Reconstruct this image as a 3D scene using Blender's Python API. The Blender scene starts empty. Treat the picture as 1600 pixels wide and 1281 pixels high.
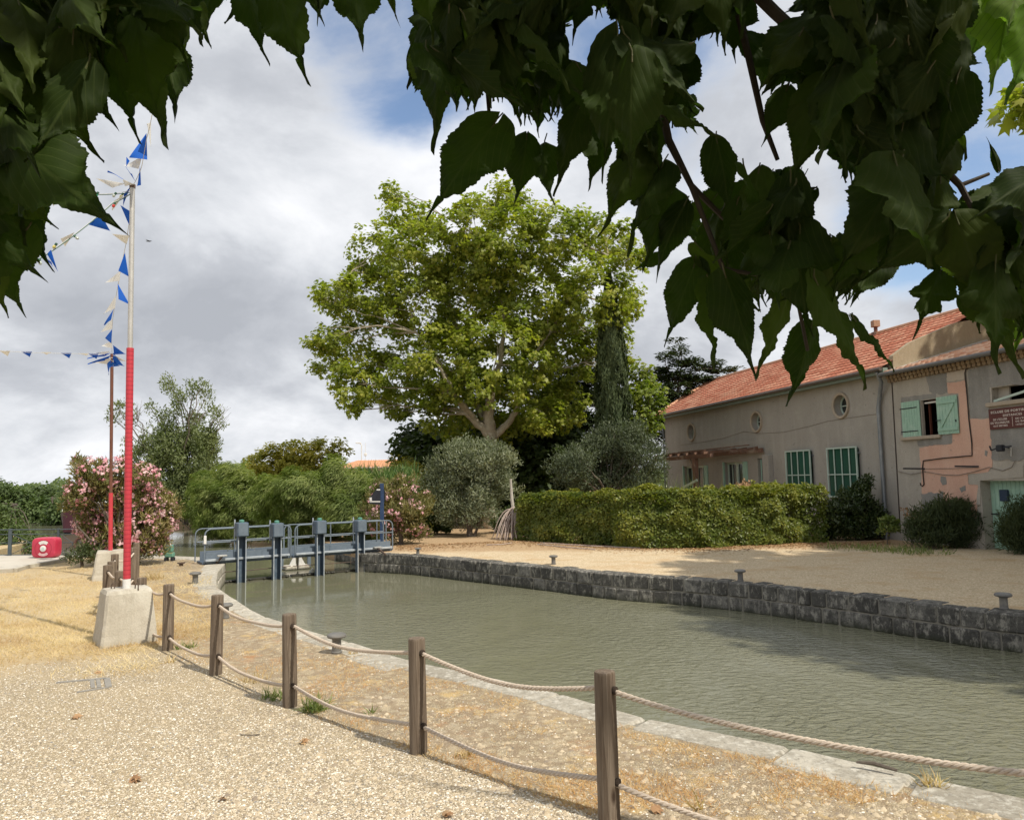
import bpy, bmesh, math, random
import numpy as np
from mathutils import Vector, Matrix, noise as mnoise
from mathutils.geometry import tessellate_polygon
random.seed(7); rng = np.random.default_rng(11)
sc = bpy.context.scene; COL = sc.collection
rad = math.radians

# ------------------------------------------------------------ camera
CAMZ = 2.1; FPX = 1185.0; PW, PH = 1600, 1281
PITCH, ROLL = rad(5.2), rad(1.15)
fw = np.array([0, math.cos(PITCH), math.sin(PITCH)])
r0 = np.array([1., 0, 0]); u0 = np.cross(r0, fw)
RV = math.cos(ROLL)*r0 - math.sin(ROLL)*u0
UV = math.sin(ROLL)*r0 + math.cos(ROLL)*u0
CO = np.array([0, 0, CAMZ])
cam = bpy.data.cameras.new('camera'); co = bpy.data.objects.new('camera', cam); COL.objects.link(co)
co.matrix_world = Matrix(((RV[0], UV[0], -fw[0], 0), (RV[1], UV[1], -fw[1], 0), (RV[2], UV[2], -fw[2], CAMZ), (0, 0, 0, 1)))
cam.sensor_fit = 'HORIZONTAL'; cam.sensor_width = 36; cam.lens = FPX/PW*36
cam.clip_start = 0.05; cam.clip_end = 6000
sc.camera = co

# ------------------------------------------------------------ world, sun, exposure
SUN_EL = rad(52); SUN_AZ = math.atan2(.77, -.64)
w = bpy.data.worlds.new('World'); sc.world = w; w.use_nodes = True
nt = w.node_tree; nt.nodes.clear()
def N(t, kind, ins=None, **kw):
    n = t.nodes.new(kind)
    for k, v in kw.items(): setattr(n, k, v)
    if ins:
        for k, v in ins.items():
            if isinstance(v, bpy.types.NodeSocket): t.links.new(v, n.inputs[k])
            else: n.inputs[k].default_value = v
    return n
def ramp(t, fac, stops, interp='LINEAR'):
    n = t.nodes.new('ShaderNodeValToRGB'); t.links.new(fac, n.inputs[0]); cr = n.color_ramp; cr.interpolation = interp
    while len(cr.elements) < len(stops): cr.elements.new(0.5)
    for e, (p, c) in zip(cr.elements, stops):
        e.position = p; e.color = (c, c, c, 1) if isinstance(c, (int, float)) else (*c, 1)
    return n.outputs[0]
def mth(t, op, a, b=0.0, c=None, clamp=False):
    n = t.nodes.new('ShaderNodeMath'); n.operation = op; n.use_clamp = clamp
    for i, v in enumerate((a, b) + (() if c is None else (c,))):
        if isinstance(v, bpy.types.NodeSocket): t.links.new(v, n.inputs[i])
        else: n.inputs[i].default_value = v
    return n.outputs[0]
def mixc(t, f, a, b, blend='MIX'):
    n = t.nodes.new('ShaderNodeMix'); n.data_type = 'RGBA'; n.blend_type = blend; n.clamp_factor = True
    for i, v in ((0, f), (6, a), (7, b)):
        if isinstance(v, bpy.types.NodeSocket): t.links.new(v, n.inputs[i])
        elif i == 0: n.inputs[0].default_value = v
        else: n.inputs[i].default_value = (*v, 1)
    return n.outputs[2]
def noise(t, vec, scale, detail=4, rough=.55, dist=0.0, out=0):
    n = N(t, 'ShaderNodeTexNoise', {'Scale': scale, 'Detail': detail, 'Roughness': rough, 'Distortion': dist})
    if vec is not None: t.links.new(vec, n.inputs['Vector'])
    return n.outputs[out]
def mapping(t, vec, scale=(1, 1, 1), rot=(0, 0, 0), loc=(0, 0, 0)):
    n = N(t, 'ShaderNodeMapping', {'Scale': scale, 'Rotation': rot, 'Location': loc}); t.links.new(vec, n.inputs['Vector']); return n.outputs[0]
def ray(px, py): return fw + RV*(px-PW/2)/FPX - UV*(py-PH/2)/FPX
def unit(v): v = np.asarray(v, float); return v/np.linalg.norm(v)

sky = N(nt, 'ShaderNodeTexSky', sky_type='NISHITA'); sky.sun_disc = False
sky.sun_elevation = SUN_EL; sky.sun_rotation = SUN_AZ; sky.air_density = 1.0; sky.dust_density = 1.4
tc = N(nt, 'ShaderNodeTexCoord').outputs['Generated']
sep = N(nt, 'ShaderNodeSeparateXYZ', {0: tc})
den = mth(nt, 'ADD', mth(nt, 'MAXIMUM', sep.outputs[2], 0.0), .50)
px_ = mth(nt, 'DIVIDE', sep.outputs[0], den); py_ = mth(nt, 'DIVIDE', sep.outputs[1], den)
cp = N(nt, 'ShaderNodeCombineXYZ', {0: px_, 1: py_, 2: 0.0}).outputs[0]
c1 = noise(nt, mapping(nt, cp, loc=(3.1, 1.7, 0)), 2.9, 9, .58, .25)
c2 = noise(nt, mapping(nt, cp, loc=(9.3, 4.2, 2)), 1.3, 4, .5, .2)
c3 = noise(nt, mapping(nt, cp, loc=(1.3, 8.2, 5)), 8, 7, .6, .6)
cb = mth(nt, 'ADD', mth(nt, 'MULTIPLY', c1, .60), mth(nt, 'ADD', mth(nt, 'MULTIPLY', c2, .28), mth(nt, 'MULTIPLY', c3, .12)))
def near(px, py, lo, hi):
    d = unit(ray(px, py)); dp = N(nt, 'ShaderNodeVectorMath', {0: tc, 1: tuple(d)}, operation='DOT_PRODUCT').outputs['Value']
    return N(nt, 'ShaderNodeMapRange', {'Value': dp, 'From Min': lo, 'From Max': hi}, interpolation_type='SMOOTHSTEP').outputs[0]
dark = near(330, 430, .955, .999)       # the heavy grey bank low on the left
lite = near(620, 230, .94, .998)
cb = mth(nt, 'ADD', cb, mth(nt, 'MULTIPLY', lite, .05))
cb = mth(nt, 'SUBTRACT', cb, mth(nt, 'MULTIPLY', dark, .055))
ccol = ramp(nt, cb, [(.34, (.40, .42, .46)), (.43, (.50, .52, .56)), (.50, (.65, .67, .705)), (.60, (.84, .85, .875))])
hole = mth(nt, 'MAXIMUM', near(605, 20, .974, 1.0), mth(nt, 'MAXIMUM', near(1590, 260, .955, 1.0), mth(nt, 'MULTIPLY', near(1000, 60, .95, .999), .75)))
hn = mth(nt, 'ADD', hole, mth(nt, 'MULTIPLY', mth(nt, 'SUBTRACT', c1, .5), 1.9))
hm = N(nt, 'ShaderNodeMapRange', {'Value': hn, 'From Min': .55, 'From Max': 1.10}, interpolation_type='SMOOTHSTEP').outputs[0]
bg1 = N(nt, 'ShaderNodeBackground', {0: ccol, 1: 1.0})
bg2 = N(nt, 'ShaderNodeBackground', {0: sky.outputs[0], 1: .15})
mx = N(nt, 'ShaderNodeMixShader', {0: hm, 1: bg1.outputs[0], 2: bg2.outputs[0]})
nt.links.new(mx.outputs[0], N(nt, 'ShaderNodeOutputWorld').inputs[0])

sl = bpy.data.lights.new('sun', 'SUN'); sl.energy = 3.8; sl.angle = rad(.9); sl.color = (1, .93, .80)
so = bpy.data.objects.new('sun', sl); COL.objects.link(so)
sdir = Vector((math.sin(SUN_AZ)*math.cos(SUN_EL), math.cos(SUN_AZ)*math.cos(SUN_EL), math.sin(SUN_EL)))
so.rotation_euler = sdir.to_track_quat('Z', 'Y').to_euler(); so.location = (8, -6, 30)
vs = sc.view_settings; vs.view_transform = 'Standard'; vs.look = 'None'; vs.gamma = 1; vs.exposure = 0.24
sc.render.engine = 'CYCLES'
sc.cycles.max_bounces = 6; sc.cycles.transmission_bounces = 3; sc.cycles.transparent_max_bounces = 6
sc.cycles.caustics_reflective = False; sc.cycles.caustics_refractive = False

# ------------------------------------------------------------ geometry helpers
def G(px, py, z=0.0):
    d = ray(px, py); return CO + d*((z-CAMZ)/d[2])
def D(px, py, Y):
    d = ray(px, py); return CO + d*(Y/d[1])
def proj(P):
    q = np.asarray(P, float) - CO; zc = q@fw
    return PW/2 + FPX*(q@RV)/zc, PH/2 - FPX*(q@UV)/zc, zc
def tag(o, label=None, cat=None, group=None, kind=None):
    for k, v in (('label', label), ('category', cat), ('group', group), ('kind', kind)):
        if v: o[k] = v
    return o
def empty(name, loc, label=None, cat=None, group=None, rz=0):
    o = bpy.data.objects.new(name, None); COL.objects.link(o); o.location = tuple(loc); o.rotation_euler.z = rz
    o.empty_display_size = .2; bpy.context.view_layer.update(); return tag(o, label, cat, group)
def link(name, me, m=None, parent=None):
    ms = m if isinstance(m, (list, tuple)) else [m]
    for a in ms:
        if a: me.materials.append(a)
    o = bpy.data.objects.new(name, me); COL.objects.link(o)
    if parent is not None:
        me.transform(Mw(parent).inverted()); o.parent = parent
    return o
def Mw(o):
    m = Matrix.Translation(o.location) @ o.rotation_euler.to_matrix().to_4x4()
    return (Mw(o.parent) @ m) if o.parent else m
def copy_tree(o, parent=None):
    c = o.copy(); COL.objects.link(c); c.parent = parent
    for ch in [x for x in bpy.data.objects if x.parent == o]: copy_tree(ch, c)
    return c
class MB:
    def __init__(s, smooth=False): s.v = []; s.f = []; s.s = smooth; s.mi = []; s.cur = 0
    def add(s, vs, fs):
        b = len(s.v); s.v += [tuple(map(float, p)) for p in vs]; s.f += [tuple(b+i for i in f) for f in fs]; s.mi += [s.cur]*len(fs); return s
    def obox(s, c, ax, ay, az, hx, hy, hz, bev=0):   # oriented box
        c, ax, ay, az = map(np.asarray, (c, ax, ay, az)); P = []
        if bev <= 0:
            for dz in (-1, 1):
                for dx, dy in ((-1, -1), (1, -1), (1, 1), (-1, 1)): P.append(c+ax*dx*hx+ay*dy*hy+az*dz*hz)
            return s.add(P, [(3, 2, 1, 0), (4, 5, 6, 7), (0, 1, 5, 4), (1, 2, 6, 5), (2, 3, 7, 6), (3, 0, 4, 7)])
        b = min(bev, hx*.9, hy*.9, hz*.9)
        rings = [(-hz, hx-b, hy-b), (-hz+b, hx, hy), (hz-b, hx, hy), (hz, hx-b, hy-b)]
        for z, X, Y in rings:
            o = []
            for dx, dy in ((-1, -1), (1, -1), (1, 1), (-1, 1)):
                if dx*dy > 0: o += [(dx*X, dy*(Y-b)), (dx*(X-b), dy*Y)] if dx > 0 else [(dx*X, dy*(Y-b)), (dx*(X-b), dy*Y)]
                else: o += [(dx*(X-b), dy*Y), (dx*X, dy*(Y-b))]
            # consistent ccw order
            o = sorted(o, key=lambda q: math.atan2(q[1]/max(Y, 1e-6), q[0]/max(X, 1e-6)))
            for x, y in o: P.append(c+ax*x+ay*y+az*z)
        F = [tuple(range(7, -1, -1)), tuple(range(24, 32))]
        for k in range(3):
            for i in range(8): j = (i+1) % 8; F.append((k*8+i, k*8+j, k*8+8+j, k*8+8+i))
        return s.add(P, F)
    def box(s, x0, x1, y0, y1, z0, z1, bev=0):
        return s.obox(((x0+x1)/2, (y0+y1)/2, (z0+z1)/2), (1, 0, 0), (0, 1, 0), (0, 0, 1), (x1-x0)/2, (y1-y0)/2, (z1-z0)/2, bev)
    def tube(s, pts, r, n=8, caps=True):
        pts = [np.asarray(p, float) for p in pts]; m = len(pts)
        rs = r if hasattr(r, '__len__') else [r]*m
        P = []; nrm = None
        for i in range(m):
            t = pts[min(i+1, m-1)]-pts[max(i-1, 0)]; t = t/(np.linalg.norm(t)+1e-12)
            if nrm is None:
                a = np.array([0, 0, 1.]) if abs(t[2]) < .9 else np.array([1., 0, 0]); nrm = np.cross(t, a)
            nrm = nrm-t*(nrm@t); nrm /= np.linalg.norm(nrm)+1e-12; b = np.cross(t, nrm)
            for k in range(n):
                q = 2*math.pi*k/n; P.append(pts[i]+rs[i]*(math.cos(q)*nrm+math.sin(q)*b))
        F = [(i*n+k, i*n+(k+1) % n, (i+1)*n+(k+1) % n, (i+1)*n+k) for i in range(m-1) for k in range(n)]
        if caps: F += [tuple(range(n-1, -1, -1)), tuple(range((m-1)*n, m*n))]
        return s.add(P, F)
    def bar(s, a, b, hw, hh, up=(0, 0, 1)):
        a, b = np.asarray(a, float), np.asarray(b, float); d = b-a; L = np.linalg.norm(d); d /= L
        up = np.asarray(up, float)
        if abs(up@d) > .95: up = np.array([1., 0, 0])
        x = np.cross(d, up); x /= np.linalg.norm(x); u = np.cross(x, d)
        return s.obox((a+b)/2, d, x, u, L/2, hw, hh)
    def lathe(s, c, prof, n=16, axis=(0, 0, 1), ref=None):
        az = unit(axis); a = np.array([1., 0, 0]) if abs(az[0]) < .9 else np.array([0, 1., 0])
        ax = unit(np.cross(az, a)) if ref is None else unit(ref); ay = np.cross(az, ax); P = []
        c = np.asarray(c, float)
        for r, z in prof:
            for k in range(n):
                q = 2*math.pi*k/n; P.append(c+az*z+ax*r*math.cos(q)+ay*r*math.sin(q))
        m = len(prof)
        F = [(i*n+k, i*n+(k+1) % n, (i+1)*n+(k+1) % n, (i+1)*n+k) for i in range(m-1) for k in range(n)]
        F += [tuple(range(n-1, -1, -1)), tuple(range((m-1)*n, m*n))]
        return s.add(P, F)
    def poly_slab(s, pts, off):      # polygon (3d) extruded by vector off; front face pts, back pts-off
        pts = [np.asarray(p, float) for p in pts]; off = np.asarray(off, float); n = len(pts)
        tris = tessellate_polygon([[Vector(p) for p in pts]])
        F = [tuple(t) for t in tris] + [tuple(n+i for i in reversed(t)) for t in tris]
        F += [(i, (i+1) % n, n+(i+1) % n, n+i) for i in range(n)]
        return s.add(pts+[p-off for p in pts], F)
    def build(s, name, m=None, parent=None, jitter=0):
        me = bpy.data.meshes.new(name); me.from_pydata(s.v, [], s.f); me.update()
        bm = bmesh.new(); bm.from_mesh(me); bmesh.ops.recalc_face_normals(bm, faces=bm.faces); bm.to_mesh(me); bm.free()
        if any(s.mi): me.polygons.foreach_set('material_index', s.mi)
        if s.s: me.polygons.foreach_set('use_smooth', [True]*len(me.polygons)); 
        o = link(name, me, m, parent)
        if s.s:
            try: me.set_sharp_from_angle(angle=rad(40))
            except Exception: pass
        return o
def np_mesh(name, V, F, rnd=None, mat=None, parent=None, smooth=False, uv=None):
    """V (n,3); F list of (k, faces array (m,k)) ; rnd per face"""
    me = bpy.data.meshes.new(name); V = np.asarray(V, np.float32)
    me.vertices.add(len(V)); me.vertices.foreach_set('co', V.ravel())
    loops = F.ravel(); k = F.shape[1]; nf = len(F)
    me.loops.add(len(loops)); me.loops.foreach_set('vertex_index', loops.astype(np.int32))
    me.polygons.add(nf); me.polygons.foreach_set('loop_start', np.arange(0, nf*k, k, dtype=np.int32))
    try: me.polygons.foreach_set('loop_total', np.full(nf, k, np.int32))
    except Exception: pass
    if smooth: me.polygons.foreach_set('use_smooth', np.ones(nf, bool))
    me.update(calc_edges=True); me.validate()
    if rnd is not None and len(me.polygons) == nf:
        a = me.attributes.new('rnd', 'FLOAT', 'FACE'); a.data.foreach_set('value', rnd.astype(np.float32))
    if uv is not None:
        a = me.attributes.new('luv', 'FLOAT_VECTOR', 'POINT'); a.data.foreach_set('vector', np.asarray(uv, np.float32).ravel())
    return link(name, me, mat, parent)

# ------------------------------------------------------------ materials
def newmat(name):
    m = bpy.data.materials.new(name); m.use_nodes = True; t = m.node_tree; t.nodes.clear(); return m, t
def finish(t, col, rough=.7, bump=None, bstr=.4, bdist=.02, spec=.4, metal=0.0, extra=None):
    p = N(t, 'ShaderNodeBsdfPrincipled', {'Roughness': rough, 'Metallic': metal, 'Specular IOR Level': spec})
    if isinstance(col, bpy.types.NodeSocket): t.links.new(col, p.inputs['Base Color'])
    else: p.inputs['Base Color'].default_value = (*col, 1)
    if bump is not None:
        b = N(t, 'ShaderNodeBump', {'Strength': bstr, 'Distance': bdist, 'Height': bump}); t.links.new(b.outputs[0], p.inputs['Normal'])
    o = N(t, 'ShaderNodeOutputMaterial'); t.links.new((extra(p.outputs[0]) if extra else p.outputs[0]), o.inputs[0]); return p
def objco(t): return N(t, 'ShaderNodeNewGeometry').outputs['Position']
def MAT(name, ca, cb=None, scale=3.0, rough=.75, bs=30.0, bstr=.35, bdist=.01, metal=0.0, spec=.35, cc=None, ccs=.6, stretch=(1, 1, 1), stain=None):
    """mottled paint/stone/metal: two colours by coarse noise, a third by a patchy one, fine bump"""
    m, t = newmat(name); g = mapping(t, objco(t), stretch); cb = cb or tuple(x*.75 for x in ca)
    n1 = noise(t, g, scale, 6, .62, .3)
    c = mixc(t, ramp(t, n1, [(.35, 0), (.65, 1)]), ca, cb)
    if cc: c = mixc(t, ramp(t, noise(t, g, scale*ccs, 8, .7, .4), [(.52, 0), (.64, 1)]), c, cc)
    if stain:
        sg = mapping(t, objco(t), (2.2, 2.2, .25)); c = mixc(t, ramp(t, noise(t, sg, 1.6, 6, .65, .2), [(.5, 0), (.72, .8)]), c, stain)
    fine = noise(t, g, bs, 5, .65)
    c = mixc(t, .25, c, ramp(t, fine, [(.3, tuple(x*.6 for x in ca)), (.7, tuple(min(1, x*1.3) for x in ca))]))
    finish(t, c, rough, fine, bstr, bdist, spec, metal); return m
def LEAF(name, c1, c2, c3, trans=.35, rough=.5, tcol=None, spec=.35):
    """leaf: three colours picked by a per-leaf value, with some light passing through"""
    m, t = newmat(name); at = N(t, 'ShaderNodeAttribute', attribute_name='rnd').outputs['Fac']
    c = ramp(t, at, [(0, c1), (.55, c2), (1, c3)])
    c = mixc(t, .3, c, ramp(t, noise(t, objco(t), .9, 3), [(.35, c1), (.7, c3)]))
    tc_ = mixc(t, 1.0, c, tcol or (1.6, 1.8, .7), 'MULTIPLY')
    def ex(s):
        tr = N(t, 'ShaderNodeBsdfTranslucent', {0: tc_}); return N(t, 'ShaderNodeMixShader', {0: trans, 1: s, 2: tr.outputs[0]}).outputs[0]
    finish(t, c, rough, spec=spec, extra=ex); return m
# ------------------------------------------------------------ ground, water, quays
WZ = -0.53
near_px = [(228, 868), (300, 870), (326, 872), (330, 876), (352, 879), (346, 885), (339, 896), (338, 911), (347, 924), (372, 938), (402, 957), (440, 972), (537, 1000),
           (634, 1031), (700, 1045), (797, 1066), (929, 1098), (994, 1119), (1100, 1146), (1188, 1158), (1411, 1208), (1600, 1252)]
NE = [tuple(G(*p)[:2]) for p in near_px]
q = np.array(NE[-1]); NE += [tuple(q+(1.6, -1.0)), tuple(q+(4, -2.2)), (15, 1.2)]
far_px = [(1600, 962), (1463, 947), (1325, 930), (1160, 912), (1100, 907), (1050, 903), (962, 898), (863, 888), (731, 876), (650, 868.5), (588, 865.5)]
FE = [(15, 4.3), (11.2, 7.7)] + [tuple(G(*p)[:2]) for p in far_px]
bank_left = [(-420, 520), (-62, 85), (-33, 48), (-23.5, 36), (-19, 30), (-17.2, 24.0), tuple(G(60, 868)[:2])]
bank_right = [(-4.7, 22.7), (-5.0, 24.4), (-7.2, 28), (-9.8, 33), (-14.5, 40), (-21, 49), (-29, 60), (-47, 88), (-380, 540)]
def smoothpoly(P, seg=.5):
    P = [np.array(p, float) for p in P]; out = []
    for i in range(len(P)-1):
        p0, p1, p2, p3 = P[max(i-1, 0)], P[i], P[i+1], P[min(i+2, len(P)-1)]
        n = max(1, int(np.linalg.norm(p2-p1)/seg))
        for k in range(n):
            t = k/n; out.append(.5*((2*p1)+(-p0+p2)*t+(2*p0-5*p1+4*p2-p3)*t*t+(-p0+3*p1-3*p2+p3)*t**3))
    out.append(P[-1]); return out
NEs = [np.array(p) for p in NE[:4]] + smoothpoly(NE[4:], .35); FEs = smoothpoly(FE, .35)
def inset(L, w):
    out = []
    for i in range(len(L)):
        d = np.asarray(L[min(i+1, len(L)-1)])-np.asarray(L[max(i-1, 0)]); d = d/np.linalg.norm(d); out.append(np.asarray(L[i])+w*np.array([d[1], -d[0]]))
    return out
NEg = [p+np.array([0, -.12]) for p in NEs[:3]]+inset(NEs, .22)[3:]; FEg = inset(FEs, .24)
near_poly = bank_left + [tuple(p) for p in NEg] + [(15, -1500), (-2500, -1500), (-2500, 520)]
far_poly = [(15, -1500)] + [tuple(p) for p in FEg] + bank_right + [(-2500, 900), (-2500, 3500), (3500, 3500), (3500, -1500)]
V = []; Fc = []; MI = []
for mi, poly in enumerate((near_poly, far_poly)):
    b = len(V); n = len(poly)
    tr = tessellate_polygon([[Vector((x, y, 0)) for x, y in poly]])
    V += [(x, y, 0) for x, y in poly]
    for t in tr:
        a, c, d = (Vector((*poly[i], 0)) for i in t)
        t = tuple(t) if (c-a).cross(d-a).z > 0 else tuple(reversed(t)); Fc.append(tuple(b+i for i in t)); MI.append(mi)
    V += [(x, y, -3) for x, y in poly]
    for i in range(n): j = (i+1) % n; Fc.append((b+i, b+j, b+n+j, b+n+i)); MI.append(mi)
def plane_mask(t, pos, a, b, width, amp, nscale=1.0, n2=None):
    """1 on the right-hand side of the line a->b, edge broken up by noise"""
    a, b = np.array(a[:2]), np.array(b[:2]); d = (b-a)/np.linalg.norm(b-a); nn = np.array([d[1], -d[0]])
    dp = N(t, 'ShaderNodeVectorMath', {0: pos, 1: (nn[0], nn[1], 0)}, operation='DOT_PRODUCT').outputs['Value']
    s = mth(t, 'SUBTRACT', dp, float(nn@a))
    s = mth(t, 'ADD', s, mth(t, 'MULTIPLY', mth(t, 'SUBTRACT', noise(t, pos, nscale, 5, .65), .5), amp))
    return N(t, 'ShaderNodeMapRange', {'Value': s, 'From Min': -width, 'From Max': width}, interpolation_type='SMOOTHSTEP').outputs[0]
def pebbles(t, pos, scale, cols):
    v = N(t, 'ShaderNodeTexVoronoi', {'Scale': scale, 'Randomness': 1.0}); t.links.new(pos, v.inputs['Vector'])
    hv = N(t, 'ShaderNodeSeparateColor', {0: v.outputs['Color']}).outputs[0]
    c = ramp(t, hv, cols); h = mth(t, 'SUBTRACT', 1.0, v.outputs['Distance']); return c, h, v.outputs['Distance']
m_near, t = newmat('bank_gravel'); pos = objco(t)
pc, ph, pdist = pebbles(t, pos, 82, [(0, (.25, .20, .14)), (.2, (.52, .43, .29)), (.42, (.70, .59, .39)), (.62, (.78, .68, .49)), (.76, (.62, .46, .25)), (.88, (.87, .80, .65)), (1, (.17, .165, .16))])
pc2, ph2, pd2 = pebbles(t, pos, 22, [(0, (.50, .42, .30)), (.5, (.70, .62, .46)), (1, (.62, .52, .38))])
soil = mixc(t, noise(t, pos, .7, 5), (.56, .45, .28), (.46, .36, .21))
pc = mixc(t, .15, pc, pc2)
pc = mixc(t, ramp(t, noise(t, pos, 190, 3, .7), [(.44, .0), (.62, .6)]), pc, (.27, .205, .13))
crev = ramp(t, pdist, [(.32, 0), (.62, .85)])
gravel = mixc(t, crev, pc, (.26, .205, .14))
gravel = mixc(t, ramp(t, noise(t, pos, .45, 4), [(.40, 0), (.7, .45)]), gravel, soil)
gravel = mixc(t, ramp(t, noise(t, mapping(t, pos, loc=(4, 2, 0)), 2.6, 6, .7), [(.54, 0), (.68, .55)]), gravel, (.47, .37, .24))
straw = mixc(t, ramp(t, noise(t, mapping(t, pos, (1, 2.4, 1)), 5, 8, .75), [(.35, 0), (.65, 1)]), (.56, .45, .27), (.42, .29, .15))
straw = mixc(t, ramp(t, noise(t, pos, 34, 4, .7), [(.40, 0), (.7, .8)]), straw, (.66, .57, .40))
straw = mixc(t, ramp(t, noise(t, pos, .55, 4, .6), [(.50, 0), (.66, .75)]), straw, (.52, .37, .19))
cob, coh, cod = pebbles(t, pos, 11, [(0, (.36, .29, .21)), (.4, (.54, .44, .30)), (.75, (.64, .53, .37)), (1, (.44, .37, .28))])
verge = mixc(t, ramp(t, noise(t, pos, 1.1, 6, .7), [(.47, 0), (.62, .8)]), gravel, cob)
verge = mixc(t, ramp(t, cod, [(.36, 0), (.62, .55)]), verge, (.27, .195, .125))
verge = mixc(t, ramp(t, noise(t, mapping(t, pos, loc=(7, 3, 0)), 1.5, 8, .75), [(.56, 0), (.68, .7)]), verge, (.50, .25, .11))
verge = mixc(t, ramp(t, noise(t, mapping(t, pos, loc=(2, 9, 0)), 1.9, 8, .75), [(.55, 0), (.64, .8)]), verge, (.60, .43, .20))
mA = plane_mask(t, pos, G(0, 1048), G(290, 1010), 1.0, 2.6, 1.2)   # gravel lies nearer than this line
mB = plane_mask(t, pos, G(240, 1000), G(948, 1282), .12, .7, 2.0)
mg = mth(t, 'MULTIPLY', mA, mB)
mV = mth(t, 'SUBTRACT', 1.0, plane_mask(t, pos, G(226, 915), G(336, 1053), .5, 1.2, 1.0))
other = mixc(t, mV, straw, verge)
colr = mixc(t, mg, other, gravel)
hgt = mth(t, 'ADD', mth(t, 'MULTIPLY', ph, .7), mth(t, 'ADD', mth(t, 'MULTIPLY', noise(t, pos, 140, 4, .7), .6), mth(t, 'MULTIPLY', noise(t, pos, 14, 5, .7), .8)))
finish(t, colr, .95, hgt, .85, .016, .15)
m_far, t = newmat('yard_gravel'); pos = objco(t)
fc = mixc(t, noise(t, pos, .5, 6, .6), (.58, .45, .29), (.48, .36, .22))
fp, fh, fd = pebbles(t, pos, 42, [(0, (.36, .28, .18)), (.5, (.62, .50, .34)), (1, (.80, .69, .51))])
fc = mixc(t, .65, fc, fp)
fc = mixc(t, ramp(t, noise(t, mapping(t, pos, (1, 1.2, 1)), .9, 8, .7), [(.50, 0), (.64, .7)]), fc, (.50, .345, .19))
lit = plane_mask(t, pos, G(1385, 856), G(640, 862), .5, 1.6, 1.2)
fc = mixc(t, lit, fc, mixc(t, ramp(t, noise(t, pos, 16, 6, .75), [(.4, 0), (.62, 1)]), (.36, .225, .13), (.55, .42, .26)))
vergeL = mth(t, 'SUBTRACT', 1.0, plane_mask(t, pos, G(1000, 885), G(600, 862), .8, 2.4, .8))
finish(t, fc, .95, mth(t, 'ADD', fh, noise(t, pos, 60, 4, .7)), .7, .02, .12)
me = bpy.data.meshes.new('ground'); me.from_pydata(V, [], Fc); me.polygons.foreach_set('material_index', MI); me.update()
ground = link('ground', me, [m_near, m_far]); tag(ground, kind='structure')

# water
m_w, t = newmat('canal_water'); pos = objco(t)
far_calm = N(t, 'ShaderNodeVectorMath', {0: pos, 1: (-.55, .83, 0)}, operation='DOT_PRODUCT').outputs['Value']
calm = N(t, 'ShaderNodeMapRange', {'Value': mth(t, 'ADD', far_calm, mth(t, 'MULTIPLY', noise(t, pos, .35, 3), 3.0)), 'From Min': 15.0, 'From Max': 18.6, 'To Min': 1.0, 'To Max': .035}, interpolation_type='SMOOTHSTEP').outputs[0]
wv = noise(t, mapping(t, pos, (1.0, 1.8, 1), (0, 0, rad(18))), 5.6, 3, .5, .7)
wv2 = noise(t, mapping(t, pos, (1.0, 1.9, 1), (0, 0, rad(-10))), 12, 3, .55, .4)
gust = ramp(t, noise(t, mapping(t, pos, (1, .6, 1), (0, 0, rad(40))), .33, 3), [(.38, .15), (.60, 1)])
wh = mth(t, 'MULTIPLY', mth(t, 'ADD', wv, mth(t, 'MULTIPLY', wv2, .30)), mth(t, 'MULTIPLY', calm, gust))
wc = mixc(t, noise(t, pos, .22, 4), (.195, .19, .128), (.165, .165, .11))
finish(t, wc, .03, wh, 1.0, .085, .5)
wp = MB(); wp.add([(-480, 0.0, WZ), (16.5, 0.0, WZ), (16.5, 620, WZ), (-480, 620, WZ)], [(0, 1, 2, 3)])
tag(wp.build('canal_water', m_w), kind='structure')

# stone quay walls of single blocks
def STONE(name, c1, c2, c3, mort, lich, pit=1.0, bd=.03):
    m, t = newmat(name); pos = objco(t); at = N(t, 'ShaderNodeAttribute', attribute_name='rnd').outputs['Fac']
    c = ramp(t, at, [(0, c1), (.5, c2), (1, c3)])
    c = mixc(t, ramp(t, noise(t, pos, 5, 8, .72), [(.44, 0), (.60, .85)]), c, c1)
    c = mixc(t, ramp(t, noise(t, mapping(t, pos, (1, 1, .5)), 9, 8, .78), [(.50, 0), (.60, .85)]), c, lich)
    c = mixc(t, ramp(t, noise(t, mapping(t, pos, loc=(3, 3, 3)), 22, 6, .75), [(.5, 0), (.66, .6)]), c, tuple(x*.45 for x in c1))
    zz_ = N(t, 'ShaderNodeSeparateXYZ', {0: pos}).outputs[2]; wl_ = mth(t, 'ADD', zz_, mth(t, 'MULTIPLY', noise(t, pos, 3, 5, .7), .16))
    c = mixc(t, N(t, 'ShaderNodeMapRange', {'Value': wl_, 'From Min': -.46, 'From Max': -.34, 'To Min': .85, 'To Max': 0.0}).outputs[0], c, (.035, .04, .022))
    h = noise(t, pos, 16, 9, .75)
    finish(t, c, .92, h, pit, bd, .15); return m
m_dark = STONE('black_stained_stone', (.075, .072, .066), (.135, .128, .115), (.22, .21, .19), None, (.36, .34, .295))
m_cop = STONE('pale_coping_stone', (.33, .30, .245), (.45, .41, .34), (.54, .50, .42), None, (.60, .57, .50), .9, .02)
m_mort = MAT('old_lime_mortar', (.27, .25, .21), (.17, .16, .135), 3, .95, 60, .6, .01)
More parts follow.
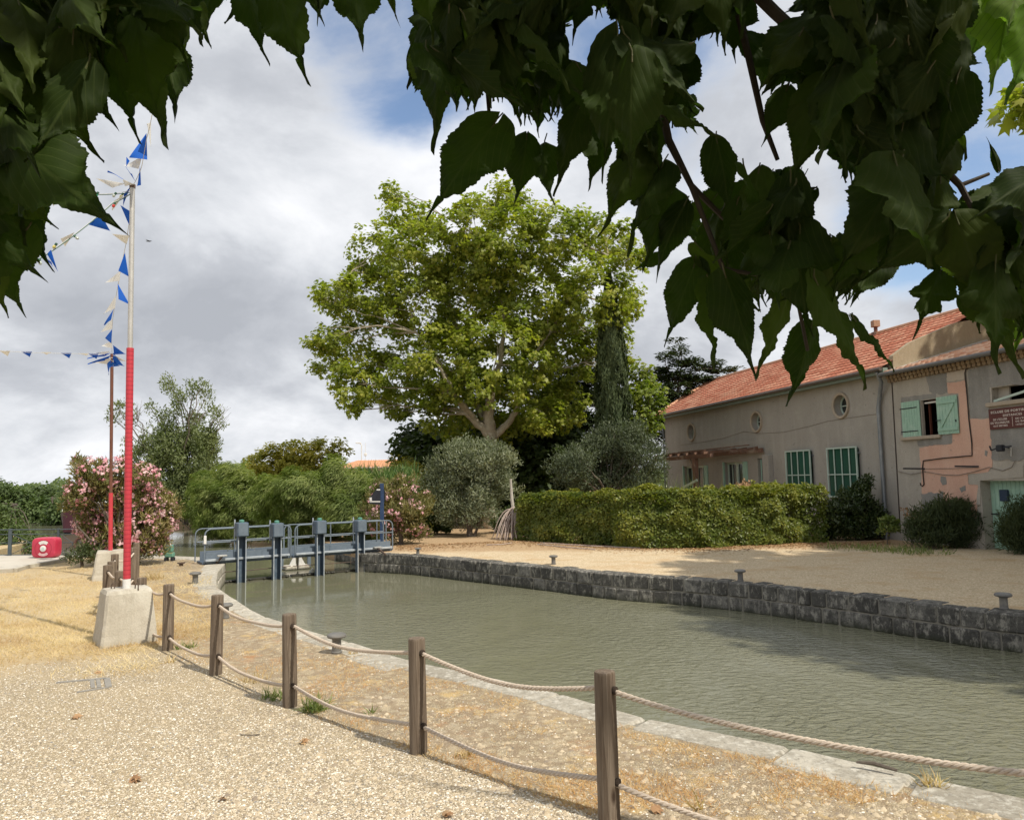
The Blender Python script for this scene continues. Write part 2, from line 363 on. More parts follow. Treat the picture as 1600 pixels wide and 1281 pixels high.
def wall(line, name, label, width, courses, mat, lrange, top=.02, jit=.012, backtop=-.02, capmat=None, bev=.022):
    L = [np.asarray(p, float)[:2] for p in line]; cum = [0]
    for i in range(len(L)-1): cum.append(cum[-1]+np.linalg.norm(L[i+1]-L[i]))
    cum = np.array(cum); A = np.array(L)
    at = lambda s: np.array([np.interp(s, cum, A[:, 0]), np.interp(s, cum, A[:, 1])])
    root = empty(name, (*A[len(A)//2], 0), label, 'wall')
    z1 = top
    for ci, h in enumerate(courses):
        mb = MB(); nb = 0; s = -random.random()*.3
        while s < cum[-1]:
            ln = random.uniform(*lrange); a, b = max(s, 0), min(s+ln, cum[-1]); s += ln
            if b-a < .12: continue
            p, q_ = at(a+.012), at(b-.012); d = q_-p; le = np.linalg.norm(d); d /= le; nr = np.array([d[1], -d[0]])
            wd = width*(random.uniform(.75, 1.25) if ci == 0 else 1)
            jo = random.uniform(-jit, jit); dz = random.uniform(-jit, jit)*.15
            c = (p+q_)/2 + nr*(wd/2+jo)
            mb.obox((*c, z1-h/2+dz), (*d, 0), (*nr, 0), (0, 0, 1), le/2, wd/2, h/2-.010, bev); nb += 1
        o = mb.build('coping_course' if ci == 0 else 'stone_course', (capmat if (ci == 0 and capmat) else mat), root)
        a_ = o.data.attributes.new('rnd', 'FLOAT', 'FACE'); a_.data.foreach_set('value', np.repeat(rng.random(nb), 26).astype(np.float32))
        z1 -= h
    mb = MB()
    for i in range(len(L)-1):
        d = L[i+1]-L[i]; le = np.linalg.norm(d); d = d/le; nr = np.array([d[1], -d[0]]); 
        c = (L[i]+L[i+1])/2+nr*.172
        mb.obox((*c, (backtop-2.6)/2), (*d, 0), (*nr, 0), (0, 0, 1), le/2+.02, .145, (backtop+2.6)/2)
    mb.build('mortar_core', m_mort, root); return root
wall(FEs, 'lock_wall', 'dark grey block stone lock wall on the far side of the basin below the yard', .42, [.29, .28, .3], m_dark, (.26, .62), top=.02, bev=.022)
iH = 4
wall(NEs[iH:], 'lock_wall', 'pale worn coping stone lock wall on the near side curving round below the rope fence', .40, [.26, .3, .3], m_cop, (.6, 1.3), top=.016, jit=.02, bev=.02)
# upstream quay slab beside the gate
e = [G(90, 868)[:2], G(228, 868)[:2], G(300, 870)[:2], G(326, 872)[:2], G(336, 876.5)[:2]]
wall([e[0], e[1], e[2], e[3], e[4]], 'quay_edge', 'pale stone quay edging behind the oleander and the blue lock gate', .55, [.2, .4], m_cop, (1.0, 1.8), top=.03)
wall([FEs[-1], (-4.7, 22.7), (-5.0, 24.4), (-6.2, 26.3)], 'lock_wall', 'short stone return wall upstream of the gate below the blue sign post', .4, [.29, .28, .3], m_dark, (.4, .7), top=.018)
# pale concrete landing at the left
m_conc = MAT('weathered_concrete', (.50, .46, .385), (.40, .36, .29), 2.2, .9, 45, .5, .012, cc=(.56, .53, .45), stain=(.30, .265, .20))
m_pale = MAT('landing_concrete', (.56, .52, .45), (.46, .42, .35), 1.2, .9, 40, .4, .01)
mb = MB(); pl = [G(*p) for p in ((-260, 871), (112, 871), (102, 877), (74, 882), (40, 888), (22, 894), (-30, 896), (-260, 900))]
top = [np.array([p[0], p[1], .075]) for p in pl]; mb.poly_slab(top, (0, 0, .15))
tag(mb.build('landing_pavement', m_pale), kind='structure')
mb = MB()
for i in range(2, 7):
    a, b = top[i].copy(), top[i+1].copy(); a[2] = b[2] = .03; mb.bar(a, b, .07, .062)
tag(mb.build('kerb', m_conc), kind='structure')

# ------------------------------------------------------------ rope fence
m_wood, t = newmat('weathered_post_wood'); pos = N(t, 'ShaderNodeTexCoord').outputs['Object']
oi = N(t, 'ShaderNodeObjectInfo').outputs['Random']
gp = N(t, 'ShaderNodeVectorMath', {0: pos, 1: (0, 0, 0)}, operation='ADD').outputs[0]
shift = N(t, 'ShaderNodeCombineXYZ', {0: mth(t, 'MULTIPLY', oi, 9.0), 1: 0.0, 2: mth(t, 'MULTIPLY', oi, 5.0)}).outputs[0]
gp = N(t, 'ShaderNodeVectorMath', {0: pos, 1: shift}, operation='ADD').outputs[0]
gr = noise(t, mapping(t, gp, (26, 26, 1.1)), 1.6, 6, .62, .9)
gr2 = noise(t, mapping(t, gp, (70, 70, 2.0)), 1.5, 5, .7, .3)
kn = N(t, 'ShaderNodeTexVoronoi', {'Scale': 1.0}); t.links.new(mapping(t, gp, (7, 7, 2.6)), kn.inputs['Vector'])
knm = ramp(t, kn.outputs['Distance'], [(.06, 1), (.17, 0)])
c = ramp(t, gr, [(.25, (.045, .03, .02)), (.45, (.12, .085, .06)), (.58, (.20, .155, .115)), (.75, (.32, .265, .21))])
c = mixc(t, .35, c, ramp(t, gr2, [(.3, (.10, .075, .055)), (.7, (.32, .265, .205))]))
c = mixc(t, knm, c, (.055, .036, .025))
finish(t, c, .85, mth(t, 'ADD', mth(t, 'ADD', gr, mth(t, 'MULTIPLY', gr2, .6)), mth(t, 'MULTIPLY', knm, -.8)), .8, .012, .2)
m_crack = MAT('dark_wood_split', (.035, .025, .018), (.05, .035, .025), 8, .95)
m_rope, t = newmat('hemp_rope'); pos = objco(t)
c = mixc(t, ramp(t, noise(t, pos, 70, 4, .7), [(.3, 0), (.7, 1)]), (.47, .38, .30), (.62, .54, .45))
finish(t, c, .95, noise(t, pos, 300, 3), .6, .003, .1)
PH_ = .86; PR = .067
P2 = [(2.95, 3.3), G(952, 1279)[:2], G(654, 1175)[:2], G(453, 1103)[:2], G(337, 1053)[:2], G(262, 1015)[:2],
      (-5.36, 11.05), (-6.15, 11.95), (-6.68, 12.6), (-6.98, 13.3), (-7.55, 14.5), (-7.93, 16.0), (-8.38, 17.0)]
P2 = [tuple(map(float, p)) for p in P2]
HT = [.88, .89, .87, .86, .87, .83, .80, .80, .83, .82, .84, .84, .86]
plabel = ['', 'tall round wooden post nearest the viewer with knots, cut by the bottom of the photo', 'round wooden rope post, second nearest, standing with its foot in the gravel',
          'round wooden rope post beside the green weed tuft', 'round wooden rope post with an iron bollard just behind it', 'round wooden rope post standing just right of the concrete block of the red mast',
          'low wooden post showing only its head above the concrete block', 'wooden post seen just left of the foot of the red mast', 'wooden post leftmost behind the concrete block',
          'wooden post second from the left behind the concrete block', 'wooden post in front of the smaller concrete block', 'left one of two wooden posts right of the red mast, before the oleander', 'right one of two wooden posts right of the red mast, before the oleander']
def post_mesh():
    mb = MB(True); n = 28; prof = []
    for k in range(15): 
        z = -.3+k*(PH_+.28)/14; prof.append((PR*(1.04-.05*k/14), z))
    prof += [(PR*.985, PH_-.012), (PR*.93, PH_-.002), (PR*.6, PH_+.002), (PR*.2, PH_+.003)]
    mb.lathe((0, 0, 0), prof, n)
    v = []
    for (x, y, z) in mb.v:
        a = math.atan2(y, x); rr = math.hypot(x, y)
        f = 1+.018*mnoise.noise(Vector((math.cos(a)*2, math.sin(a)*2, z*2)))
        # drying split down one side
        da = abs((a+.75+math.pi) % (2*math.pi)-math.pi); 
        if da < .16 and rr > PR*.8: f *= .80
        v.append((x*f, y*f, z))
    mb.v = v; return mb
proto = empty('rope_post', (0, 0, 0)); pm = post_mesh().build('post_shaft', m_wood, proto)
for zz in (.75, .20): MB().lathe((PR*.78, -PR*.62, zz), [(.024, -.012), (.026, .0), (.024, .012)], 12, (.78, -.62, 0)).build('rope_hole', m_crack, proto)
posts = []
for i, (x, y) in enumerate(P2):
    o = proto if i == 0 else copy_tree(proto)
    posts.append(o)
for i, (o, (x, y)) in enumerate(zip(posts, P2)):
    a = P2[max(i-1, 0)]; ang = math.atan2(a[1]-y, a[0]-x) if i else 0
    o.location = (x, y, HT[i]-PH_); o.rotation_euler = (random.uniform(-.012, .012), random.uniform(-.012, .012), ang+.66)
    tag(o, plabel[i] or 'round wooden rope post outside the right edge', 'post', 'wooden posts of the rope fence')
bpy.context.view_layer.update()
def rope_mesh(mb, a, b, sag, R=.0165, lay=.12):
    a, b = np.array(a), np.array(b); L = np.linalg.norm(b-a)+sag; nt_ = max(2, L/lay); n = int(nt_*8)
    tt = np.linspace(0, 1, n); c = a[None]+(b-a)[None]*tt[:, None]; c[:, 2] -= sag*4*tt*(1-tt)
    c[:, 2] += .006*np.sin(tt*9+a[0]); 
    d = unit(b-a); s1 = unit(np.cross(d, [0, 0, 1])); s2 = np.cross(s1, d)
    for k in range(3):
        ph = 2*math.pi*k/3+tt*nt_*2*math.pi
        P = c+s1[None]*(np.cos(ph)*R*.58)[:, None]+s2[None]*(np.sin(ph)*R*.58)[:, None]
        mb.tube(list(P), R*.54, 6)
for z, nm, lab, sg in ((.755, 'rope', 'twisted hemp rope threaded through the tops of the posts', .10), (.20, 'rope', 'twisted hemp rope slung low through the feet of the posts', .085)):
    mb = MB(True)
    for i in range(len(P2)-1):
        if i == 12: continue
        a = (*P2[i], z+HT[i]-PH_); b = (*P2[i+1], z+HT[i+1]-PH_)
        Ls = math.dist(a, b); s_ = sg*(Ls/1.9)*random.uniform(.85, 1.15)
        if i == 0: s_ = .12 if z > .5 else .13
        rope_mesh(mb, a, b, s_)
    o = mb.build(nm, m_rope); tag(o, lab, 'rope')

# ------------------------------------------------------------ masts on concrete blocks
def block(name, base, top, h, label, rot=0):
    r = empty(name, base, label, 'concrete block', rz=rot)
    mb = MB(); (bx, by), (tx, ty) = base_half, top_half
    n = 7; rings = []
    prof = [(0, 1.0), (.5, .5), (.93, .07), (1.0, 0.0)]
    P = []
    for fz, f in prof:
        X = tx+(bx-tx)*f; Y = ty+(by-ty)*f; b = .03 if fz < 1 else .045
        if fz == 1.0: X -= .015; Y -= .015
        for sx, sy in ((-1, -1), (1, -1), (1, 1), (-1, 1)):
            for k in (0, 1):
                if (sx*sy > 0) == (k == 0): P.append((sx*X, sy*(Y-b), fz*h))
                else: P.append((sx*(X-b), sy*Y, fz*h))
    F = [(i*8+k, i*8+(k+1) % 8, i*8+8+(k+1) % 8, i*8+8+k) for i in range(3) for k in range(8)]+[tuple(range(24, 32)), tuple(range(7, -1, -1))]
    mb.add(P, F); me = bpy.data.meshes.new('block_body'); me.from_pydata(mb.v, [], mb.f)
    bm = bmesh.new(); bm.from_mesh(me); bmesh.ops.subdivide_edges(bm, edges=bm.edges, cuts=4, use_grid_fill=True)
    for v in bm.verts:
        v.co += Vector((1, 1, .4))*0+v.co.normalized()*.010*mnoise.fractal(v.co*9, 1, 2, 4)
    bmesh.ops.recalc_face_normals(bm, faces=bm.faces); bm.to_mesh(me); bm.free()
    o = bpy.data.objects.new('block_body', me); COL.objects.link(o); o.parent = r; me.materials.append(m_conc)
    return r
base_half, top_half = (.35, .31), (.28, .235)
g1 = G(198, 1009); B1 = np.array([g1[0]-.17, g1[1]+.29, 0]); b1h = .72
bl = block('concrete_block', B1, None, b1h, 'tapered rough concrete block carrying the tall red mast', rad(38))
m_iron = MAT('rusty_iron', (.09, .07, .06), (.16, .10, .07), 9, .7, 80, .4, .004, metal=.3)
mb = MB(True)
for dx, dy in ((-.16, -.05), (.20, -.12)):
    mb = MB(True); c0 = B1+[dx, dy, b1h-.02]; mb.tube([c0+[-.022, 0, 0], c0+[-.02, 0, .07], c0+[0, 0, .095], c0+[.02, 0, .07], c0+[.022, 0, 0]], .008, 6); mb.build('lifting_eye', m_iron, bl)
base_half, top_half = (.42, .34), (.33, .27)
g2 = G(168, 906); B2 = np.array([g2[0]-.05, g2[1]+.3, 0]); b2h = .64
block('concrete_block', B2, None, b2h, 'smaller concrete block carrying the thin rusty mast in front of the oleander', rad(29))
m_red, t = newmat('red_tape_wrap'); pos = objco(t)
wvn = N(t, 'ShaderNodeTexWave', {'Scale': 5.2, 'Distortion': .6, 'Detail': 2.0}, wave_type='BANDS', bands_direction='Z'); t.links.new(pos, wvn.inputs['Vector'])
c = mixc(t, ramp(t, wvn.outputs['Fac'], [(.02, .9), (.12, 0)]), mixc(t, noise(t, pos, 2.5, 4), (.44, .032, .05), (.52, .05, .07)), (.30, .02, .035))
finish(t, c, .5, wvn.outputs['Fac'], .25, .002, .4)
m_galv = MAT('galvanised_tube', (.52, .51, .49), (.42, .41, .39), 5, .5, 60, .15, .002, metal=.35, cc=(.60, .58, .55))
m_white = MAT('white_paint', (.72, .71, .68), (.62, .61, .58), 6, .5)
m_rust = MAT('brown_rusted_steel', (.155, .06, .038), (.11, .045, .03), 6, .7, 60, .3, .003, cc=(.21, .08, .05))
def at_depth(px, py, Y): return D(px, py, Y)
M1 = np.array([*(B1[:2]+(0.02, -.03)), b1h]); Y1 = M1[1]
M1[0] = D(198, 915, Y1)[0]; top1 = D(207, 291, Y1)
joint1 = M1+(top1-M1)*((D(207, 544, Y1)[2]-M1[2])/(top1[2]-M1[2]))
r1 = empty('mast', M1, 'tall mast wrapped in red tape below and bare grey tube above', 'mast')
w0 = M1+(top1-M1)*.022
MB(True).tube([M1-[0, 0, .02], w0], .052, 20).build('white_foot', m_white, r1)
MB(True).tube([w0, joint1], .0485, 20).build('red_wrapped_tube', m_red, r1)
MB(True).tube([joint1-[0, 0, .02], top1], .0345, 20).build('bare_tube', m_galv, r1)
MB(True).tube([top1-[0, 0, .03], top1+[0, 0, .02]], .041, 20).build('end_cap', m_iron, r1)
M2 = np.array([*B2[:2], b2h]); Y2 = M2[1]; M2[0] = D(172.5, 862, Y2)[0]; top2 = D(175, 553, Y2)
joint2 = M2+(top2-M2)*((D(173, 770, Y2)[2]-M2[2])/(top2[2]-M2[2]))
r2 = empty('mast', M2, 'thinner rusty brown mast with a red lower part standing farther off', 'mast')
m_redp = MAT('faded_red_paint', (.55, .055, .07), (.44, .04, .05), 4, .5)
MB(True).tube([M2-[0, 0, .02], joint2], .046, 16).build('red_painted_tube', m_redp, r2)
MB(True).tube([joint2-[0, 0, .02], top2], .036, 16).build('rusted_tube', m_rust, r2)

# ------------------------------------------------------------ bunting
m_cord = MAT('white_cord', (.6, .6, .58), (.5, .5, .48), 5, .8)
def CLOTH(name, c):
    m, t = newmat(name)
    def ex(s):
        tr = N(t, 'ShaderNodeBsdfTranslucent', {0: (*[min(1, x*1.1) for x in c], 1)}); return N(t, 'ShaderNodeMixShader', {0: .35, 1: s, 2: tr.outputs[0]}).outputs[0]
    finish(t, mixc(t, noise(t, objco(t), 6, 3), c, tuple(x*.85 for x in c)), .6, spec=.25, extra=ex); return m
m_blue = CLOTH('blue_pennant_cloth', (.02, .16, .66)); m_wh = CLOTH('white_pennant_cloth', (.84, .83, .80))
def pennant(parent, a, b, drop, wind, blue, name='pennant'):
    """triangle hung between cord points a,b; drop = vector to tip; wind adds a twist; two-ply thin cloth"""
    a, b, drop = map(lambda q: np.asarray(q, float), (a, b, drop)); wind *= .45; mid_ = (a+b)/2; a = mid_+(a-mid_)*1.3; b = mid_+(b-mid_)*1.3; drop = drop*1.22; n = 6; P = []
    e_ = b-a; nn = np.cross(e_, drop); nn = nn/(np.linalg.norm(nn)+1e-9)*np.linalg.norm(drop)
    F = []; tip = (a+b)/2+drop
    idx = []
    for i in range(n+1):
        t_ = i/n; row = []
        for j in range(4):
            u_ = j/3; p = a+(b-a)*u_; p = p+(tip-p)*t_
            p = p+nn*(wind*math.sin(t_*2.6+u_*1.5)*t_*.6+.10*wind*math.sin(u_*3.1)); row.append(len(P)); P.append(p)
        idx.append(row)
    for i in range(n):
        for j in range(3): F.append((idx[i][j], idx[i][j+1], idx[i+1][j+1], idx[i+1][j]))
    m = len(P); off = unit(nn)*.0015
    P2_ = [p+off for p in P]; F2 = [tuple(m+i for i in reversed(f)) for f in F]
    mb = MB(True); mb.add(P+P2_, F+F2); return mb.build(name, m_blue if blue else m_wh, parent)
def px3(a, Y=None): return D(a[0], a[1], a[2])
def cordline(pts, sag=0.0, n=14):
    out = []
    for i in range(len(pts)-1):
        for k in range(n):
            t_ = k/n; p = pts[i]+(pts[i+1]-pts[i])*t_; p = p-np.array([0, 0, sag*4*t_*(1-t_)]); out.append(p)
    out.append(pts[-1]); return out
def interp_line(line, s):
    L = [0]
    for i in range(len(line)-1): L.append(L[-1]+np.linalg.norm(line[i+1]-line[i]))
    A = np.array(line); s = s*L[-1]; return np.array([np.interp(s, L, A[:, k]) for k in range(3)])
def flags_px(parent, specs, Y, size=1):
    """each: three corners of the flag as seen, (ax,ay,bx,by,tipx,tipy,depth shift,blue)"""
    for (ax_, ay_, bx_, by_, tx_, ty_, dd, bl_) in specs:
        a = D(ax_, ay_, Y); b = D(bx_, by_, Y+dd*.4); tip = D(tx_, ty_, Y+dd)
        pennant(parent, a, b, tip-(a+b)/2, random.uniform(.10, .28)*random.choice((-1, 1)), bl_)
# string from mast 1 up towards the trees
s1 = empty('bunting', top1, 'blue and white pennant string rising from the tall mast towards the tree leaves', 'bunting', 'pennant strings')
lineA = cordline([top1, D(221, 262, Y1-.4), D(229, 217, Y1-1), D(238, 178, Y1-1.8), np.array([-3.6, 5.2, 5.8]), np.array([-1.4, .9, 4.9])], .02)
MB(True).tube(lineA, .004, 5).build('cord', m_cord, s1)
flags_px(s1, [(229, 213, 230, 245, 207, 243, -.1, 1), (221, 247, 217, 262, 198, 258, .1, 0), (219, 263, 220, 286, 215, 288, .05, 1), (197, 262, 211, 283, 205, 272, .15, 1),
              (236, 196, 236, 226, 231, 197, -.2, 0), (198, 246, 202, 251, 198, 258, 0, 1)], Y1-.3)
# string from mast 1 to the left with small lamps
s2 = empty('bunting', top1-[0, 0, .05], 'blue and white pennant string running level to the left from the tall mast', 'bunting', 'pennant strings')
lineB = cordline([top1-[0, 0, .06], D(120, 301, Y1-.3), D(-200, 310, Y1-1.6)], .04)
MB(True).tube(lineB, .004, 5).build('cord', m_cord, s2)
flags_px(s2, [(145, 294, 144, 310, 124, 297, .1, 1), (195, 288, 178, 293, 158, 282, .2, 0), (193, 281, 188, 278, 172, 270, .15, 1), (207, 287, 194, 281, 196, 290, .1, 0),
              (92, 300, 78, 302, 84, 318, .1, 0), (50, 303, 34, 304, 42, 322, .1, 1)], Y1-.1)
m_gcab = MAT('green_cable', (.05, .13, .085), (.03, .09, .06), 6, .5)
bulbm = [MAT('yellow_lamp_bulb', (.7, .62, .2), rough=.25), MAT('red_lamp_bulb', (.6, .06, .05), rough=.25), MAT('green_lamp_bulb', (.05, .33, .18), rough=.25), MAT('clear_lamp_bulb', (.5, .55, .5), rough=.2)]
def bulb(parent, p, k, tilt=(0, 0, -1)):
    mb = MB(True); p = np.asarray(p, float); ax = unit(tilt)
    mb.lathe(p, [(.006, 0), (.015, .004), (.017, .02), (.014, .035)], 10, ax); s_ = mb.build('lamp_socket', m_gcab, parent)
    MB(True).lathe(p+ax*.033, [(.009, 0), (.018, .012), (.021, .028), (.015, .044), (.004, .05)], 10, ax).build('bulb', bulbm[k], s_)
s3 = empty('lamp_string', top1-[0, 0, .1], 'green cable with small coloured lamps slanting down left from the tall mast', 'string lights')
lineC = cordline([top1-[0, 0, .1], D(176, 318, Y1-.25), D(116, 368, Y1-.8), D(50, 412, Y1-1.5), D(-150, 500, Y1-3)], .012)
MB(True).tube(lineC, .006, 6).build('cable', m_gcab, s3)
for (x, y, k, tx) in ((180, 317, 1, -.3), (156, 329, 2, .4), (115, 369, 3, .9), (89, 381, 0, -.5), (61, 405, 3, .2), (20, 424, 0, .1)):
    bulb(s3, D(x, y-1, Y1-.25-(185-x)*.0095), k, (tx, 0, -.7))
s3b = empty('bunting', top1-[0, 0, .09], 'blue and white pennants hung on the lamp cable slanting down left', 'bunting', 'pennant strings')
MB(True).tube([p+np.array([0, -.004, .011]) for p in lineC], .003, 5).build('cord', m_cord, s3b)
for (ax_, ay_, bx_, by_, tx_, ty_, bl_) in ((192, 305, 180, 313, 177, 325, 0), (156, 338, 139, 349, 168, 358, 1), (114, 364, 97, 372, 102, 382, 0), (79, 391, 74, 396, 88, 419, 1), (64, 399, 78, 408, 80, 414, 1)):
    Yd = Y1-.25-(185-ax_)*.0095; a = D(ax_, ay_, Yd); b = D(bx_, by_, Yd); tip = D(tx_, ty_, Yd+.1); pennant(s3b, a, b, tip-(a+b)/2, .2, bl_)
s2b = empty('lamp_string', top1-[0, 0, .07], 'green cable with small lamps running level to the left from the tall mast', 'string lights')
lineB2 = cordline([top1-[0, 0, .09], D(121, 302, Y1-.25), D(-200, 316, Y1-1.5)], .03)
MB(True).tube(lineB2, .005, 6).build('cable', m_gcab, s2b)
for (x, y, k) in ((154, 300, 2), (182, 301, 3), (193, 302, 0), (100, 303, 1), (60, 305, 2)): bulb(s2b, D(x, y, Y1-.12-(200-x)*.003), k, (random.uniform(-.6, .6), 0, -.7))
# mast 1 to mast 2
s4 = empty('bunting', top1-[0, 0, .04], 'blue and white pennant string sagging between the two masts', 'bunting', 'pennant strings')
wp_ = [(207, 293), (203, 340), (197, 380), (190, 415), (186, 437), (180, 470), (176, 500), (174, 530), (175, 553)]
lineD = [D(x, y, Y1+(Y2-Y1)*i/8) for i, (x, y) in enumerate(wp_)]
MB(True).tube(lineD, .0045, 5).build('cord', m_cord, s4)
fl = [(203, 293, 195, 302, 193, 320, 0, 1), (190, 322, 203, 330, 203, 350, .2, 1), (178, 366, 199, 368, 196, 379, .9, 0), (194, 398, 186, 420, 199, 428, 1.6, 1), (188, 425, 187, 437, 168, 440, 2.0, 0), (184, 446, 185, 465, 199, 472, 2.7, 1),
      (181, 464, 180, 479, 165, 487, 3.0, 0), (177, 485, 174, 498, 165, 505, 3.7, 1), (175, 500, 175, 512, 160, 517, 4.0, 0), (175, 517, 174, 534, 166, 528, 4.7, 1), (174, 534, 175, 543, 161, 540, 5.2, 0)]
for f in fl:
    a = D(f[0], f[1], Y1+f[6]); b = D(f[2], f[3], Y1+f[6]); tip = D(f[4], f[5], Y1+f[6]+.1); pennant(s4, a, b, tip-(a+b)/2, random.uniform(-.25, .25), f[7])
s5 = empty('bunting', top2, 'distant pennant string stretched level from the rusty mast to the left', 'bunting', 'pennant strings')
end5 = D(-120, 547, Y2-1.0); lineE = cordline([top2, D(120, 552.5, Y2-.2), D(0, 548, Y2-.7), end5], .015)
MB(True).tube(lineE, .005, 5).build('cord', m_cord, s5)
for k, x in enumerate((8, 42, 73, 104, 131, 146)):
    y = np.interp(x, [0, 120, 175], [548, 552, 553]); Yd = Y2-.7+x*.0045; a = D(x-7, y, Yd); b = D(x+6, y, Yd)
    tip = D(x+random.uniform(-1, 4), y+(7 if k not in (2, 4) else 3), Yd+.1); pennant(s5, a, b, tip-(a+b)/2, .12, k % 2)
s6 = empty('bunting', top2+[.0, 0, -.02], 'bunch of blue and white pennants knotted round the head of the rusty mast', 'bunting', 'pennant strings')
MB(True).tube([top2+[.05*math.cos(q), .05*math.sin(q), -.05-.01*q] for q in np.linspace(0, 13, 40)], .006, 5).build('cord', m_cord, s6)
for (ax_, ay_, bx_, by_, tx_, ty_, bl_) in ((177, 541, 178, 552, 193, 552, 1), (177, 553, 176, 566, 191, 570, 1), (177, 555, 184, 562, 198, 564, 0), (173, 556, 168, 562, 143, 567, 1), (172, 552, 165, 556, 142, 559, 1), (174, 560, 168, 568, 150, 566, 0),
                                            (173, 563, 168, 567, 170, 582, 1), (177, 563, 174, 570, 177, 586, 0), (172, 549, 166, 553, 150, 552, 0), (176, 566, 186, 571, 172, 573, 1)):
    a = D(ax_, ay_, Y2-.08); b = D(bx_, by_, Y2); tip = D(tx_, ty_, Y2+random.uniform(-.1, .1)); pennant(s6, a, b, tip-(a+b)/2, .15, bl_)
# ------------------------------------------------------------ lock gates
def PLN(px, py, P0, nn):
    d = ray(px, py); return CO + d*(((np.asarray(P0)-CO)@nn)/(d@nn))
gL = np.array([-8.3, 20.4, 0]); gd = unit([2.75, 1.85, 0]); gn = np.array([gd[1], -gd[0], 0]); up = np.array([0, 0, 1.])
gate_len = 5.53
def gq(px, py, off=0.0):  # (s, z) on the gate plane pushed off metres towards the viewer
    q_ = PLN(px, py, gL+gn*off, gn); return float((q_-gL)@gd), float(q_[2])
def gp_(s, off, z): return gL+gd*s+gn*off+up*z
m_gate = MAT('blue_grey_gate_paint', (.085, .12, .165), (.065, .095, .135), 4, .5, 50, .25, .004, cc=(.14, .175, .215), stain=(.055, .07, .09))
m_gedge = MAT('worn_pale_gate_edge', (.42, .45, .47), (.26, .30, .36), 9, .6, 60, .3, .003)
m_rail = MAT('light_grey_blue_rail', (.17, .205, .24), (.13, .16, .195), 8, .5)
m_panel = MAT('grey_blue_kick_plate', (.15, .185, .225), (.115, .145, .18), 2.5, .6, 40, .2, .004, cc=(.09, .12, .16))
m_cap = MAT('green_cap', (.10, .26, .20), (.08, .2, .16), 6, .5)
m_slime = MAT('wet_black_timber', (.028, .027, .02), (.05, .045, .03), 6, .5)
sm = gq(455, 840)[0]; sr = gq(612, 840)[0]
cols = [(377, 838, 903, 816), (432, 839, 897, 817), (499, 834, 893, 813), (562, 831, 889, 812)]
lab = ['left leaf of the blue lock gate with two rack columns and a rounded railing', 'right leaf of the blue lock gate with two rack columns, reaching the far quay']
def arcrail(mb, s0, s1, ztop, zbot, off, r=.020, both=(1, 1)):
    c = .16; pts = []
    if both[0]: pts += [gp_(s0, off, zbot), gp_(s0, off, ztop-c)]+[gp_(s0+c*(1-math.cos(a)), off, ztop-c+c*math.sin(a)) for a in (.4, .8, 1.2)]
    else: pts.append(gp_(s0, off, ztop))
    pts.append(gp_(s0+c, off, ztop)); pts.append(gp_(s1-c, off, ztop))
    if both[1]: pts += [gp_(s1-c+c*math.sin(a), off, ztop-c+c*math.cos(a)) for a in (.4, .8, 1.2)]+[gp_(s1, off, ztop-c), gp_(s1, off, zbot)]
    else: pts.append(gp_(s1, off, ztop))
    mb.tube(pts, r, 8)
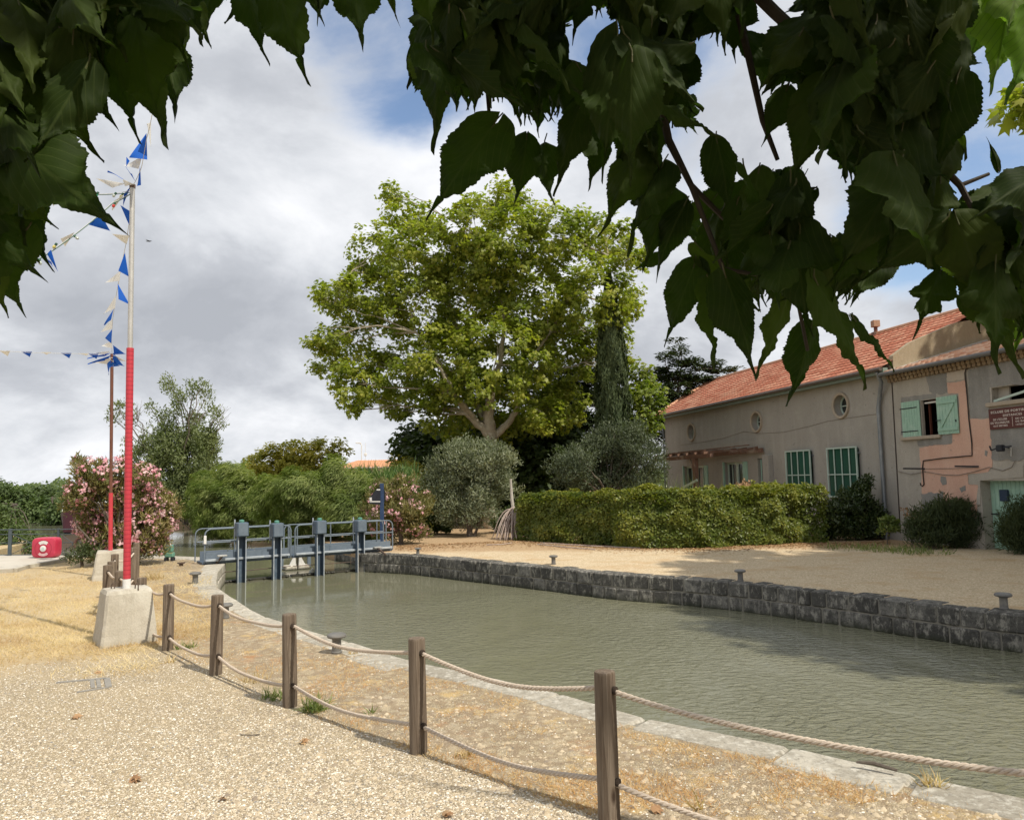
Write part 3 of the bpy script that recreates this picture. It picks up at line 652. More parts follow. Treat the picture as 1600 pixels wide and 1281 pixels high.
for li, (sa, sb) in enumerate(((-.02, sm-.03), (sm+.03, sr))):
    root = empty('lock_gate', gp_((sa+sb)/2, 0, 0), lab[li], 'lock gate', 'leaves of the blue lock gate')
    ztA, ztB = gq(320, 823)[1], gq(612, 815)[1]; zt = .93 if li == 0 else .92
    mb = MB(True); arcrail(mb, sa+.06, sb, zt, .03, .06); mb.tube([gp_(sa+.06, .06, zt-.36), gp_(sb, .06, zt-.36)], .015, 8)
    arcrail(mb, sa-.04, sb+.0, zt-.015, .03, -.62, .018); mb.tube([gp_(sa, -.62, zt-.37), gp_(sb, -.62, zt-.37)], .017, 8)
    for f in ((.42, .97) if li == 0 else (.04, .36, .68, .93)):
        s_ = sa+(sb-sa)*f
        mb.tube([gp_(s_, .06, .03), gp_(s_, .06, zt-.01)], .018, 8); mb.tube([gp_(s_, -.62, .03), gp_(s_, -.62, zt-.02)], .017, 8)
    mb.build('railing', m_rail, root)
    mb = MB(); c = (sa+sb)/2; hl = (sb-sa)/2-.01
    mb.obox(gp_(c, -.28, .035), gd, gn, up, hl, .32, .03, .008); mb.build('walkway', m_gate, root)
    mb = MB(); n = 3
    for off in (.085, -.645):
        for k in range(n):
            a0, a1 = sa+.08+(sb-sa-.16)*k/n, sa+.08+(sb-sa-.16)*(k+1)/n
            mb.obox(gp_((a0+a1)/2, off, .17), gd, gn, up, (a1-a0)/2-.006, .008, .135-.01*(k % 2), .004)
    mb.build('kick_plate', m_panel, root)
    mb = MB(); mb.obox(gp_(c, .15, .115), gd, gn, up, hl-.05, .035, .03, .008); mb.build('ledge_beam', m_gedge, root)
    mb = MB(); mb.obox(gp_(c, -.12, WZ-.0), gd, gn, up, hl, .10, .055, .01)
    for k in range(26): mb.lathe(gp_(random.uniform(sa, sb), random.uniform(-.02, .03), WZ+.035), [(.02, -.02), (.04, 0), (.02, .025)], 6)
    mb.build('wet_sill_beam', m_slime, root)
    mb = MB(True); mb.tube([gp_(sa, .06, -.22), gp_(c, .06, -.235), gp_(sb, .06, -.215)], .012, 6); mb.build('tie_rod', m_iron, root)
    for (cx, yb, yw, yt) in (cols[:2] if li == 0 else cols[2:]):
        s_, zbx = gq(cx, yb, .2); _, ztp = gq(cx, yt, .2); o = .22; hw = .10
        ce = empty('rack_column', gp_(s_, o, 0)); ce.parent = root; ce.location = Vector(gp_(s_, o, 0))-root.location
        mb = MB(); mb.obox(gp_(s_, o-.09, (zbx-1.2)/2), gd, gn, up, hw, .012, (zbx+1.2)/2); mb.build('web_plate', m_gate, ce)
        for sg in (-1, 1):
            mb = MB(); mb.obox(gp_(s_+sg*hw, o, (zbx-1.2)/2), gd, gn, up, .014, .085, (zbx+1.2)/2, .005)
            mb.build('flange', m_gate if False else m_gate, ce)
            mb = MB(); mb.obox(gp_(s_+sg*hw, o+.092, (zbx-.9)/2), gd, gn, up, .013, .007, (zbx+.9)/2, .003); mb.build('worn_edge', m_gedge, ce)
        mb = MB(); mb.obox(gp_(s_, o+.02, (zbx+ztp)/2), gd, gn, up, .15, .16, (ztp-zbx)/2, .02)
        gb = mb.build('gear_box', m_gate, ce)
        mb = MB(); mb.obox(gp_(s_, o+.183, (zbx+ztp)/2), gd, gn, up, .125, .004, (ztp-zbx)/2-.03, .003); mb.build('cover_plate', m_panel, gb)
        MB(True).lathe(gp_(s_, o, ztp), [(.07, 0), (.07, .05), (.05, .07), (.02, .075)], 12).build('cap', m_cap, gb)
        mb = MB(True); mb.tube([gp_(s_-.14, o-.16, zbx-.1), gp_(s_-.14, o-.16, ztp+.08)], .02, 8); mb.build('rack_rod', m_gedge, ce)
# anchor pads and struts
m_pad = MAT('pale_steel_pad', (.42, .42, .40), (.3, .3, .29), 9, .6)
for (ax_, ay_, bx_, by_, l_) in ((347, 868, 338, 880, 'steel strut and pad tying the left gate leaf to the quay'), (590, 855, 602, 866, 'steel strut and pad tying the right gate leaf to the quay')):
    s_, z_ = gq(ax_, ay_, .25); p = gp_(s_, .25, z_)
    r = empty('gate_strut', p, l_, 'strut')
    mb = MB(); mb.obox(p, gd, gn, up, .12, .07, .022, .008); mb.build('pad', m_pad, r)
    e_ = G(bx_, by_, .02); mb = MB(); mb.bar(p-[0, 0, .02], e_, .022, .022); mb.build('bar', m_iron, r)
# white board on the left end of the railing
s_, z_ = gq(318, 843); mb = MB(); mb.obox(gp_(s_+.02, .1, z_), gd, gn, up, .035, .01, .11, .02); tag(mb.build('marker_board', m_white), 'small oval white marker on the left end of the gate railing', 'marker')
# pale float under the gate
fc_ = G(462, 889, WZ); m_float = MAT('stained_white_plastic', (.58, .55, .48), (.44, .40, .33), 9, .6, stain=(.25, .2, .14))
r = empty('pedal_float', fc_, 'pale float with two white triangular fins on the water under the gate', 'float')
fx = gd
mb = MB()
for sg in (-1, 1): mb.obox(fc_+fx*sg*.19+up*.06, fx, gn, up, .175, .22, .07, .03)
mb.build('hull', m_float, r)
for sg in (-1, 1):
    a = fc_+fx*sg*.04+up*.12; b = fc_+fx*sg*.26+up*.12; c = fc_+fx*sg*.06+up*.37; dd = fc_+fx*sg*.12+up*.37
    MB().poly_slab([a+gn*.16, b+gn*.16, dd+gn*.16, c+gn*.16], gn*.05).build('fin', m_white, r)
mb = MB(); mb.obox(fc_+up*.2+gn*.17, fx, gn, up, .022, .03, .2, .006); mb.build('centre_post', m_slime, r)
for sx_, mm in ((-.44, .022), (.42, .03)):
    mb = MB(); mb.obox(fc_+fx*sx_+up*.28, fx, gn, up, .05, .05, .24, .01); mb.build('side_post', m_panel, r)
mb = MB(True); bf = G(488, 891, WZ); mb.lathe(bf, [(.01, -.02), (.035, .0), (.04, .03), (.025, .06), (.005, .068)], 10); tag(mb.build('small_buoy', m_white), 'tiny white ball float beside the gate column', 'buoy')

# sign post behind the gate
Ys = 24.3; sp = D(597, 846, Ys); sp[2] = 0; m_blk = MAT('black_sign_back', (.018, .02, .028), (.03, .033, .04), 5, .5)
m_bpost = MAT('dark_blue_steel', (.035, .065, .14), (.028, .05, .11), 5, .45)
r = empty('sign_post', sp, 'dark blue steel post with a black angular sign board standing behind the gate', 'sign post')
zt = D(597, 755, Ys)[2]; MB().box(sp[0]-.06, sp[0]+.06, sp[1]-.05, sp[1]+.05, -.1, zt, .012).build('post', m_bpost, r)
cr = [D(x, y, Ys-.1) for x, y in ((594, 761), (588, 764), (577, 778), (577, 787), (594, 788))]
b_ = MB().poly_slab(cr, (0, -.04, 0)).build('sign_board', m_blk, r)
def strip(x0, y0, x1, y1): 
    a, b, c, d = (D(x, y, Ys-.105) for x, y in ((x0, y0), (x0, y1), (x1, y1), (x1, y0))); return MB().poly_slab([a, b, c, d], (0, -.01, 0))
strip(577.5, 777, 581, 783).build('white_mark', m_white, b_); strip(578, 782.6, 594, 784.4).build('white_stripe', m_white, b_); strip(588.5, 764, 594, 766).build('white_stripe', m_white, b_)
cr = [D(x, y, Ys+.02) for x, y in ((599.5, 763), (601.5, 768), (602, 780), (600, 786))]
MB().poly_slab(cr, (0, -.05, 0)).build('side_plate', m_blk, r)

# ------------------------------------------------------------ mooring bollards
m_boll = MAT('grey_cast_iron', (.15, .145, .135), (.22, .21, .195), 9, .6, 90, .5, .004, metal=.2, cc=(.28, .26, .23))
pb = empty('mooring_bollard', (0, 0, 0))
MB(True).lathe((0, 0, 0), [(.062, -.02), (.068, .012), (.058, .02), (.056, .15), (.062, .165)], 20).build('stem', m_boll, pb)
MB(True).lathe((0, 0, 0), [(.06, .163), (.112, .178), (.122, .195), (.116, .212), (.095, .224), (.03, .230), (.005, .231)], 24).build('head', m_boll, pb)
bs = [(526, 1019, .98, 'grey mushroom bollard on the near coping between the third and fourth rope posts'), (352, 965, .95, 'grey mushroom bollard half hidden behind a rope post'),
      (305, 911, 1.0, 'grey bollard on the pale curved coping near the gate'), (1569, 951, 1.0, 'grey mushroom bollard on the dark far wall, rightmost one'),
      (1157, 907, .92, 'grey mushroom bollard on the far wall in the middle of the yard edge'), (865, 881, .9, 'small grey bollard on the far wall in front of the hedge'),
      (653, 866, .8, 'tiny bollard on the far quay beside the gate end')]
for i, (x, y, s_, l_) in enumerate(bs):
    o = pb if i == 0 else copy_tree(pb); g = G(x, y, .01); o.location = tuple(g); o.scale = (s_, s_, s_*1.05); o.rotation_euler.z = i*1.3; tag(o, l_, 'bollard', 'mooring bollards round the basin')
mb = MB(True); g = G(283, 884); mb.lathe(g, [(.05, -.02), (.05, .05), (.1, .07), (.1, .09), (.02, .1)], 12); tag(mb.build('mooring_stud', m_iron), 'squat rusty stud set in the quay top near the gate', 'mooring stud')
# green hand winch
g = G(265, 876); m_gr = MAT('pale_green_machine_paint', (.15, .33, .25), (.11, .26, .2), 6, .5)
r = empty('hand_winch', g, 'small pale green hand winch standing on black feet at the quay end', 'winch')
for sx_ in (-.09, .09): MB().box(g[0]+sx_-.03, g[0]+sx_+.03, g[1]-.1, g[1]+.1, -.02, .10, .01).build('foot', m_blk, r)
MB().box(g[0]-.12, g[0]+.12, g[1]-.08, g[1]+.08, .10, .24, .02).build('gear_case', m_gr, r)
MB().box(g[0]-.07, g[0]+.09, g[1]-.07, g[1]+.07, .25, .44, .02).build('housing', m_gr, r)
MB(True).lathe((g[0]-.10, g[1], .33), [(.05, -.04), (.055, 0), (.05, .04)], 14, (1, 0, 0)).build('hand_wheel', m_gr, r)

# ------------------------------------------------------------ railing, lifebuoy case, ring
m_rdk = MAT('dark_grey_railing', (.075, .095, .105), (.055, .07, .08), 6, .5)
RY = 23.0; ra = np.array([D(-120, 870, RY+1.1)[0], RY+1.1]); rb = np.array([D(140, 870, RY)[0], RY])
r = empty('quay_railing', (*(ra+rb)/2, 0), 'dark grey metal railing with crossed bars along the landing behind the red case', 'railing')
def rp(f, z): p = ra+(rb-ra)*f; return np.array([*p, z])
mb = MB(True)
for z, rr in ((.86, .018), (.72, .012), (.46, .012), (.10, .014)): mb.tube([rp(0, z), rp(1, z)], rr, 6)
mb.build('rail_bars', m_rdk, r)
xs = [0, .21, .455, .53, .815, 1.0]
for i, f in enumerate(xs): mb = MB(); mb.obox(rp(f, .43), (1, 0, 0), (0, 1, 0), up, .028 if i != 3 else .05, .028, .46, .006); mb.build('rail_post', m_rdk, r)
mb = MB(True)
for i in range(5):
    a, b = xs[i]+.01, xs[i+1]-.01
    if b-a < .1: continue
    for (z0, z1) in ((.12, .72), (.72, .12)): mb.tube([rp(a, z0), rp(b, z1)], .009, 6)
    mb.lathe(rp((a+b)/2, .42)-[0, .02, 0], [(.05, -.01), (.05, .01)], 10, (0, 1, 0))
mb.build('cross_bars', m_rdk, r)
m_lred = MAT('red_moulded_plastic', (.50, .035, .075), (.44, .03, .065), 3, .35, 30, .1, .002, spec=.5, cc=(.56, .06, .10)); m_lred2 = MAT('deep_red_plastic', (.33, .02, .045), (.3, .02, .04), 3, .4)
lc = D(73, 855, 22.6); zb = G(73, 870)[2]; lc[2] = (D(73, 839, 22.6)[2]+D(73, 871, 22.6)[2])/2; lh = (D(73, 839, 22.6)[2]-D(73, 871, 22.6)[2])/2; lw = (D(93, 855, 22.6)[0]-D(54, 855, 22.6)[0])/2
r = empty('lifebuoy_case', (lc[0], lc[1], 0), 'red plastic lifebuoy case with white ring markings in front of the railing', 'lifebuoy case')
def sq(rx, rz, n=32, e=.36, bow=.0): return [(math.copysign(abs(math.cos(a))**e, math.cos(a))*rx*(1+bow*math.sin(a)**2), math.copysign(abs(math.sin(a))**e, math.sin(a))*rz) for a in (2*math.pi*(k+.5)/n for k in range(n))]
def loft(rings, name, m, par):  # rings: list of (y, [(x,z)]) around lc
    n = len(rings[0][1]); P = [lc+[x, y, z] for y, rg in rings for x, z in rg]; mb = MB(True)
    F = [(i*n+k, i*n+(k+1) % n, (i+1)*n+(k+1) % n, (i+1)*n+k) for i in range(len(rings)-1) for k in range(n)]+[tuple(range(n)), tuple(range((len(rings)-1)*n, len(rings)*n))]
    mb.add(P, F); return mb.build(name, m, par)
loft([(.16, sq(lw*.9, lh*.9)), (.12, sq(lw, lh)), (0, sq(lw, lh)), (-.10, sq(lw*.985, lh*.98)), (-.15, sq(lw*.93, lh*.92)), (-.17, sq(lw*.8, lh*.8))], 'case_shell', m_lred, r)
def ringseg(r0_, r1_, a0, a1, y, th, name, m, par, n=24, zc=-.02):
    pts = [lc+[r1_*math.cos(a), y, zc+r1_*math.sin(a)] for a in np.linspace(a0, a1, n)]+[lc+[r0_*math.cos(a), y, zc+r0_*math.sin(a)] for a in np.linspace(a1, a0, n)]
    return MB().poly_slab(pts, (0, -th, 0)).build(name, m, par)
ringseg(.235, .25, 0.02, math.pi*2-.02, -.172, .012, 'raised_ring', m_lred2, r, 48); ringseg(.115, .13, 0.02, math.pi*2-.02, -.172, .012, 'raised_ring', m_lred2, r, 40)
ringseg(.135, .225, rad(50), rad(130), -.172, .008, 'white_band', m_white, r)
ringseg(.15, .22, rad(228), rad(312), -.172, .008, 'lower_label', MAT('worn_label', (.55, .30, .32), (.66, .6, .58), 14, .6), r)
MB(True).lathe(lc+[0, -.165, -.02], [(.088, 0), (.088, .018), (.08, .022)], 28, (0, -1, 0)).build('white_disc', m_white, r)
MB(True).lathe(lc+[0, -.186, -.02], [(.035, 0), (.033, .006)], 20, (0, -1, 0)).build('green_emblem', MAT('pale_green_print', (.36, .56, .5), (.5, .62, .58), 20, .6), r)
MB().box(lc[0]-.25, lc[0]+.25, lc[1]-.05, lc[1]+.05, -.02, lc[2]-lh+.05, .01).build('stand', m_rdk, r)
tc_ = D(127, 850, 22.7); r = empty('iron_ring', tc_, 'brown ring leaning on the railing beside the oleander', 'ring')
mb = MB(True); 
def torus(mb, c, R, r_, ax=(0, 1, 0), n=28):
    pts = [np.asarray(c)+[R*math.cos(a), 0, R*math.sin(a)] for a in np.linspace(0, 2*math.pi, n+1)]; mb.tube(pts, r_, 8, caps=False)
torus(mb, tc_, .19, .045); mb.build('ring_body', MAT('brown_rubber', (.12, .06, .045), (.09, .05, .04), 5, .7), r)

# ------------------------------------------------------------ houses: wall frame
wd = unit([math.sin(rad(-12)), math.cos(rad(-12)), 0]); WP0 = G(1557, 860); we = -wd; wn = np.array([wd[1], -wd[0], 0])*-1
# we: to the right along the wall (towards the viewer); wn: outward, towards the basin
if (CO-WP0)@wn < 0: wn = -wn
def W(u, v, z): return WP0+we*u+wn*v+up*z
def wq(px, py, v=0.0):
    q_ = PLN(px, py, WP0+wn*v, wn); return float((q_-WP0)@we), float(q_[2])
def wbox(mb, u0, u1, v0, v1, z0, z1, bev=0): return mb.obox(W((u0+u1)/2, (v0+v1)/2, (z0+z1)/2), we, wn, up, (u1-u0)/2, (v1-v0)/2, (z1-z0)/2, bev)
def wall_panel(mb, u0, u1, z0, z1, rects, circs, depth0=.28, segs=40, shallow=-99):
    ops = [(a, b, c, d, None) for a, b, c, d in rects]+[(cu-R*1.25, cu+R*1.25, cz-R*1.25, cz+R*1.25, (cu, cz, R)) for cu, cz, R in circs]
    us = sorted({u0, u1, *[o[0] for o in ops], *[o[1] for o in ops]}); zs = sorted({z0, z1, *[o[2] for o in ops], *[o[3] for o in ops]})
    for i in range(len(us)-1):
        for j in range(len(zs)-1):
            cu, cz = (us[i]+us[i+1])/2, (zs[j]+zs[j+1])/2
            if any(o[0] < cu < o[1] and o[2] < cz < o[3] for o in ops): continue
            mb.add([W(us[i], 0, zs[j]), W(us[i+1], 0, zs[j]), W(us[i+1], 0, zs[j+1]), W(us[i], 0, zs[j+1])], [(0, 1, 2, 3)])
    for a, b, c, d, ci in ops:
        depth = depth0 if not (abs(a-shallow) < .01) else .09
        if ci is None:
            P = [(a, c), (b, c), (b, d), (a, d)]
            mb.add([W(x, 0, z) for x, z in P]+[W(x, -depth, z) for x, z in P], [(k, (k+1) % 4, 4+(k+1) % 4, 4+k) for k in range(4)])
        else:
            cu, cz, R = ci; O = []; I = []; B = []
            for k in range(segs):
                q_ = 2*math.pi*k/segs; x, y = math.cos(q_), math.sin(q_); m_ = max(abs(x), abs(y)); O.append(W(cu+x/m_*R*1.25, 0, cz+y/m_*R*1.25)); I.append(W(cu+x*R, 0, cz+y*R)); B.append(W(cu+x*R, -depth, cz+y*R))
            n = segs; mb.add(O+I+B, [(k, (k+1) % n, n+(k+1) % n, n+k) for k in range(n)]+[(n+k, n+(k+1) % n, 2*n+(k+1) % n, 2*n+k) for k in range(n)])
def RENDER_WALL(name, base, dark, light, crack=True, bstr=.5):
    m, t = newmat(name); pos = objco(t)
    c = mixc(t, ramp(t, noise(t, pos, .9, 7, .62, .5), [(.35, 0), (.65, 1)]), base, dark)
    c = mixc(t, ramp(t, noise(t, mapping(t, pos, (1.6, 1.6, .35)), 1.6, 7, .65), [(.48, 0), (.72, .7)]), c, light)
    c = mixc(t, ramp(t, noise(t, mapping(t, pos, (4, 4, .3)), 1.3, 5, .6), [(.58, 0), (.78, .3)]), c, tuple(x*.7 for x in dark))
    c = mixc(t, ramp(t, noise(t, mapping(t, pos, loc=(5, 1, 2)), 7, 4, .6), [(.66, 0), (.70, .75)]), c, (.17, .155, .14))
    c = mixc(t, ramp(t, noise(t, mapping(t, pos, loc=(1, 6, 3)), 2.4, 9, .8), [(.56, 0), (.66, .35)]), c, tuple(x*1.25 for x in light))
    c = mixc(t, .28, c, ramp(t, noise(t, pos, 45, 5, .7), [(.3, tuple(x*.6 for x in dark)), (.7, tuple(x*1.25 for x in light))]))
    h = mth(t, 'ADD', noise(t, pos, 3.5, 6, .6), mth(t, 'MULTIPLY', noise(t, pos, 60, 4, .7), .25))
    finish(t, c, .93, h, bstr, .02, .15); return m
m_lw = RENDER_WALL('grey_brown_render', (.37, .345, .305), (.31, .288, .252), (.43, .40, .355))
m_stone_ring = MAT('cement_ring', (.42, .35, .27), (.33, .28, .22), 5, .9, 40, .5, .008)
m_tile, t = newmat('red_roof_tiles'); pos = objco(t); oc = N(t, 'ShaderNodeAttribute', attribute_name='rnd').outputs['Fac']
c = ramp(t, oc, [(0, (.48, .16, .095)), (.5, (.60, .24, .155)), (1, (.72, .38, .25))]); c = mixc(t, ramp(t, noise(t, pos, 1.3, 7, .7), [(.5, 0), (.7, .6)]), c, (.36, .17, .11))
finish(t, c, .85, noise(t, pos, 30, 5), .3, .01, .2)
m_tile2, t = newmat('sun_bleached_roof_tiles'); pos = objco(t); oc = N(t, 'ShaderNodeAttribute', attribute_name='rnd').outputs['Fac']
c = ramp(t, oc, [(0, (.50, .24, .15)), (.5, (.62, .36, .24)), (1, (.72, .52, .38))]); finish(t, c, .85, noise(t, pos, 30, 5), .3, .01, .2)
m_mint = MAT('faded_mint_paint', (.33, .51, .40), (.28, .45, .35), 5, .6, 40, .2, .003, cc=(.40, .56, .46))
m_mintpale = MAT('pale_mint_metal', (.50, .60, .53), (.42, .53, .46), 5, .5)
m_gpane, t = newmat('green_window_pane'); finish(t, mixc(t, noise(t, objco(t), .8, 3), (.022, .10, .07), (.04, .085, .055)), .12, spec=.5)
m_dpane, t = newmat('dark_window_pane'); finish(t, (.03, .035, .035), .08, spec=.5)
m_dark = MAT('dim_interior', (.012, .012, .012), (.02, .018, .016), 2, .9)
m_fascia = MAT('green_grey_fascia', (.20, .25, .21), (.16, .20, .17), 3, .6)
m_zinc = MAT('zinc_gutter', (.26, .28, .30), (.20, .22, .24), 4, .45, 50, .2, .003, metal=.5, cc=(.31, .33, .35))
c4 = lambda L: [(1000+x/3.2025, 480+y/3.2025) for x, y in L]
m_crk = MAT('hairline_crack', (.20, .17, .14), (.26, .22, .18), 9, .95)
def cab(pts, rr, name, m, v=.035, par=None): mb = MB(True); mb.tube([W(*(lambda q_: (q_[0], v, q_[1]))(wq(*p))) for p in pts], rr, 6); return mb.build(name, m, par or r)
def room(u0, u1, z0, z1, v0, v1, par):
    mb = MB(); P = [W(u, v, z) for v in (v0, v1) for u, z in ((u0, z0), (u1, z0), (u1, z1), (u0, z1))]
    mb.add(P, [(4, 5, 6, 7)]+[(k, (k+1) % 4, 4+(k+1) % 4, 4+k) for k in range(4)]); return mb.build('dim_room', m_dark, par)
def lerp(a, b, f): return a+(b-a)*f
uS = (wq(1394, 600)[0]+wq(1408, 850)[0])/2     # seam between the houses
uL = wq(1037.5, 648.6)[0]; ZE = 5.42; print('seam', uS, 'left', uL, 'eave', wq(1356, 570.6))
r = empty('stone_house', W(uL/2+uS/2, -2, 0), 'long grey-brown rendered house with round windows and a red tiled hip roof behind the hedge', 'house'); LH = r
rw = [wq(1080.6, 675.2), wq(1182.4, 658.6), wq(1314.4, 633.6)]; circs = [(u, z, .36) for u, z in rw]
bA = [*wq(1226.5, 705.5, .14), *wq(1269, 770, .14)]; bB = [*wq(1291, 699.5, .14), *wq(1342, 764, .14)]
zA0, zA1 = 1.25, (bA[1]+bB[1])/2
f1 = (wq(1068, 740)[0], wq(1102, 740)[0], .1, wq(1085, 728)[1]); f2 = (wq(1131, 740)[0], wq(1163, 740)[0], .1, wq(1147, 722)[1])
gdoor = (wq(1184.5, 740)[0], wq(1197, 740)[0], .1, wq(1190, 716)[1])
rects = [(bA[0]+.08, bA[2]-.08, zA0+.05, zA1-.06), (bB[0]+.08, bB[2]-.08, zA0+.05, zA1-.06), f1, f2, gdoor]
mb = MB(); wall_panel(mb, uL, uS, -.2, ZE+.05, rects, circs)
dp = 7.6
mb.add([W(uL, 0, -.2), W(uL, -dp, -.2), W(uL, -dp, ZE), W(uL, 0, ZE)], [(0, 1, 2, 3)]); mb.add([W(uL, -dp, -.2), W(uS, -dp, -.2), W(uS, -dp, ZE), W(uL, -dp, ZE)], [(0, 1, 2, 3)])
mb.build('facade_wall', m_lw, r)
# roof: ridge found from the picture, as a real plane
zr = None
for k in range(400):
    z = 5.5+k*.01
    u_, zz = wq(1400, 516, -dp/2)
ridge_r = wq(1400, 516, -dp/2); ridge_l = wq(1111, 594, -dp/2); ZR = (ridge_r[1]+ridge_l[1])/2; print('ridge', ridge_r, ridge_l, 'r', rw, 'A', bA, 'B', bB)
def tile_roof(name, quad, tw, th, mat, parent, amp=.022, step=.028, colr=None, n=5):
    """quad: eave-left, eave-right, ridge-right, ridge-left; tiles laid in rows, each row's lower lip stands proud"""
    A, B, C, Dd = map(np.asarray, quad); nu = max(2, int(np.linalg.norm(B-A)/tw)); nv = max(2, int(np.linalg.norm(Dd-A)/th))
    nm = unit(np.cross(B-A, Dd-A)); 
    if nm[2] < 0: nm = -nm
    V = []; F = []; R = []
    us = np.linspace(0, 1, nu*n+1); prof = amp*np.abs(np.sin(np.arange(nu*n+1)/n*math.pi))**.8
    rr = rng.random((nv, nu))
    for j in range(nv):
        for vv, h in ((j/nv, step), ((j+1.02)/nv, 0.0)):
            vv = min(vv, 1.0); a = A+(Dd-A)*vv; b = B+(C-B)*vv
            V.append(a[None]+(b-a)[None]*us[:, None]+nm[None]*(prof+h)[:, None])
        if True:
            vv = j/nv; a = A+(Dd-A)*vv; b = B+(C-B)*vv; V.append(a[None]+(b-a)[None]*us[:, None]+nm[None]*(prof-.01)[:, None])
    m_ = len(us); V = np.concatenate(V)
    for j in range(nv):
        o = j*3*m_
        for i in range(m_-1):
            F.append((o+i, o+i+1, o+m_+i+1, o+m_+i)); R.append(rr[j, i//n]); F.append((o+2*m_+i, o+2*m_+i+1, o+i+1, o+i)); R.append(rr[j, i//n])
    return np_mesh(name, V, np.array(F), np.array(R), mat, parent)
ov = .38; hipu = wq(1111, 594, -dp/2)[0]; ovz = ZE-ov*(ZR-ZE)/(dp/2)*.55
EL = W(uL-.45, ov, ovz); ER = W(uS+.12, ov, ovz); RRt = W(uS+.12, -dp/2, ZR); RL = W(hipu, -dp/2, ZR); BL = W(uL-.45, -dp-ov, ovz); BR = W(uS+.12, -dp-ov, ovz)
tile_roof('roof', (EL, ER, RRt, RL), .24, .34, m_tile, r)
mb = MB(); mb.add([EL, BL, RL], [(0, 1, 2)]); mb.add([BL, BR, RRt, RL], [(0, 1, 2, 3)]); mb.build('rear_roof', m_tile, r)
mb = MB(True); L_ = np.linalg.norm(RRt-RL); nn_ = int(L_/.35)
for k in range(nn_):
    a = RL+(RRt-RL)*k/nn_; b = RL+(RRt-RL)*(k+1.08)/nn_; mb.tube([a+up*.03, b+up*.015], [.085, .10], 8)
d_ = RL-EL; nn_ = int(np.linalg.norm(d_)/.35)
for k in range(nn_): mb.tube([EL+d_*k/nn_+up*.045, EL+d_*(k+1.08)/nn_+up*.03], [.10, .085], 8)
mb.build('ridge_tiles', MAT('ridge_tile', (.58, .34, .22), (.5, .25, .15), 6, .8), r)
mb = MB(); wbox(mb, uL-.4, uS+.1, .18, ov-.03, ovz-.20, ovz-.01); mb.build('fascia_board', m_fascia, r)
mb = MB(); wbox(mb, uL-.4, uS+.1, -.0, .18, ovz-.16, ovz-.12); mb.build('soffit', m_fascia, r)
mb = MB(True); mb.tube([W(uL-.45, ov+.05, ovz-.035), W(uS+.10, ov+.05, ovz-.055)], .062, 10); mb.build('gutter', MAT('brown_gutter', (.10, .08, .07), (.14, .11, .09), 4, .5), r)
mb = MB(True); mb.tube([W(uL-.42, ov+.05, ovz-.08), W(uL-.40, ov, ovz-.25), W(uL-.03, .06, ovz-.55), W(uL-.03, .06, 0)], .045, 8); mb.build('drain_pipe', m_zinc, r)
for (u, z, R) in circs:
    e_ = empty('round_window', W(u, 0, z)); e_.parent = r; e_.location = Vector(W(u, 0, z))-r.location
    pts = []
    mb = MB(True); n = 40; prof = [(R-.0, -.02), (R-.0, .055), (R+.03, .075), (R+.085, .07), (R+.10, .02), (R+.10, -.02)]
    mb.lathe(W(u, 0, z), prof, n, wn)
    # drop end caps of the lathe: keep an open ring
    mb.f = mb.f[:-2]; mb.mi = mb.mi[:-2]; mb.build('stone_surround', m_stone_ring, e_)
    mb = MB(); mb.add([W(u+R*1.05*math.cos(a), -.255, z+R*1.05*math.sin(a)) for a in np.linspace(0, 2*math.pi, 33)[:-1]], [tuple(range(32))]); mb.build('pane', m_dpane, e_)
    mb = MB(); tt = MB(True); mb.lathe(W(u, -.25, z), [(R-.05, 0), (R-.05, .03), (R, .03), (R, 0)], 32, wn); mb.f = mb.f[:-2]; mb.mi = mb.mi[:-2]
    wbox(mb, u-R+.02, u+R-.02, -.252, -.225, z-.016, z+.016); wbox(mb, u-.016, u+.016, -.253, -.224, z-R+.02, z+R-.02); mb.build('frame', m_mintpale, e_)
def grille(b, par):
    u0, u1 = b[0], b[2]; e_ = empty('barred_window', W(u0, 0, zA0)); e_.parent = par; e_.location = Vector(W(u0, 0, zA0))-par.location
    mb = MB(); wbox(mb, u0+.03, u1-.03, .075, .095, zA0+.02, zA1-.03); mb.build('pane', m_gpane, e_)
    mb = MB(); fr = .05
    wbox(mb, u0, u1, .12, .16, zA1-fr, zA1, .004); wbox(mb, u0, u1, .12, .16, zA0, zA0+fr, .004); wbox(mb, u0, u0+fr, .121, .159, zA0+fr, zA1-fr); wbox(mb, u1-fr, u1, .121, .159, zA0+fr, zA1-fr)
    zm = lerp(zA0, zA1, .46); wbox(mb, u0+fr, u1-fr, .125, .155, zm-.018, zm+.018)
    mb.build('grille_frame', m_mintpale, e_)
    mb = MB()
    for k in (1, 2, 3): uu = lerp(u0, u1, k/4); wbox(mb, uu-.019, uu+.019, .128, .152, zA0+fr, zm-.018); wbox(mb, uu-.019, uu+.019, .128, .152, zm+.018, zA1-fr)
    mb.build('grille_bars', m_mintpale, e_)
    mb = MB()
    for zz in (lerp(zA0, zA1, .2), lerp(zA0, zA1, .87)): wbox(mb, u1-.02, u1+.02, 0, .13, zz-.012, zz+.012)
    mb.build('wall_bracket', m_rail, e_)
    mb = MB(); 
    for k in range(1, 4): uu = lerp(u0, u1, k/4+.07); wbox(mb, uu-.02, uu+.02, -.178, -.15, zA0+.04, zA1-.05)
    mb.build('window_frame', MAT('deep_green_frame', (.05, .2, .13), (.04, .16, .11), 3, .5), e_)
grille(bA, r); grille(bB, r)
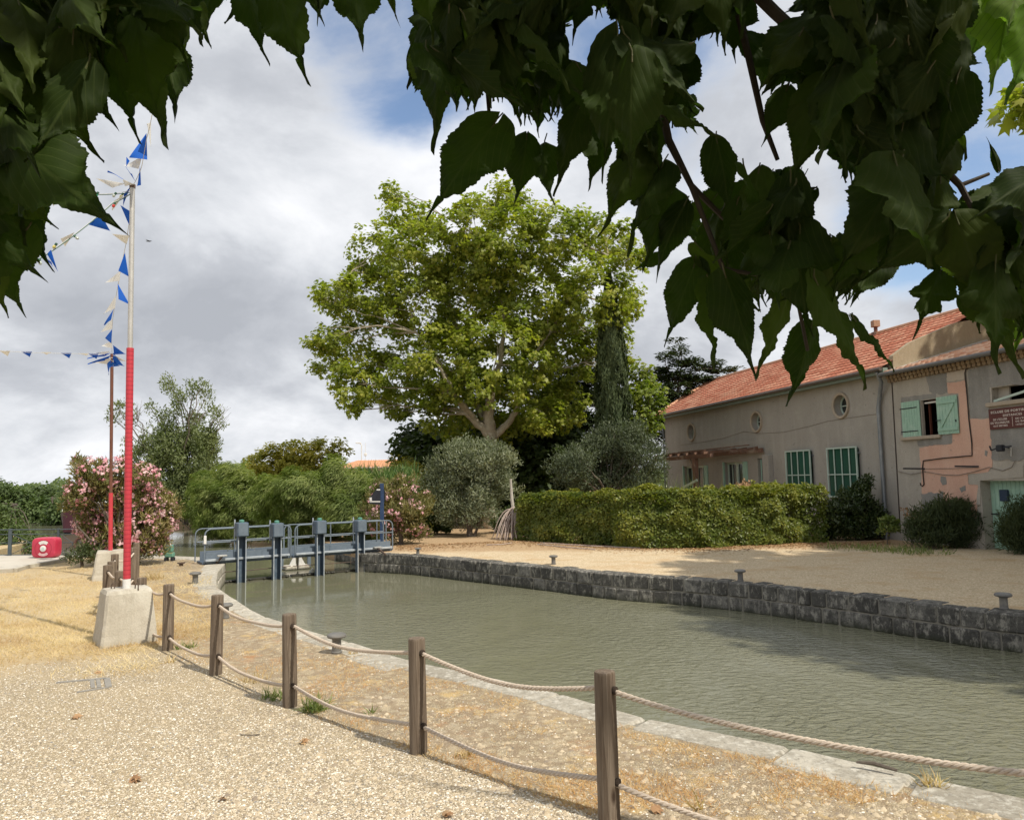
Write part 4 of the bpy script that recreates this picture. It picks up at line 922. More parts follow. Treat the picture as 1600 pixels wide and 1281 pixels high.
def french(b, par, name='french_window'):
    u0, u1, z0, z1 = b; e_ = empty(name, W(u0, 0, z0)); e_.parent = par; e_.location = Vector(W(u0, 0, z0))-par.location
    mb = MB(); wbox(mb, u0, u1, -.24, -.22, z0, z1); mb.build('pane', m_dpane, e_)
    mb = MB(); um = (u0+u1)/2
    for a in (u0+.05, um-.09, um+.0, u1-.13): wbox(mb, a, a+.09, -.218, -.17, z0, z1-.09)
    for a in (lerp(u0, um, .5), lerp(um, u1, .5)): wbox(mb, a-.02, a+.02, -.216, -.18, z0, z1-.09)
    wbox(mb, u0+.03, u1-.03, -.219, -.168, z1-.09, z1-.0); mb.build('frame', m_mintpale, e_)
    mb = MB(); wbox(mb, u0-.05, u0+.03, -.05, .03, z0, z1+.03); mb.build('shutter', m_mint, e_); mb = MB(); wbox(mb, u1-.03, u1+.3, .0, .045, z0, z1); mb.build('shutter', m_mint, e_)
french(f1, r); french(f2, r)
e_ = empty('side_door', W(gdoor[0], 0, 0)); e_.parent = r; e_.location = Vector(W(gdoor[0], 0, 0))-r.location
mb = MB(); wbox(mb, gdoor[0], gdoor[1], -.27, -.24, .1, gdoor[3]); mb.build('opening', m_dark, e_)
mb = MB(); mb.obox(W(gdoor[1]-.25, .05, gdoor[3]/2), unit(we*.85+wn*.5), unit(wn*.85-we*.5), up, .30, .02, gdoor[3]/2-.06, .005); mb.build('door_leaf', m_mint, e_)
mb = MB(); pu = wq(1203, 740)[0]; wbox(mb, pu-.18, pu+.28, 0, .22, -.1, gdoor[3]+.12, .015); mb.build('pier', m_lw, r)
cab(c4([(205, 690), (330, 672), (420, 655), (520, 622), (600, 632), (720, 625), (850, 595), (940, 570), (1060, 552), (1180, 535)]), .010, 'wall_crack', m_crk, .002)
# chimney pot
ch = np.asarray(W(*[wq(1369, 526, -dp/2)[0], -dp/2, ZR])); Ych = ch[1]
sc_ = Ych/FPX
mb = MB(); e_ = empty('chimney', ch); e_.parent = r; e_.location = Vector(ch)-r.location
MB().box(ch[0]-5*sc_, ch[0]+5*sc_, ch[1]-.13, ch[1]+.13, ch[2]-.3, ch[2]+.10).build('base_block', MAT('brown_chimney', (.2, .11, .08), (.15, .08, .06), 4, .8), e_)
MB(True).lathe(ch, [(.07, 0), (.07, .3)], 12).build('flue', m_rust, e_)
MB().box(ch[0]-.13, ch[0]+.13, ch[1]-.13, ch[1]+.13, ch[2]+.3, ch[2]+.56, .01).build('cowl', MAT('clay_cowl', (.40, .24, .16), (.3, .2, .14), 9, .8), e_)
# down pipe between the houses
r_ = r
mb = MB(True); ud = wq(1377, 620)[0]; ud2 = wq(1389, 850)[0]; udm = (ud+ud2)/2; print('pipe', ud, ud2)
pts = [W(udm+.42, ov+.03, ovz-.12), W(udm+.40, .25, ovz-.45), W(udm+.12, .11, ovz-.8), W(udm, .1, ovz-1.2), W(udm, .1, 1.0), W(udm, .1, -.1)]
mb.tube(pts, .062, 12); mb.build('drain_pipe', m_zinc, r_)
mb = MB(True)
for z in (1.2, 2.7, 3.9): mb.lathe(W(udm, .1, z), [(.072, 0), (.072, .05)], 14)
mb.build('pipe_collar', m_zinc, r_)
# pergola
m_oldw = MAT('old_red_brown_timber', (.20, .11, .075), (.14, .085, .06), 3, .85, 30, .5, .008, cc=(.32, .26, .20))
pp = np.array(wq(1087, 740, 1.6)); pz = wq(1087, 716, 1.6)[1]
pe = empty('pergola', W(pp[0], 1.2, 0), 'old timber lean-to pergola with one red-brown post in front of the house', 'pergola')
mb = MB(); wbox(mb, pp[0]-.11, pp[0]+.11, 1.5, 1.7, -.05, pz, .015); mb.build('post', m_oldw, pe)
pl_ = wq(1025, 722, 1.6)[0]; pr_ = wq(1150, 713, .8)[0]
mb = MB(); mb.bar(W(pl_, 1.6, pz+.05), W(pp[0]+1.6, 1.6, pz+.08), .07, .08); mb.build('front_beam', m_oldw, pe)
mb = MB(); mb.bar(W(pl_, .12, pz+.18), W(gdoor[1], .12, pz+.22), .05, .09); mb.build('wall_beam', m_oldw, pe)
for k in range(9):
    uu = lerp(pl_+.1, pp[0]+2.8, k/8); mb = MB(); ln = 1.75 if uu < pp[0]+1.5 else 1.0
    mb.bar(W(uu, .17, pz+.34), W(uu+.1, ln, pz+.20), .045, .05); mb.build('rafter', m_oldw, pe)
for k in range(4):
    mb = MB(); vv = .35+k*.4; mb.bar(W(pl_, vv, pz+.42-.05*k), W(pp[0]+2.4-.5*k, vv, pz+.46-.05*k), .05, .018); mb.build('lath', m_oldw, pe)
mb = MB(); mb.bar(W(pp[0]-.55, 1.6, pz-.02), W(pp[0]-.1, 1.6, pz-.62), .04, .04); mb.build('brace', MAT('pale_brace', (.35, .28, .22), (.3, .23, .18), 5, .8), pe)
mb = MB(); mb.bar(W(pp[0]-1.6, 1.85, pz-1.45), W(pp[0]+.65, 1.85, pz-.95), .03, .05); tag(mb.build('pale_plank', m_mintpale), 'pale slanting handrail plank crossing behind the pergola post', 'handrail')

# ------------------------------------------------------------ house on the right with pink plaster
r = empty('plaster_house', W(2, -3, 0), 'shabby house with peeling pink plaster, mint shutters and a mint door', 'house'); RH = r
m_cem = RENDER_WALL('beige_cement_render', (.42, .385, .33), (.34, .315, .27), (.48, .44, .38), bstr=.6)
m_cemd = RENDER_WALL('dark_cement_patch', (.28, .27, .25), (.20, .195, .18), (.36, .345, .315), bstr=1.6)
m_pink = RENDER_WALL('pink_plaster', (.62, .385, .29), (.56, .335, .25), (.66, .47, .37), bstr=.3)
m_cream = RENDER_WALL('cream_limewash', (.52, .45, .37), (.45, .39, .32), (.58, .51, .43), bstr=.3)
uR = 6.5; ZE2 = (wq(1392, 590)[1]+wq(1600, 546)[1])/2-.12
wo = (wq(1440.5, 650)[0], wq(1466.5, 650)[0], wq(1453, 680)[1], wq(1453, 624)[1]); 
wo2 = (wq(1549.5, 615)[0], wq(1549.5, 615)[0]+1.9, wq(1552, 629)[1], wq(1552, 606)[1])
do = (wq(1532.5, 760)[0], wq(1532.5, 760)[0]+1.75+.35, -.05, wq(1532.5, 751)[1])
print('win', wo, wo2, 'door', do, ZE2)
mb = MB(); wall_panel(mb, uS, uR, -.2, ZE2+.02, [wo, wo2, do], [], depth0=.34, shallow=wo[0]); mb.add([W(uR, 0, -.2), W(uR, -dp, -.2), W(uR, -dp, ZE2), W(uR, 0, ZE2)], [(0, 1, 2, 3)]); mb.add([W(uS, -dp, -.2), W(uR, -dp, -.2), W(uR, -dp, ZE2), W(uS, -dp, ZE2)], [(0, 1, 2, 3)])
mb.build('facade_wall', m_cem, r)
def patch(pts, name, mat, th, rough=.035, seed=0, label=None):
    P = [np.array(wq(*p)) for p in pts]; out = []; rs = random.Random(seed)
    for i in range(len(P)):
        a, b = P[i], P[(i+1) % len(P)]; n = max(1, int(np.linalg.norm(b-a)/.07))
        for k in range(n):
            q_ = a+(b-a)*k/n; q_ = q_+(np.array([rs.uniform(-1, 1), rs.uniform(-1, 1)])*rough*.6+np.array([mnoise.noise(Vector((q_[0]*3, q_[1]*3, seed))), mnoise.noise(Vector((q_[0]*3, q_[1]*3, seed+9)))])*rough*1.6 if rough else 0)
            out.append(W(q_[0], th, q_[1]))
    return MB().poly_slab(out, wn*(th+.004)).build(name, mat, r)
c5 = lambda L: [(1300+x/3.203, 480+y/3.203) for x, y in L]
patch(c5([(580, 380), (665, 366), (690, 560), (795, 557), (800, 640), (800, 800), (780, 828), (680, 835), (685, 885), (740, 890), (720, 1060), (450, 1060), (450, 830), (437, 705), (520, 690), (600, 682), (600, 628), (642, 615), (634, 432), (580, 432)]), 'pink_plaster_area', m_pink, .012, .02, 1)
patch(c5([(575, 328), (668, 312), (665, 362), (580, 376)]), 'cream_patch', m_cream, .014, .02, 2)
patch(c5([(680, 318), (750, 290), (950, 250), (1050, 230), (1050, 380), (790, 400), (790, 490), (782, 556), (695, 560)]), 'grey_cement_patch', m_cemd, .010, .03, 3)
patch(c5([(797, 608), (1060, 560), (1060, 760), (806, 766)]), 'rough_grey_patch', m_cemd, .016, .03, 4)
patch(c5([(470, 345), (572, 330), (578, 428), (545, 440), (490, 420)]), 'grey_cement_patch', m_cemd, .008, .03, 5)
patch(c5([(430, 668), (600, 632), (600, 680), (520, 690), (430, 696)]), 'grey_cement_patch', m_cemd, .016, .025, 6)
patch(c5([(345, 452), (520, 430), (520, 455), (358, 472), (362, 640), (345, 640)]), 'window_surround_patch', m_cemd, .006, .015, 7)
patch(c5([(450, 935), (560, 925), (560, 1090), (450, 1090)]), 'bare_stone_patch', m_cemd, .018, .04, 8)
patch(c5([(548, 845), (572, 850), (575, 885), (556, 890), (545, 870)]), 'small_grey_spot', m_cemd, .019, .01, 9)
patch(c5([(640, 905), (670, 890), (672, 915), (650, 925)]), 'small_grey_spot', m_cemd, .019, .012, 10)
patch(c5([(770, 715), (782, 720), (778, 745), (768, 740)]), 'small_grey_spot', m_cemd, .019, .008, 12)
patch(c5([(690, 840), (960, 790), (960, 850), (745, 866), (745, 990), (725, 985), (735, 890), (688, 885)]), 'grey_cement_patch', m_cem, .022, .008, 11)
# eaves of the right house
mb = MB(True); uu = uS+.05
while uu < uR:
    for k, (v, z) in enumerate(((.06, ZE2-.02), (.17, ZE2+.07))): mb.tube([W(uu+.08*k, v-.12, z+.01), W(uu+.08*k, v+.08, z)], .062, 8)
    uu += .165
mb.build('tile_cornice', MAT('ochre_cornice_tile', (.30, .215, .13), (.20, .15, .10), 6, .9, cc=(.40, .33, .22)), r)
zg = ZE2+.19
mb = MB(True); mb.tube([W(uS+.02, .42, zg-.03), W(uR, .42, zg-.05)], .065, 10); mb.build('gutter', MAT('dark_gutter', (.11, .11, .11), (.15, .14, .13), 3, .5), r)
zr2 = zg+1.05
tile_roof('roof', (W(uS+.15, .38, zg), W(uR, .38, zg), W(uR, -3.6, zr2), W(uS+.15, -3.6, zr2)), .21, .4, m_tile2, r, amp=.05, step=.03, n=6)
# gable end of the long house over the lower roof
gpts = [(1393, 585), (1393, 556), (1421, 535), (1432, 519), (1490, 506), (1500, 542), (1440, 560)]
def gplane(px, py): 
    q_ = PLN(px, py, W(uS+.06, 0, 0), we); return np.array([float((q_-WP0)@wn), float(q_[2])])
print('gable', [gplane(*p).round(2) for p in gpts])
zrr = ZR+.12
GP = lambda x, y: W(uS+.13, *gplane(x, y))
G_ = [W(uS+.13, .02, ZE2+.1), GP(1393, 556), GP(1421, 535), GP(1490, 505), W(uS+.13, -dp*.62, ZR-.3), W(uS+.13, -dp, ovz), W(uS+.13, -dp, ZE2)]
MB().poly_slab(G_, we*.2).build('gable_wall', RENDER_WALL('tan_render', (.36, .29, .19), (.30, .24, .16), (.46, .39, .29), bstr=.3), LH)
mb = MB(); a_ = W(uS+.16, .30, zg+.05); b_ = W(uS+.16, -3.4, zr2+.04); mb.bar(a_, b_, .10, .03); mb.build('lead_flashing', MAT('pale_flashing', (.55, .54, .52), (.45, .44, .42), 4, .6), r)
# window with shutters
e_ = empty('shuttered_window', W(wo[0], 0, wo[2])); e_.parent = r; e_.location = Vector(W(wo[0], 0, wo[2]))-r.location
room(wo[0]-.6, wo[1]+.3, wo[2]-.5, wo[3]+.2, -.095, -2.2, e_)
mb = MB(); wbox(mb, wo[1]-.22, wo[1]-.10, -.30, -.2, wo[2], wo[3]); wbox(mb, wo[0], wo[0]+.04, -.30, -.24, wo[2], wo[3]); wbox(mb, wo[0]+.04, wo[1]-.22, -.30, -.24, wo[3]-.05, wo[3]); mb.build('frame', MAT('red_brown_frame', (.16, .055, .035), (.12, .045, .03), 4, .6), e_)
mb = MB(); wbox(mb, wo[0]+.02, wo[1]-.05, -.15, -.10, wo[3]-.10, wo[3]-.05); mb.build('blind_rail', m_white, e_)
mb = MB(); s0 = wq(1410, 683); s1_ = wq(1471, 680); wbox(mb, s0[0], wo[1]+.08, -.05, .10, wo[2]-.10, wo[2]-.0, .012); mb.build('sill', m_stone_ring, e_)
def shutter(u0, u1, z0, z1, zbr, nm='shutter'):
    sh = empty(nm, W(u0, .05, z0)); sh.parent = e_; sh.location = Vector(W(u0, .05, z0))-Vector(Mw(e_).translation)
    mb = MB(); n = 7
    for k in range(n): a = lerp(u0, u1, k/n); b = lerp(u0, u1, (k+1)/n); wbox(mb, a+.003, b-.003, .03, .055, z0, z1, .004)
    o = mb.build('boards', m_mint, e_)
    if zbr:
        mb = MB()
        for z in (z0+.14, z1-.16): wbox(mb, u0+.02, u1-.02, .056, .078, z-.045, z+.045, .004)
        mb.bar(W(u0+.12, .068, z0+.2), W(u1-.12, .068, z1-.22), .011, .04); mb.build('brace', m_mint, e_)
        mb = MB(); wbox(mb, u0-.02, u0+.16, .079, .09, lerp(z0, z1, .38)-.012, lerp(z0, z1, .38)+.012); wbox(mb, u1-.09, u1-.06, .056, .075, lerp(z0, z1, .3), lerp(z0, z1, .36)); mb.build('latch', m_blk, e_)
    else:
        mb = MB()
        for z in (z0+.17, z1-.2): wbox(mb, u0-.05, u1-.10, .056, .066, z-.014, z+.014)
        mb.build('strap_hinge', m_blk, e_)
    bpy.data.objects.remove(sh)
zs0, zs1 = wo[2]+.01, wo[3]+.02
shutter(wq(1411, 650)[0], wo[0]-.02, zs0-.02, zs1-.0, False); shutter(wo[1]-.0, wq(1499, 645)[0], zs0-.02, zs1+.0, True)
# upper right window with a slanting board, and the sign
e_ = empty('attic_window', W(wo2[0], 0, wo2[2])); e_.parent = r; e_.location = Vector(W(wo2[0], 0, wo2[2]))-r.location
room(wo2[0]-.6, wo2[1]+.3, wo2[2]-.2, wo2[3]+.1, -.345, -2.0, e_)
mb = MB(); wbox(mb, wo2[0]-.12, wo2[1]+.1, -.1, .12, wo2[2]-.11, wo2[2], .012); mb.build('sill', m_stone_ring, e_)
mb = MB(); mb.bar(W(wo2[0]+.08, .02, wo2[2]+.03), W(wo2[1], -.02, wo2[3]-.05), .02, .03); mb.build('slanting_board', m_mintpale, e_)
mb = MB(); wbox(mb, wo2[0], wo2[0]+.35, -.25, -.2, wo2[2], wo2[3]); mb.build('side_board', m_cem, e_)
s_a = wq(1543.5, 640, .06); s_b = wq(1547, 671.5, .06); su0 = (s_a[0]+s_b[0])/2; sz1 = s_a[1]; sz0 = s_b[1]; SWd = 1.47; KS = SWd/2.35
sg = empty('distance_sign', W(su0, .06, sz0), 'brown enamel distance sign with white lettering fixed under the upper window', 'sign')
m_brown = MAT('brown_enamel', (.115, .035, .03), (.09, .028, .025), 4, .45); m_let = MAT('white_enamel_letters', (.66, .60, .54), (.56, .5, .45), 9, .6)
mb = MB(); wbox(mb, su0, su0+SWd, .025, .06, sz0, sz1, .004); mb.build('board', m_brown, sg)
def text(s, u, z, h, wfit=None, par=sg, m=m_let, v=.063):
    cu = bpy.data.curves.new('lettering', 'FONT'); cu.body = s; cu.size = h*1.38; cu.extrude = .0015; cu.offset = h*.03; cu.space_character = 1.12
    o = bpy.data.objects.new('lettering_tmp', cu); COL.objects.link(o); bpy.context.view_layer.update()
    me = bpy.data.meshes.new_from_object(o.evaluated_get(bpy.context.evaluated_depsgraph_get())); bpy.data.objects.remove(o)
    xs_ = [v_.co.x for v_ in me.vertices]; x0, x1 = min(xs_), max(xs_); sx_ = (wfit/(x1-x0)) if wfit else 1.0
    for v_ in me.vertices:
        q_ = W(u+(v_.co.x-x0)*sx_, v+v_.co.z, z+v_.co.y); v_.co = Vector(q_)
    return link('lettering', me, m, par)
hS = sz1-sz0; print('sign', su0, sz0, sz1)
text("ECLUSE DE PORTIRAGNES", su0+.08, sz1-.185*hS-.02, .115*hS, SWd-.1)
text("DISTANCES", su0+.72*KS, sz1-.375*hS-.02, .105*hS, .9*KS)
text("DE L'ECLUSE", su0+.22*KS, sz1-.54*hS-.02, .10*hS, .68*KS); text("DE VILLENEUVE", su0+.08*KS, sz1-.70*hS-.02, .10*hS, .92*KS); text("4319 METRES", su0+.2*KS, sz1-.85*hS-.02, .09*hS, .70*KS)
text("DE L'ECLUSE", su0+1.30*KS, sz1-.56*hS-.02, .08*hS, .75*KS); text("DE BAGNAS", su0+1.30*KS, sz1-.70*hS-.02, .08*hS, .8*KS); text("13750 METRES", su0+1.3*KS, sz1-.85*hS-.02, .08*hS, .8*KS)
mb = MB(); wbox(mb, su0+1.14*KS, su0+1.14*KS+.01, .061, .064, sz0+.04, sz1-.45*hS)
mb.build('ruled_line', m_let, sg)
# mint door
d0 = do[0]; e_ = empty('mint_door', W(do[0], 0, 0)); e_.parent = r; e_.location = Vector(W(do[0], 0, 0))-r.location
mb = MB(); n = 16
for k in range(n): a = lerp(do[0], do[1], k/n); b = lerp(do[0], do[1], (k+1)/n); wbox(mb, a+.004, b-.004, -.33, -.29, .02, do[3]-.0, .005)
mb.build('boards', m_mint, e_)
u_, z_ = wq(1571, 774, -.28); mb = MB(); wbox(mb, u_-.12, u_+.12, -.289, -.20, z_-.15, z_+.15, .012); mb.build('letter_box', MAT('dark_blue_box', (.03, .05, .09), (.025, .04, .07), 4, .4), e_)
u_, z_ = wq(1551, 803, -.2); mb = MB(); wbox(mb, u_-.3, u_+.12, -.289, -.26, z_-.015, z_+.015); mb.build('strap_hinge', m_blk, e_)
# cables, brackets, wall lamp
m_cable = MAT('black_cable', (.05, .035, .03), (.04, .03, .025), 4, .6); m_cab2 = MAT('grey_cable', (.22, .19, .16), (.18, .15, .13), 4, .6)
def cab_(pts, rr, name, m, v=.035): mb = MB(True); mb.tube([W(*(lambda q_: (q_[0], v, q_[1]))(wq(*p))) for p in pts], rr, 6); return mb.build(name, m, r)
cab(c5([(755, 292), (700, 300), (675, 312), (670, 330), (680, 420), (690, 560), (705, 680), (706, 742), (560, 755), (462, 768), (458, 800), (462, 860), (465, 885), (458, 895), (449, 890), (447, 878)]), .017, 'black_cable', m_cable)
cab(c5([(335, 820), (400, 836), (470, 822), (560, 838), (640, 840), (720, 822), (790, 800), (860, 818), (905, 800), (922, 768)]), .009, 'slack_cable', m_cab2)
cab(c5([(470, 808), (620, 806), (740, 800)]), .008, 'slack_cable', m_cab2, .03)
cab(c5([(903, 700), (903, 745)]), .010, 'lamp_wire', m_white, .04)
cab(c5([(302, 375), (345, 1130)]), .014, 'seam_wire', m_cable, .02)
for (x, y, dx) in ((465, 808, -1), (735, 797, -1)):
    q_ = wq(1300+x/3.203, 480+y/3.203); mb = MB(); mb.bar(W(q_[0], 0, q_[1]), W(q_[0]-.22, .55, q_[1]+.02), .018, .022); mb.build('iron_bracket', m_blk, r)
q_ = wq(1577, 699); 
mb = MB(); mb.bar(W(q_[0], 0, q_[1]), W(q_[0], .22, q_[1]+.03), .02, .02); wbox(mb, q_[0]-.09, q_[0]+.09, .2, .34, q_[1]-.10, q_[1]+.07, .02); mb.bar(W(q_[0]-.1, .25, q_[1]), W(q_[0]-.36, .2, q_[1]-.06), .014, .014); mb.bar(W(q_[0]-.36, .2, q_[1]-.06), W(q_[0]-.4, .2, q_[1]+.06), .014, .014); mb.bar(W(q_[0]+.08, .27, q_[1]), W(q_[0]+.3, .24, q_[1]+.02), .014, .02)
tag(mb.build('wall_lamp', m_blk), 'black wall lamp bracket sticking out below the brown sign', 'lamp')
# ------------------------------------------------------------ foliage tools
def frames(n, nrm, tan):
    nrm = nrm/np.linalg.norm(nrm, axis=1, keepdims=True); tan = tan-nrm*(tan*nrm).sum(1, keepdims=True); tan /= np.linalg.norm(tan, axis=1, keepdims=True)+1e-9
    return np.cross(tan, nrm), tan, nrm
def cards(name, pts, tan, nrm, size, mat, parent, shape='diamond', aspect=.6, rnd=None, fold=.25):
    """one small folded leaf per point"""
    n = len(pts); b, t, nn = frames(n, nrm, tan); size = np.broadcast_to(np.asarray(size, float), (n,))[:, None]
    if shape == 'diamond': T = np.array([(0, 0, 0), (.5*aspect, .45, fold*.3), (0, 1, -.08), (-.5*aspect, .45, fold*.3)]); F0 = np.array([(0, 1, 2), (0, 2, 3)])
    elif shape == 'lobed': T = np.array([(0, 0, 0), (.42, .12, .05), (.30, .42, .08), (.52, .70, -.03), (.15, .66, .04), (0, 1.05, -.12), (-.18, .62, .05), (-.50, .66, -.05), (-.28, .40, .08), (-.45, .10, .03)]); F0 = np.array([(0, 1, 2), (0, 2, 8), (0, 8, 9), (2, 3, 4), (2, 4, 6), (2, 6, 8), (4, 5, 6), (6, 7, 8)])
    elif shape == 'blade': T = np.array([(-.5*aspect, 0, 0), (.5*aspect, 0, 0), (.3*aspect, .55, .06), (0, 1, -.12), (-.3*aspect, .55, .06)]); F0 = np.array([(0, 1, 2), (0, 2, 4), (4, 2, 3)])
    elif shape == 'tri': T = np.array([(-.5*aspect, 0, 0), (.5*aspect, 0, 0), (0, 1, fold)]); F0 = np.array([(0, 1, 2)])
    k = len(T); V = pts[:, None, :]+size[:, :, None]*(T[None, :, 0:1]*b[:, None, :]+T[None, :, 1:2]*t[:, None, :]+T[None, :, 2:3]*nn[:, None, :])
    F = (np.arange(n)[:, None, None]*k+F0[None]).reshape(-1, 3)
    if rnd is None: rnd = rng.random(n)
    return np_mesh(name, V.reshape(-1, 3), F, np.repeat(np.clip(rnd, 0, 1), len(F0)), mat, parent)
def rdir(n): v = rng.normal(size=(n, 3)); return v/np.linalg.norm(v, axis=1, keepdims=True)
def clumps(blobs, per_area, rc, leaves, flat=.6, shell=.55, zmin=None):
    """blobs (centre, radii): clump centres biased to the outside of each blob, leaves round each"""
    C = []; Bc = []
    for c, rad_ in blobs:
        c, rad_ = np.asarray(c, float), np.asarray(rad_, float)*np.ones(3); n = max(3, int(per_area*4*math.pi*(rad_**1.0).mean()**2))
        d = rdir(n); rr = (shell+(1-shell)*rng.random(n))**.8; C.append(c+d*rad_*rr[:, None]); Bc.append(np.repeat(c[None], n, 0))
    C = np.concatenate(C); Bc = np.concatenate(Bc)
    if zmin is not None: k = C[:, 2] > zmin; C, Bc = C[k], Bc[k]
    rcs = rc*(.55+.9*rng.random(len(C))); nl = np.maximum(4, (leaves*(rcs/rc)**2*(.6+.8*rng.random(len(C)))).astype(int))
    idx = np.repeat(np.arange(len(C)), nl); m = len(idx)
    off = rdir(m)*(rng.random(m)**.45)[:, None]*rcs[idx][:, None]; off[:, 2] *= flat
    P = C[idx]+off; out = P-Bc[idx]; out /= np.linalg.norm(out, axis=1, keepdims=True)+1e-6
    cr = rng.random(len(C))[idx]; return P, out, C, cr, off
def limb(mb, a, b, r0_, r1_, bend=.15, n=8, sides=7, sagdir=(0, 0, 1)):
    a, b = np.asarray(a, float), np.asarray(b, float); L = np.linalg.norm(b-a); k = rng.normal(size=3)*.06*L; sd = np.asarray(sagdir)*bend*L; pts = []
    for i in range(n+1):
        t_ = i/n; w_ = math.sin(math.pi*t_); pts.append(a+(b-a)*t_+(k+sd)*w_+rng.normal(size=3)*.012*L*w_)
    mb.tube(pts, [r0_+(r1_-r0_)*(i/n)**.8 for i in range(n+1)], sides, caps=False); return pts
def tree(name, label, base, fork, blobs, cl, leafspec, mats, trunk_r, group=None, twigs=1.0, limbs=None, cat='tree', seed=None, nmode='sky', extra_twigs=None):
    root = empty(name, base, label, cat, group)
    P, out, C, cr, off = clumps(blobs, **cl); n = len(P)
    sz, asp, shape = leafspec
    up_ = np.array([0, 0, 1.]); nr = rdir(n)*.75+out*.5+up_*.75
    tan = rdir(n)+out*.8-up_*.35
    if nmode == 'up': tan = rdir(n)*.55+out*.6+up_*.8; nr = rdir(n)+out*.6
    if nmode == 'droop': tan = rdir(n)*.45+out*.6-up_*.45+np.array([-.5, -.15, 0]); nr = rdir(n)*.6+out+up_*.4
    if nmode == 'flat': nr = rdir(n)*.4+up_; tan = rdir(n)*.8+out; tan[:, 2] *= .4
    rn = .5*rng.random(n)+.5*cr
    cards('crown', P, tan, nr, sz*(.65+.7*rng.random(n)), mats[0], root, shape, asp, rn)
    mb = MB(True); fork = np.asarray(fork, float); base = np.asarray(base, float)
    limb(mb, base-[0, 0, .2], fork, trunk_r, trunk_r*.72, .02, 6, 10)
    allc = [np.asarray(c, float) for c, _ in blobs]
    for c, rd in blobs:
        c = np.asarray(c, float); rd_ = float(np.mean(rd)); st = fork
        if limbs:
            ends = [np.asarray(l_[k_], float) for l_ in limbs for k_ in (0, 1)]+[(np.asarray(l_[0], float)+np.asarray(l_[1], float))/2 for l_ in limbs]
            ok_ = [e for e in ends if e[2] < c[2]+.3] or [fork]; st = min(ok_, key=lambda e: np.linalg.norm(e-c)); pts = limb(mb, st, c, trunk_r*.15, trunk_r*.05, .04, 8)
        else: pts = limb(mb, st, c, trunk_r*.42, trunk_r*.12, .10, 8)
        kk = np.where(np.linalg.norm(C-c, axis=1) < rd_*1.15)[0]
        if twigs > 0 and len(kk):
            for j in rng.choice(kk, min(len(kk), int(5*twigs)), replace=False): limb(mb, pts[rng.integers(3, 8)], C[j], trunk_r*.055, trunk_r*.02, .06, 4, 5)
    if limbs:
        for a, b, ra_, rb_ in limbs: limb(mb, a, b, ra_, rb_, .03, 10, 10)
    mb.build('trunk', mats[1], root); return root
m_pbark = MAT('plane_tree_bark', (.40, .35, .27), (.24, .20, .15), 3.5, .85, 30, .5, .01, cc=(.50, .47, .38), ccs=1.2)
m_bark = MAT('dark_bark', (.15, .125, .10), (.10, .08, .065), 6, .9, 40, .7, .012)
m_gbark = MAT('grey_branch_bark', (.30, .27, .23), (.22, .2, .17), 6, .9, 40, .5, .01)
L_plane = LEAF('plane_leaf', (.11, .155, .026), (.23, .28, .042), (.42, .39, .075), .45, .45, (1.5, 1.7, .6))
L_dark = LEAF('evergreen_leaf', (.03, .05, .014), (.055, .085, .022), (.10, .135, .035), .25, .5)
L_cyp = LEAF('cypress_leaf', (.035, .055, .02), (.06, .085, .03), (.09, .115, .04), .1, .7)
L_ced = LEAF('conifer_needle', (.022, .04, .016), (.045, .068, .026), (.075, .105, .038), .1, .7)
L_yel = LEAF('yellow_green_leaf', (.10, .16, .02), (.17, .22, .03), (.26, .27, .05), .4, .5)
L_olive = LEAF('olive_leaf', (.10, .125, .07), (.20, .225, .135), (.34, .36, .25), .2, .5)
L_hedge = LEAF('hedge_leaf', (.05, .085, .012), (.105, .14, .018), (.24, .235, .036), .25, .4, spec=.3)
L_hedged = LEAF('dark_hedge_leaf', (.022, .042, .014), (.045, .072, .02), (.095, .12, .032), .2, .38, spec=.5)
L_tam = LEAF('tamarisk_leaf', (.085, .13, .032), (.18, .23, .06), (.36, .38, .15), .32, .55)
L_tam2 = LEAF('tamarisk_leaf_yellow', (.17, .20, .03), (.38, .34, .06), (.55, .45, .10), .3, .55)
L_reed = LEAF('reed_leaf', (.06, .12, .04), (.12, .2, .06), (.2, .28, .09), .3, .5)
L_pop = LEAF('poplar_leaf', (.085, .115, .045), (.15, .185, .075), (.24, .265, .12), .25, .5)
L_far = LEAF('far_leaf', (.04, .07, .025), (.085, .125, .04), (.15, .195, .06), .25, .6)
L_ole = LEAF('oleander_leaf', (.10, .13, .045), (.20, .19, .065), (.33, .24, .11), .22, .55)
L_pink = LEAF('pink_blossom', (.72, .26, .36), (.82, .50, .54), (.88, .74, .70), .35, .6, (1.1, .9, .95))
L_herb = LEAF('herb_leaf', (.035, .055, .022), (.07, .095, .035), (.12, .145, .055), .15, .6)
L_dry = LEAF('dry_grass', (.34, .21, .10), (.55, .42, .23), (.70, .58, .38), .25, .8)
L_weed = LEAF('green_weed', (.07, .12, .03), (.14, .2, .05), (.3, .3, .1), .25, .6)
L_litter = LEAF('dry_litter', (.20, .10, .05), (.36, .20, .10), (.52, .36, .2), .1, .8)

def PB(lst, Y, dsp=.5):   # pixel blobs -> world blobs
    out = []
    for b in lst:
        x, y, r_ = b[:3]; dy = b[3] if len(b) > 3 else random.uniform(-1, 1)*dsp
        c = D(x, y, Y+dy); R = r_*(Y+dy)/FPX; out.append((c, (R, R*(.9), R*(b[4] if len(b) > 4 else .95))))
    return out
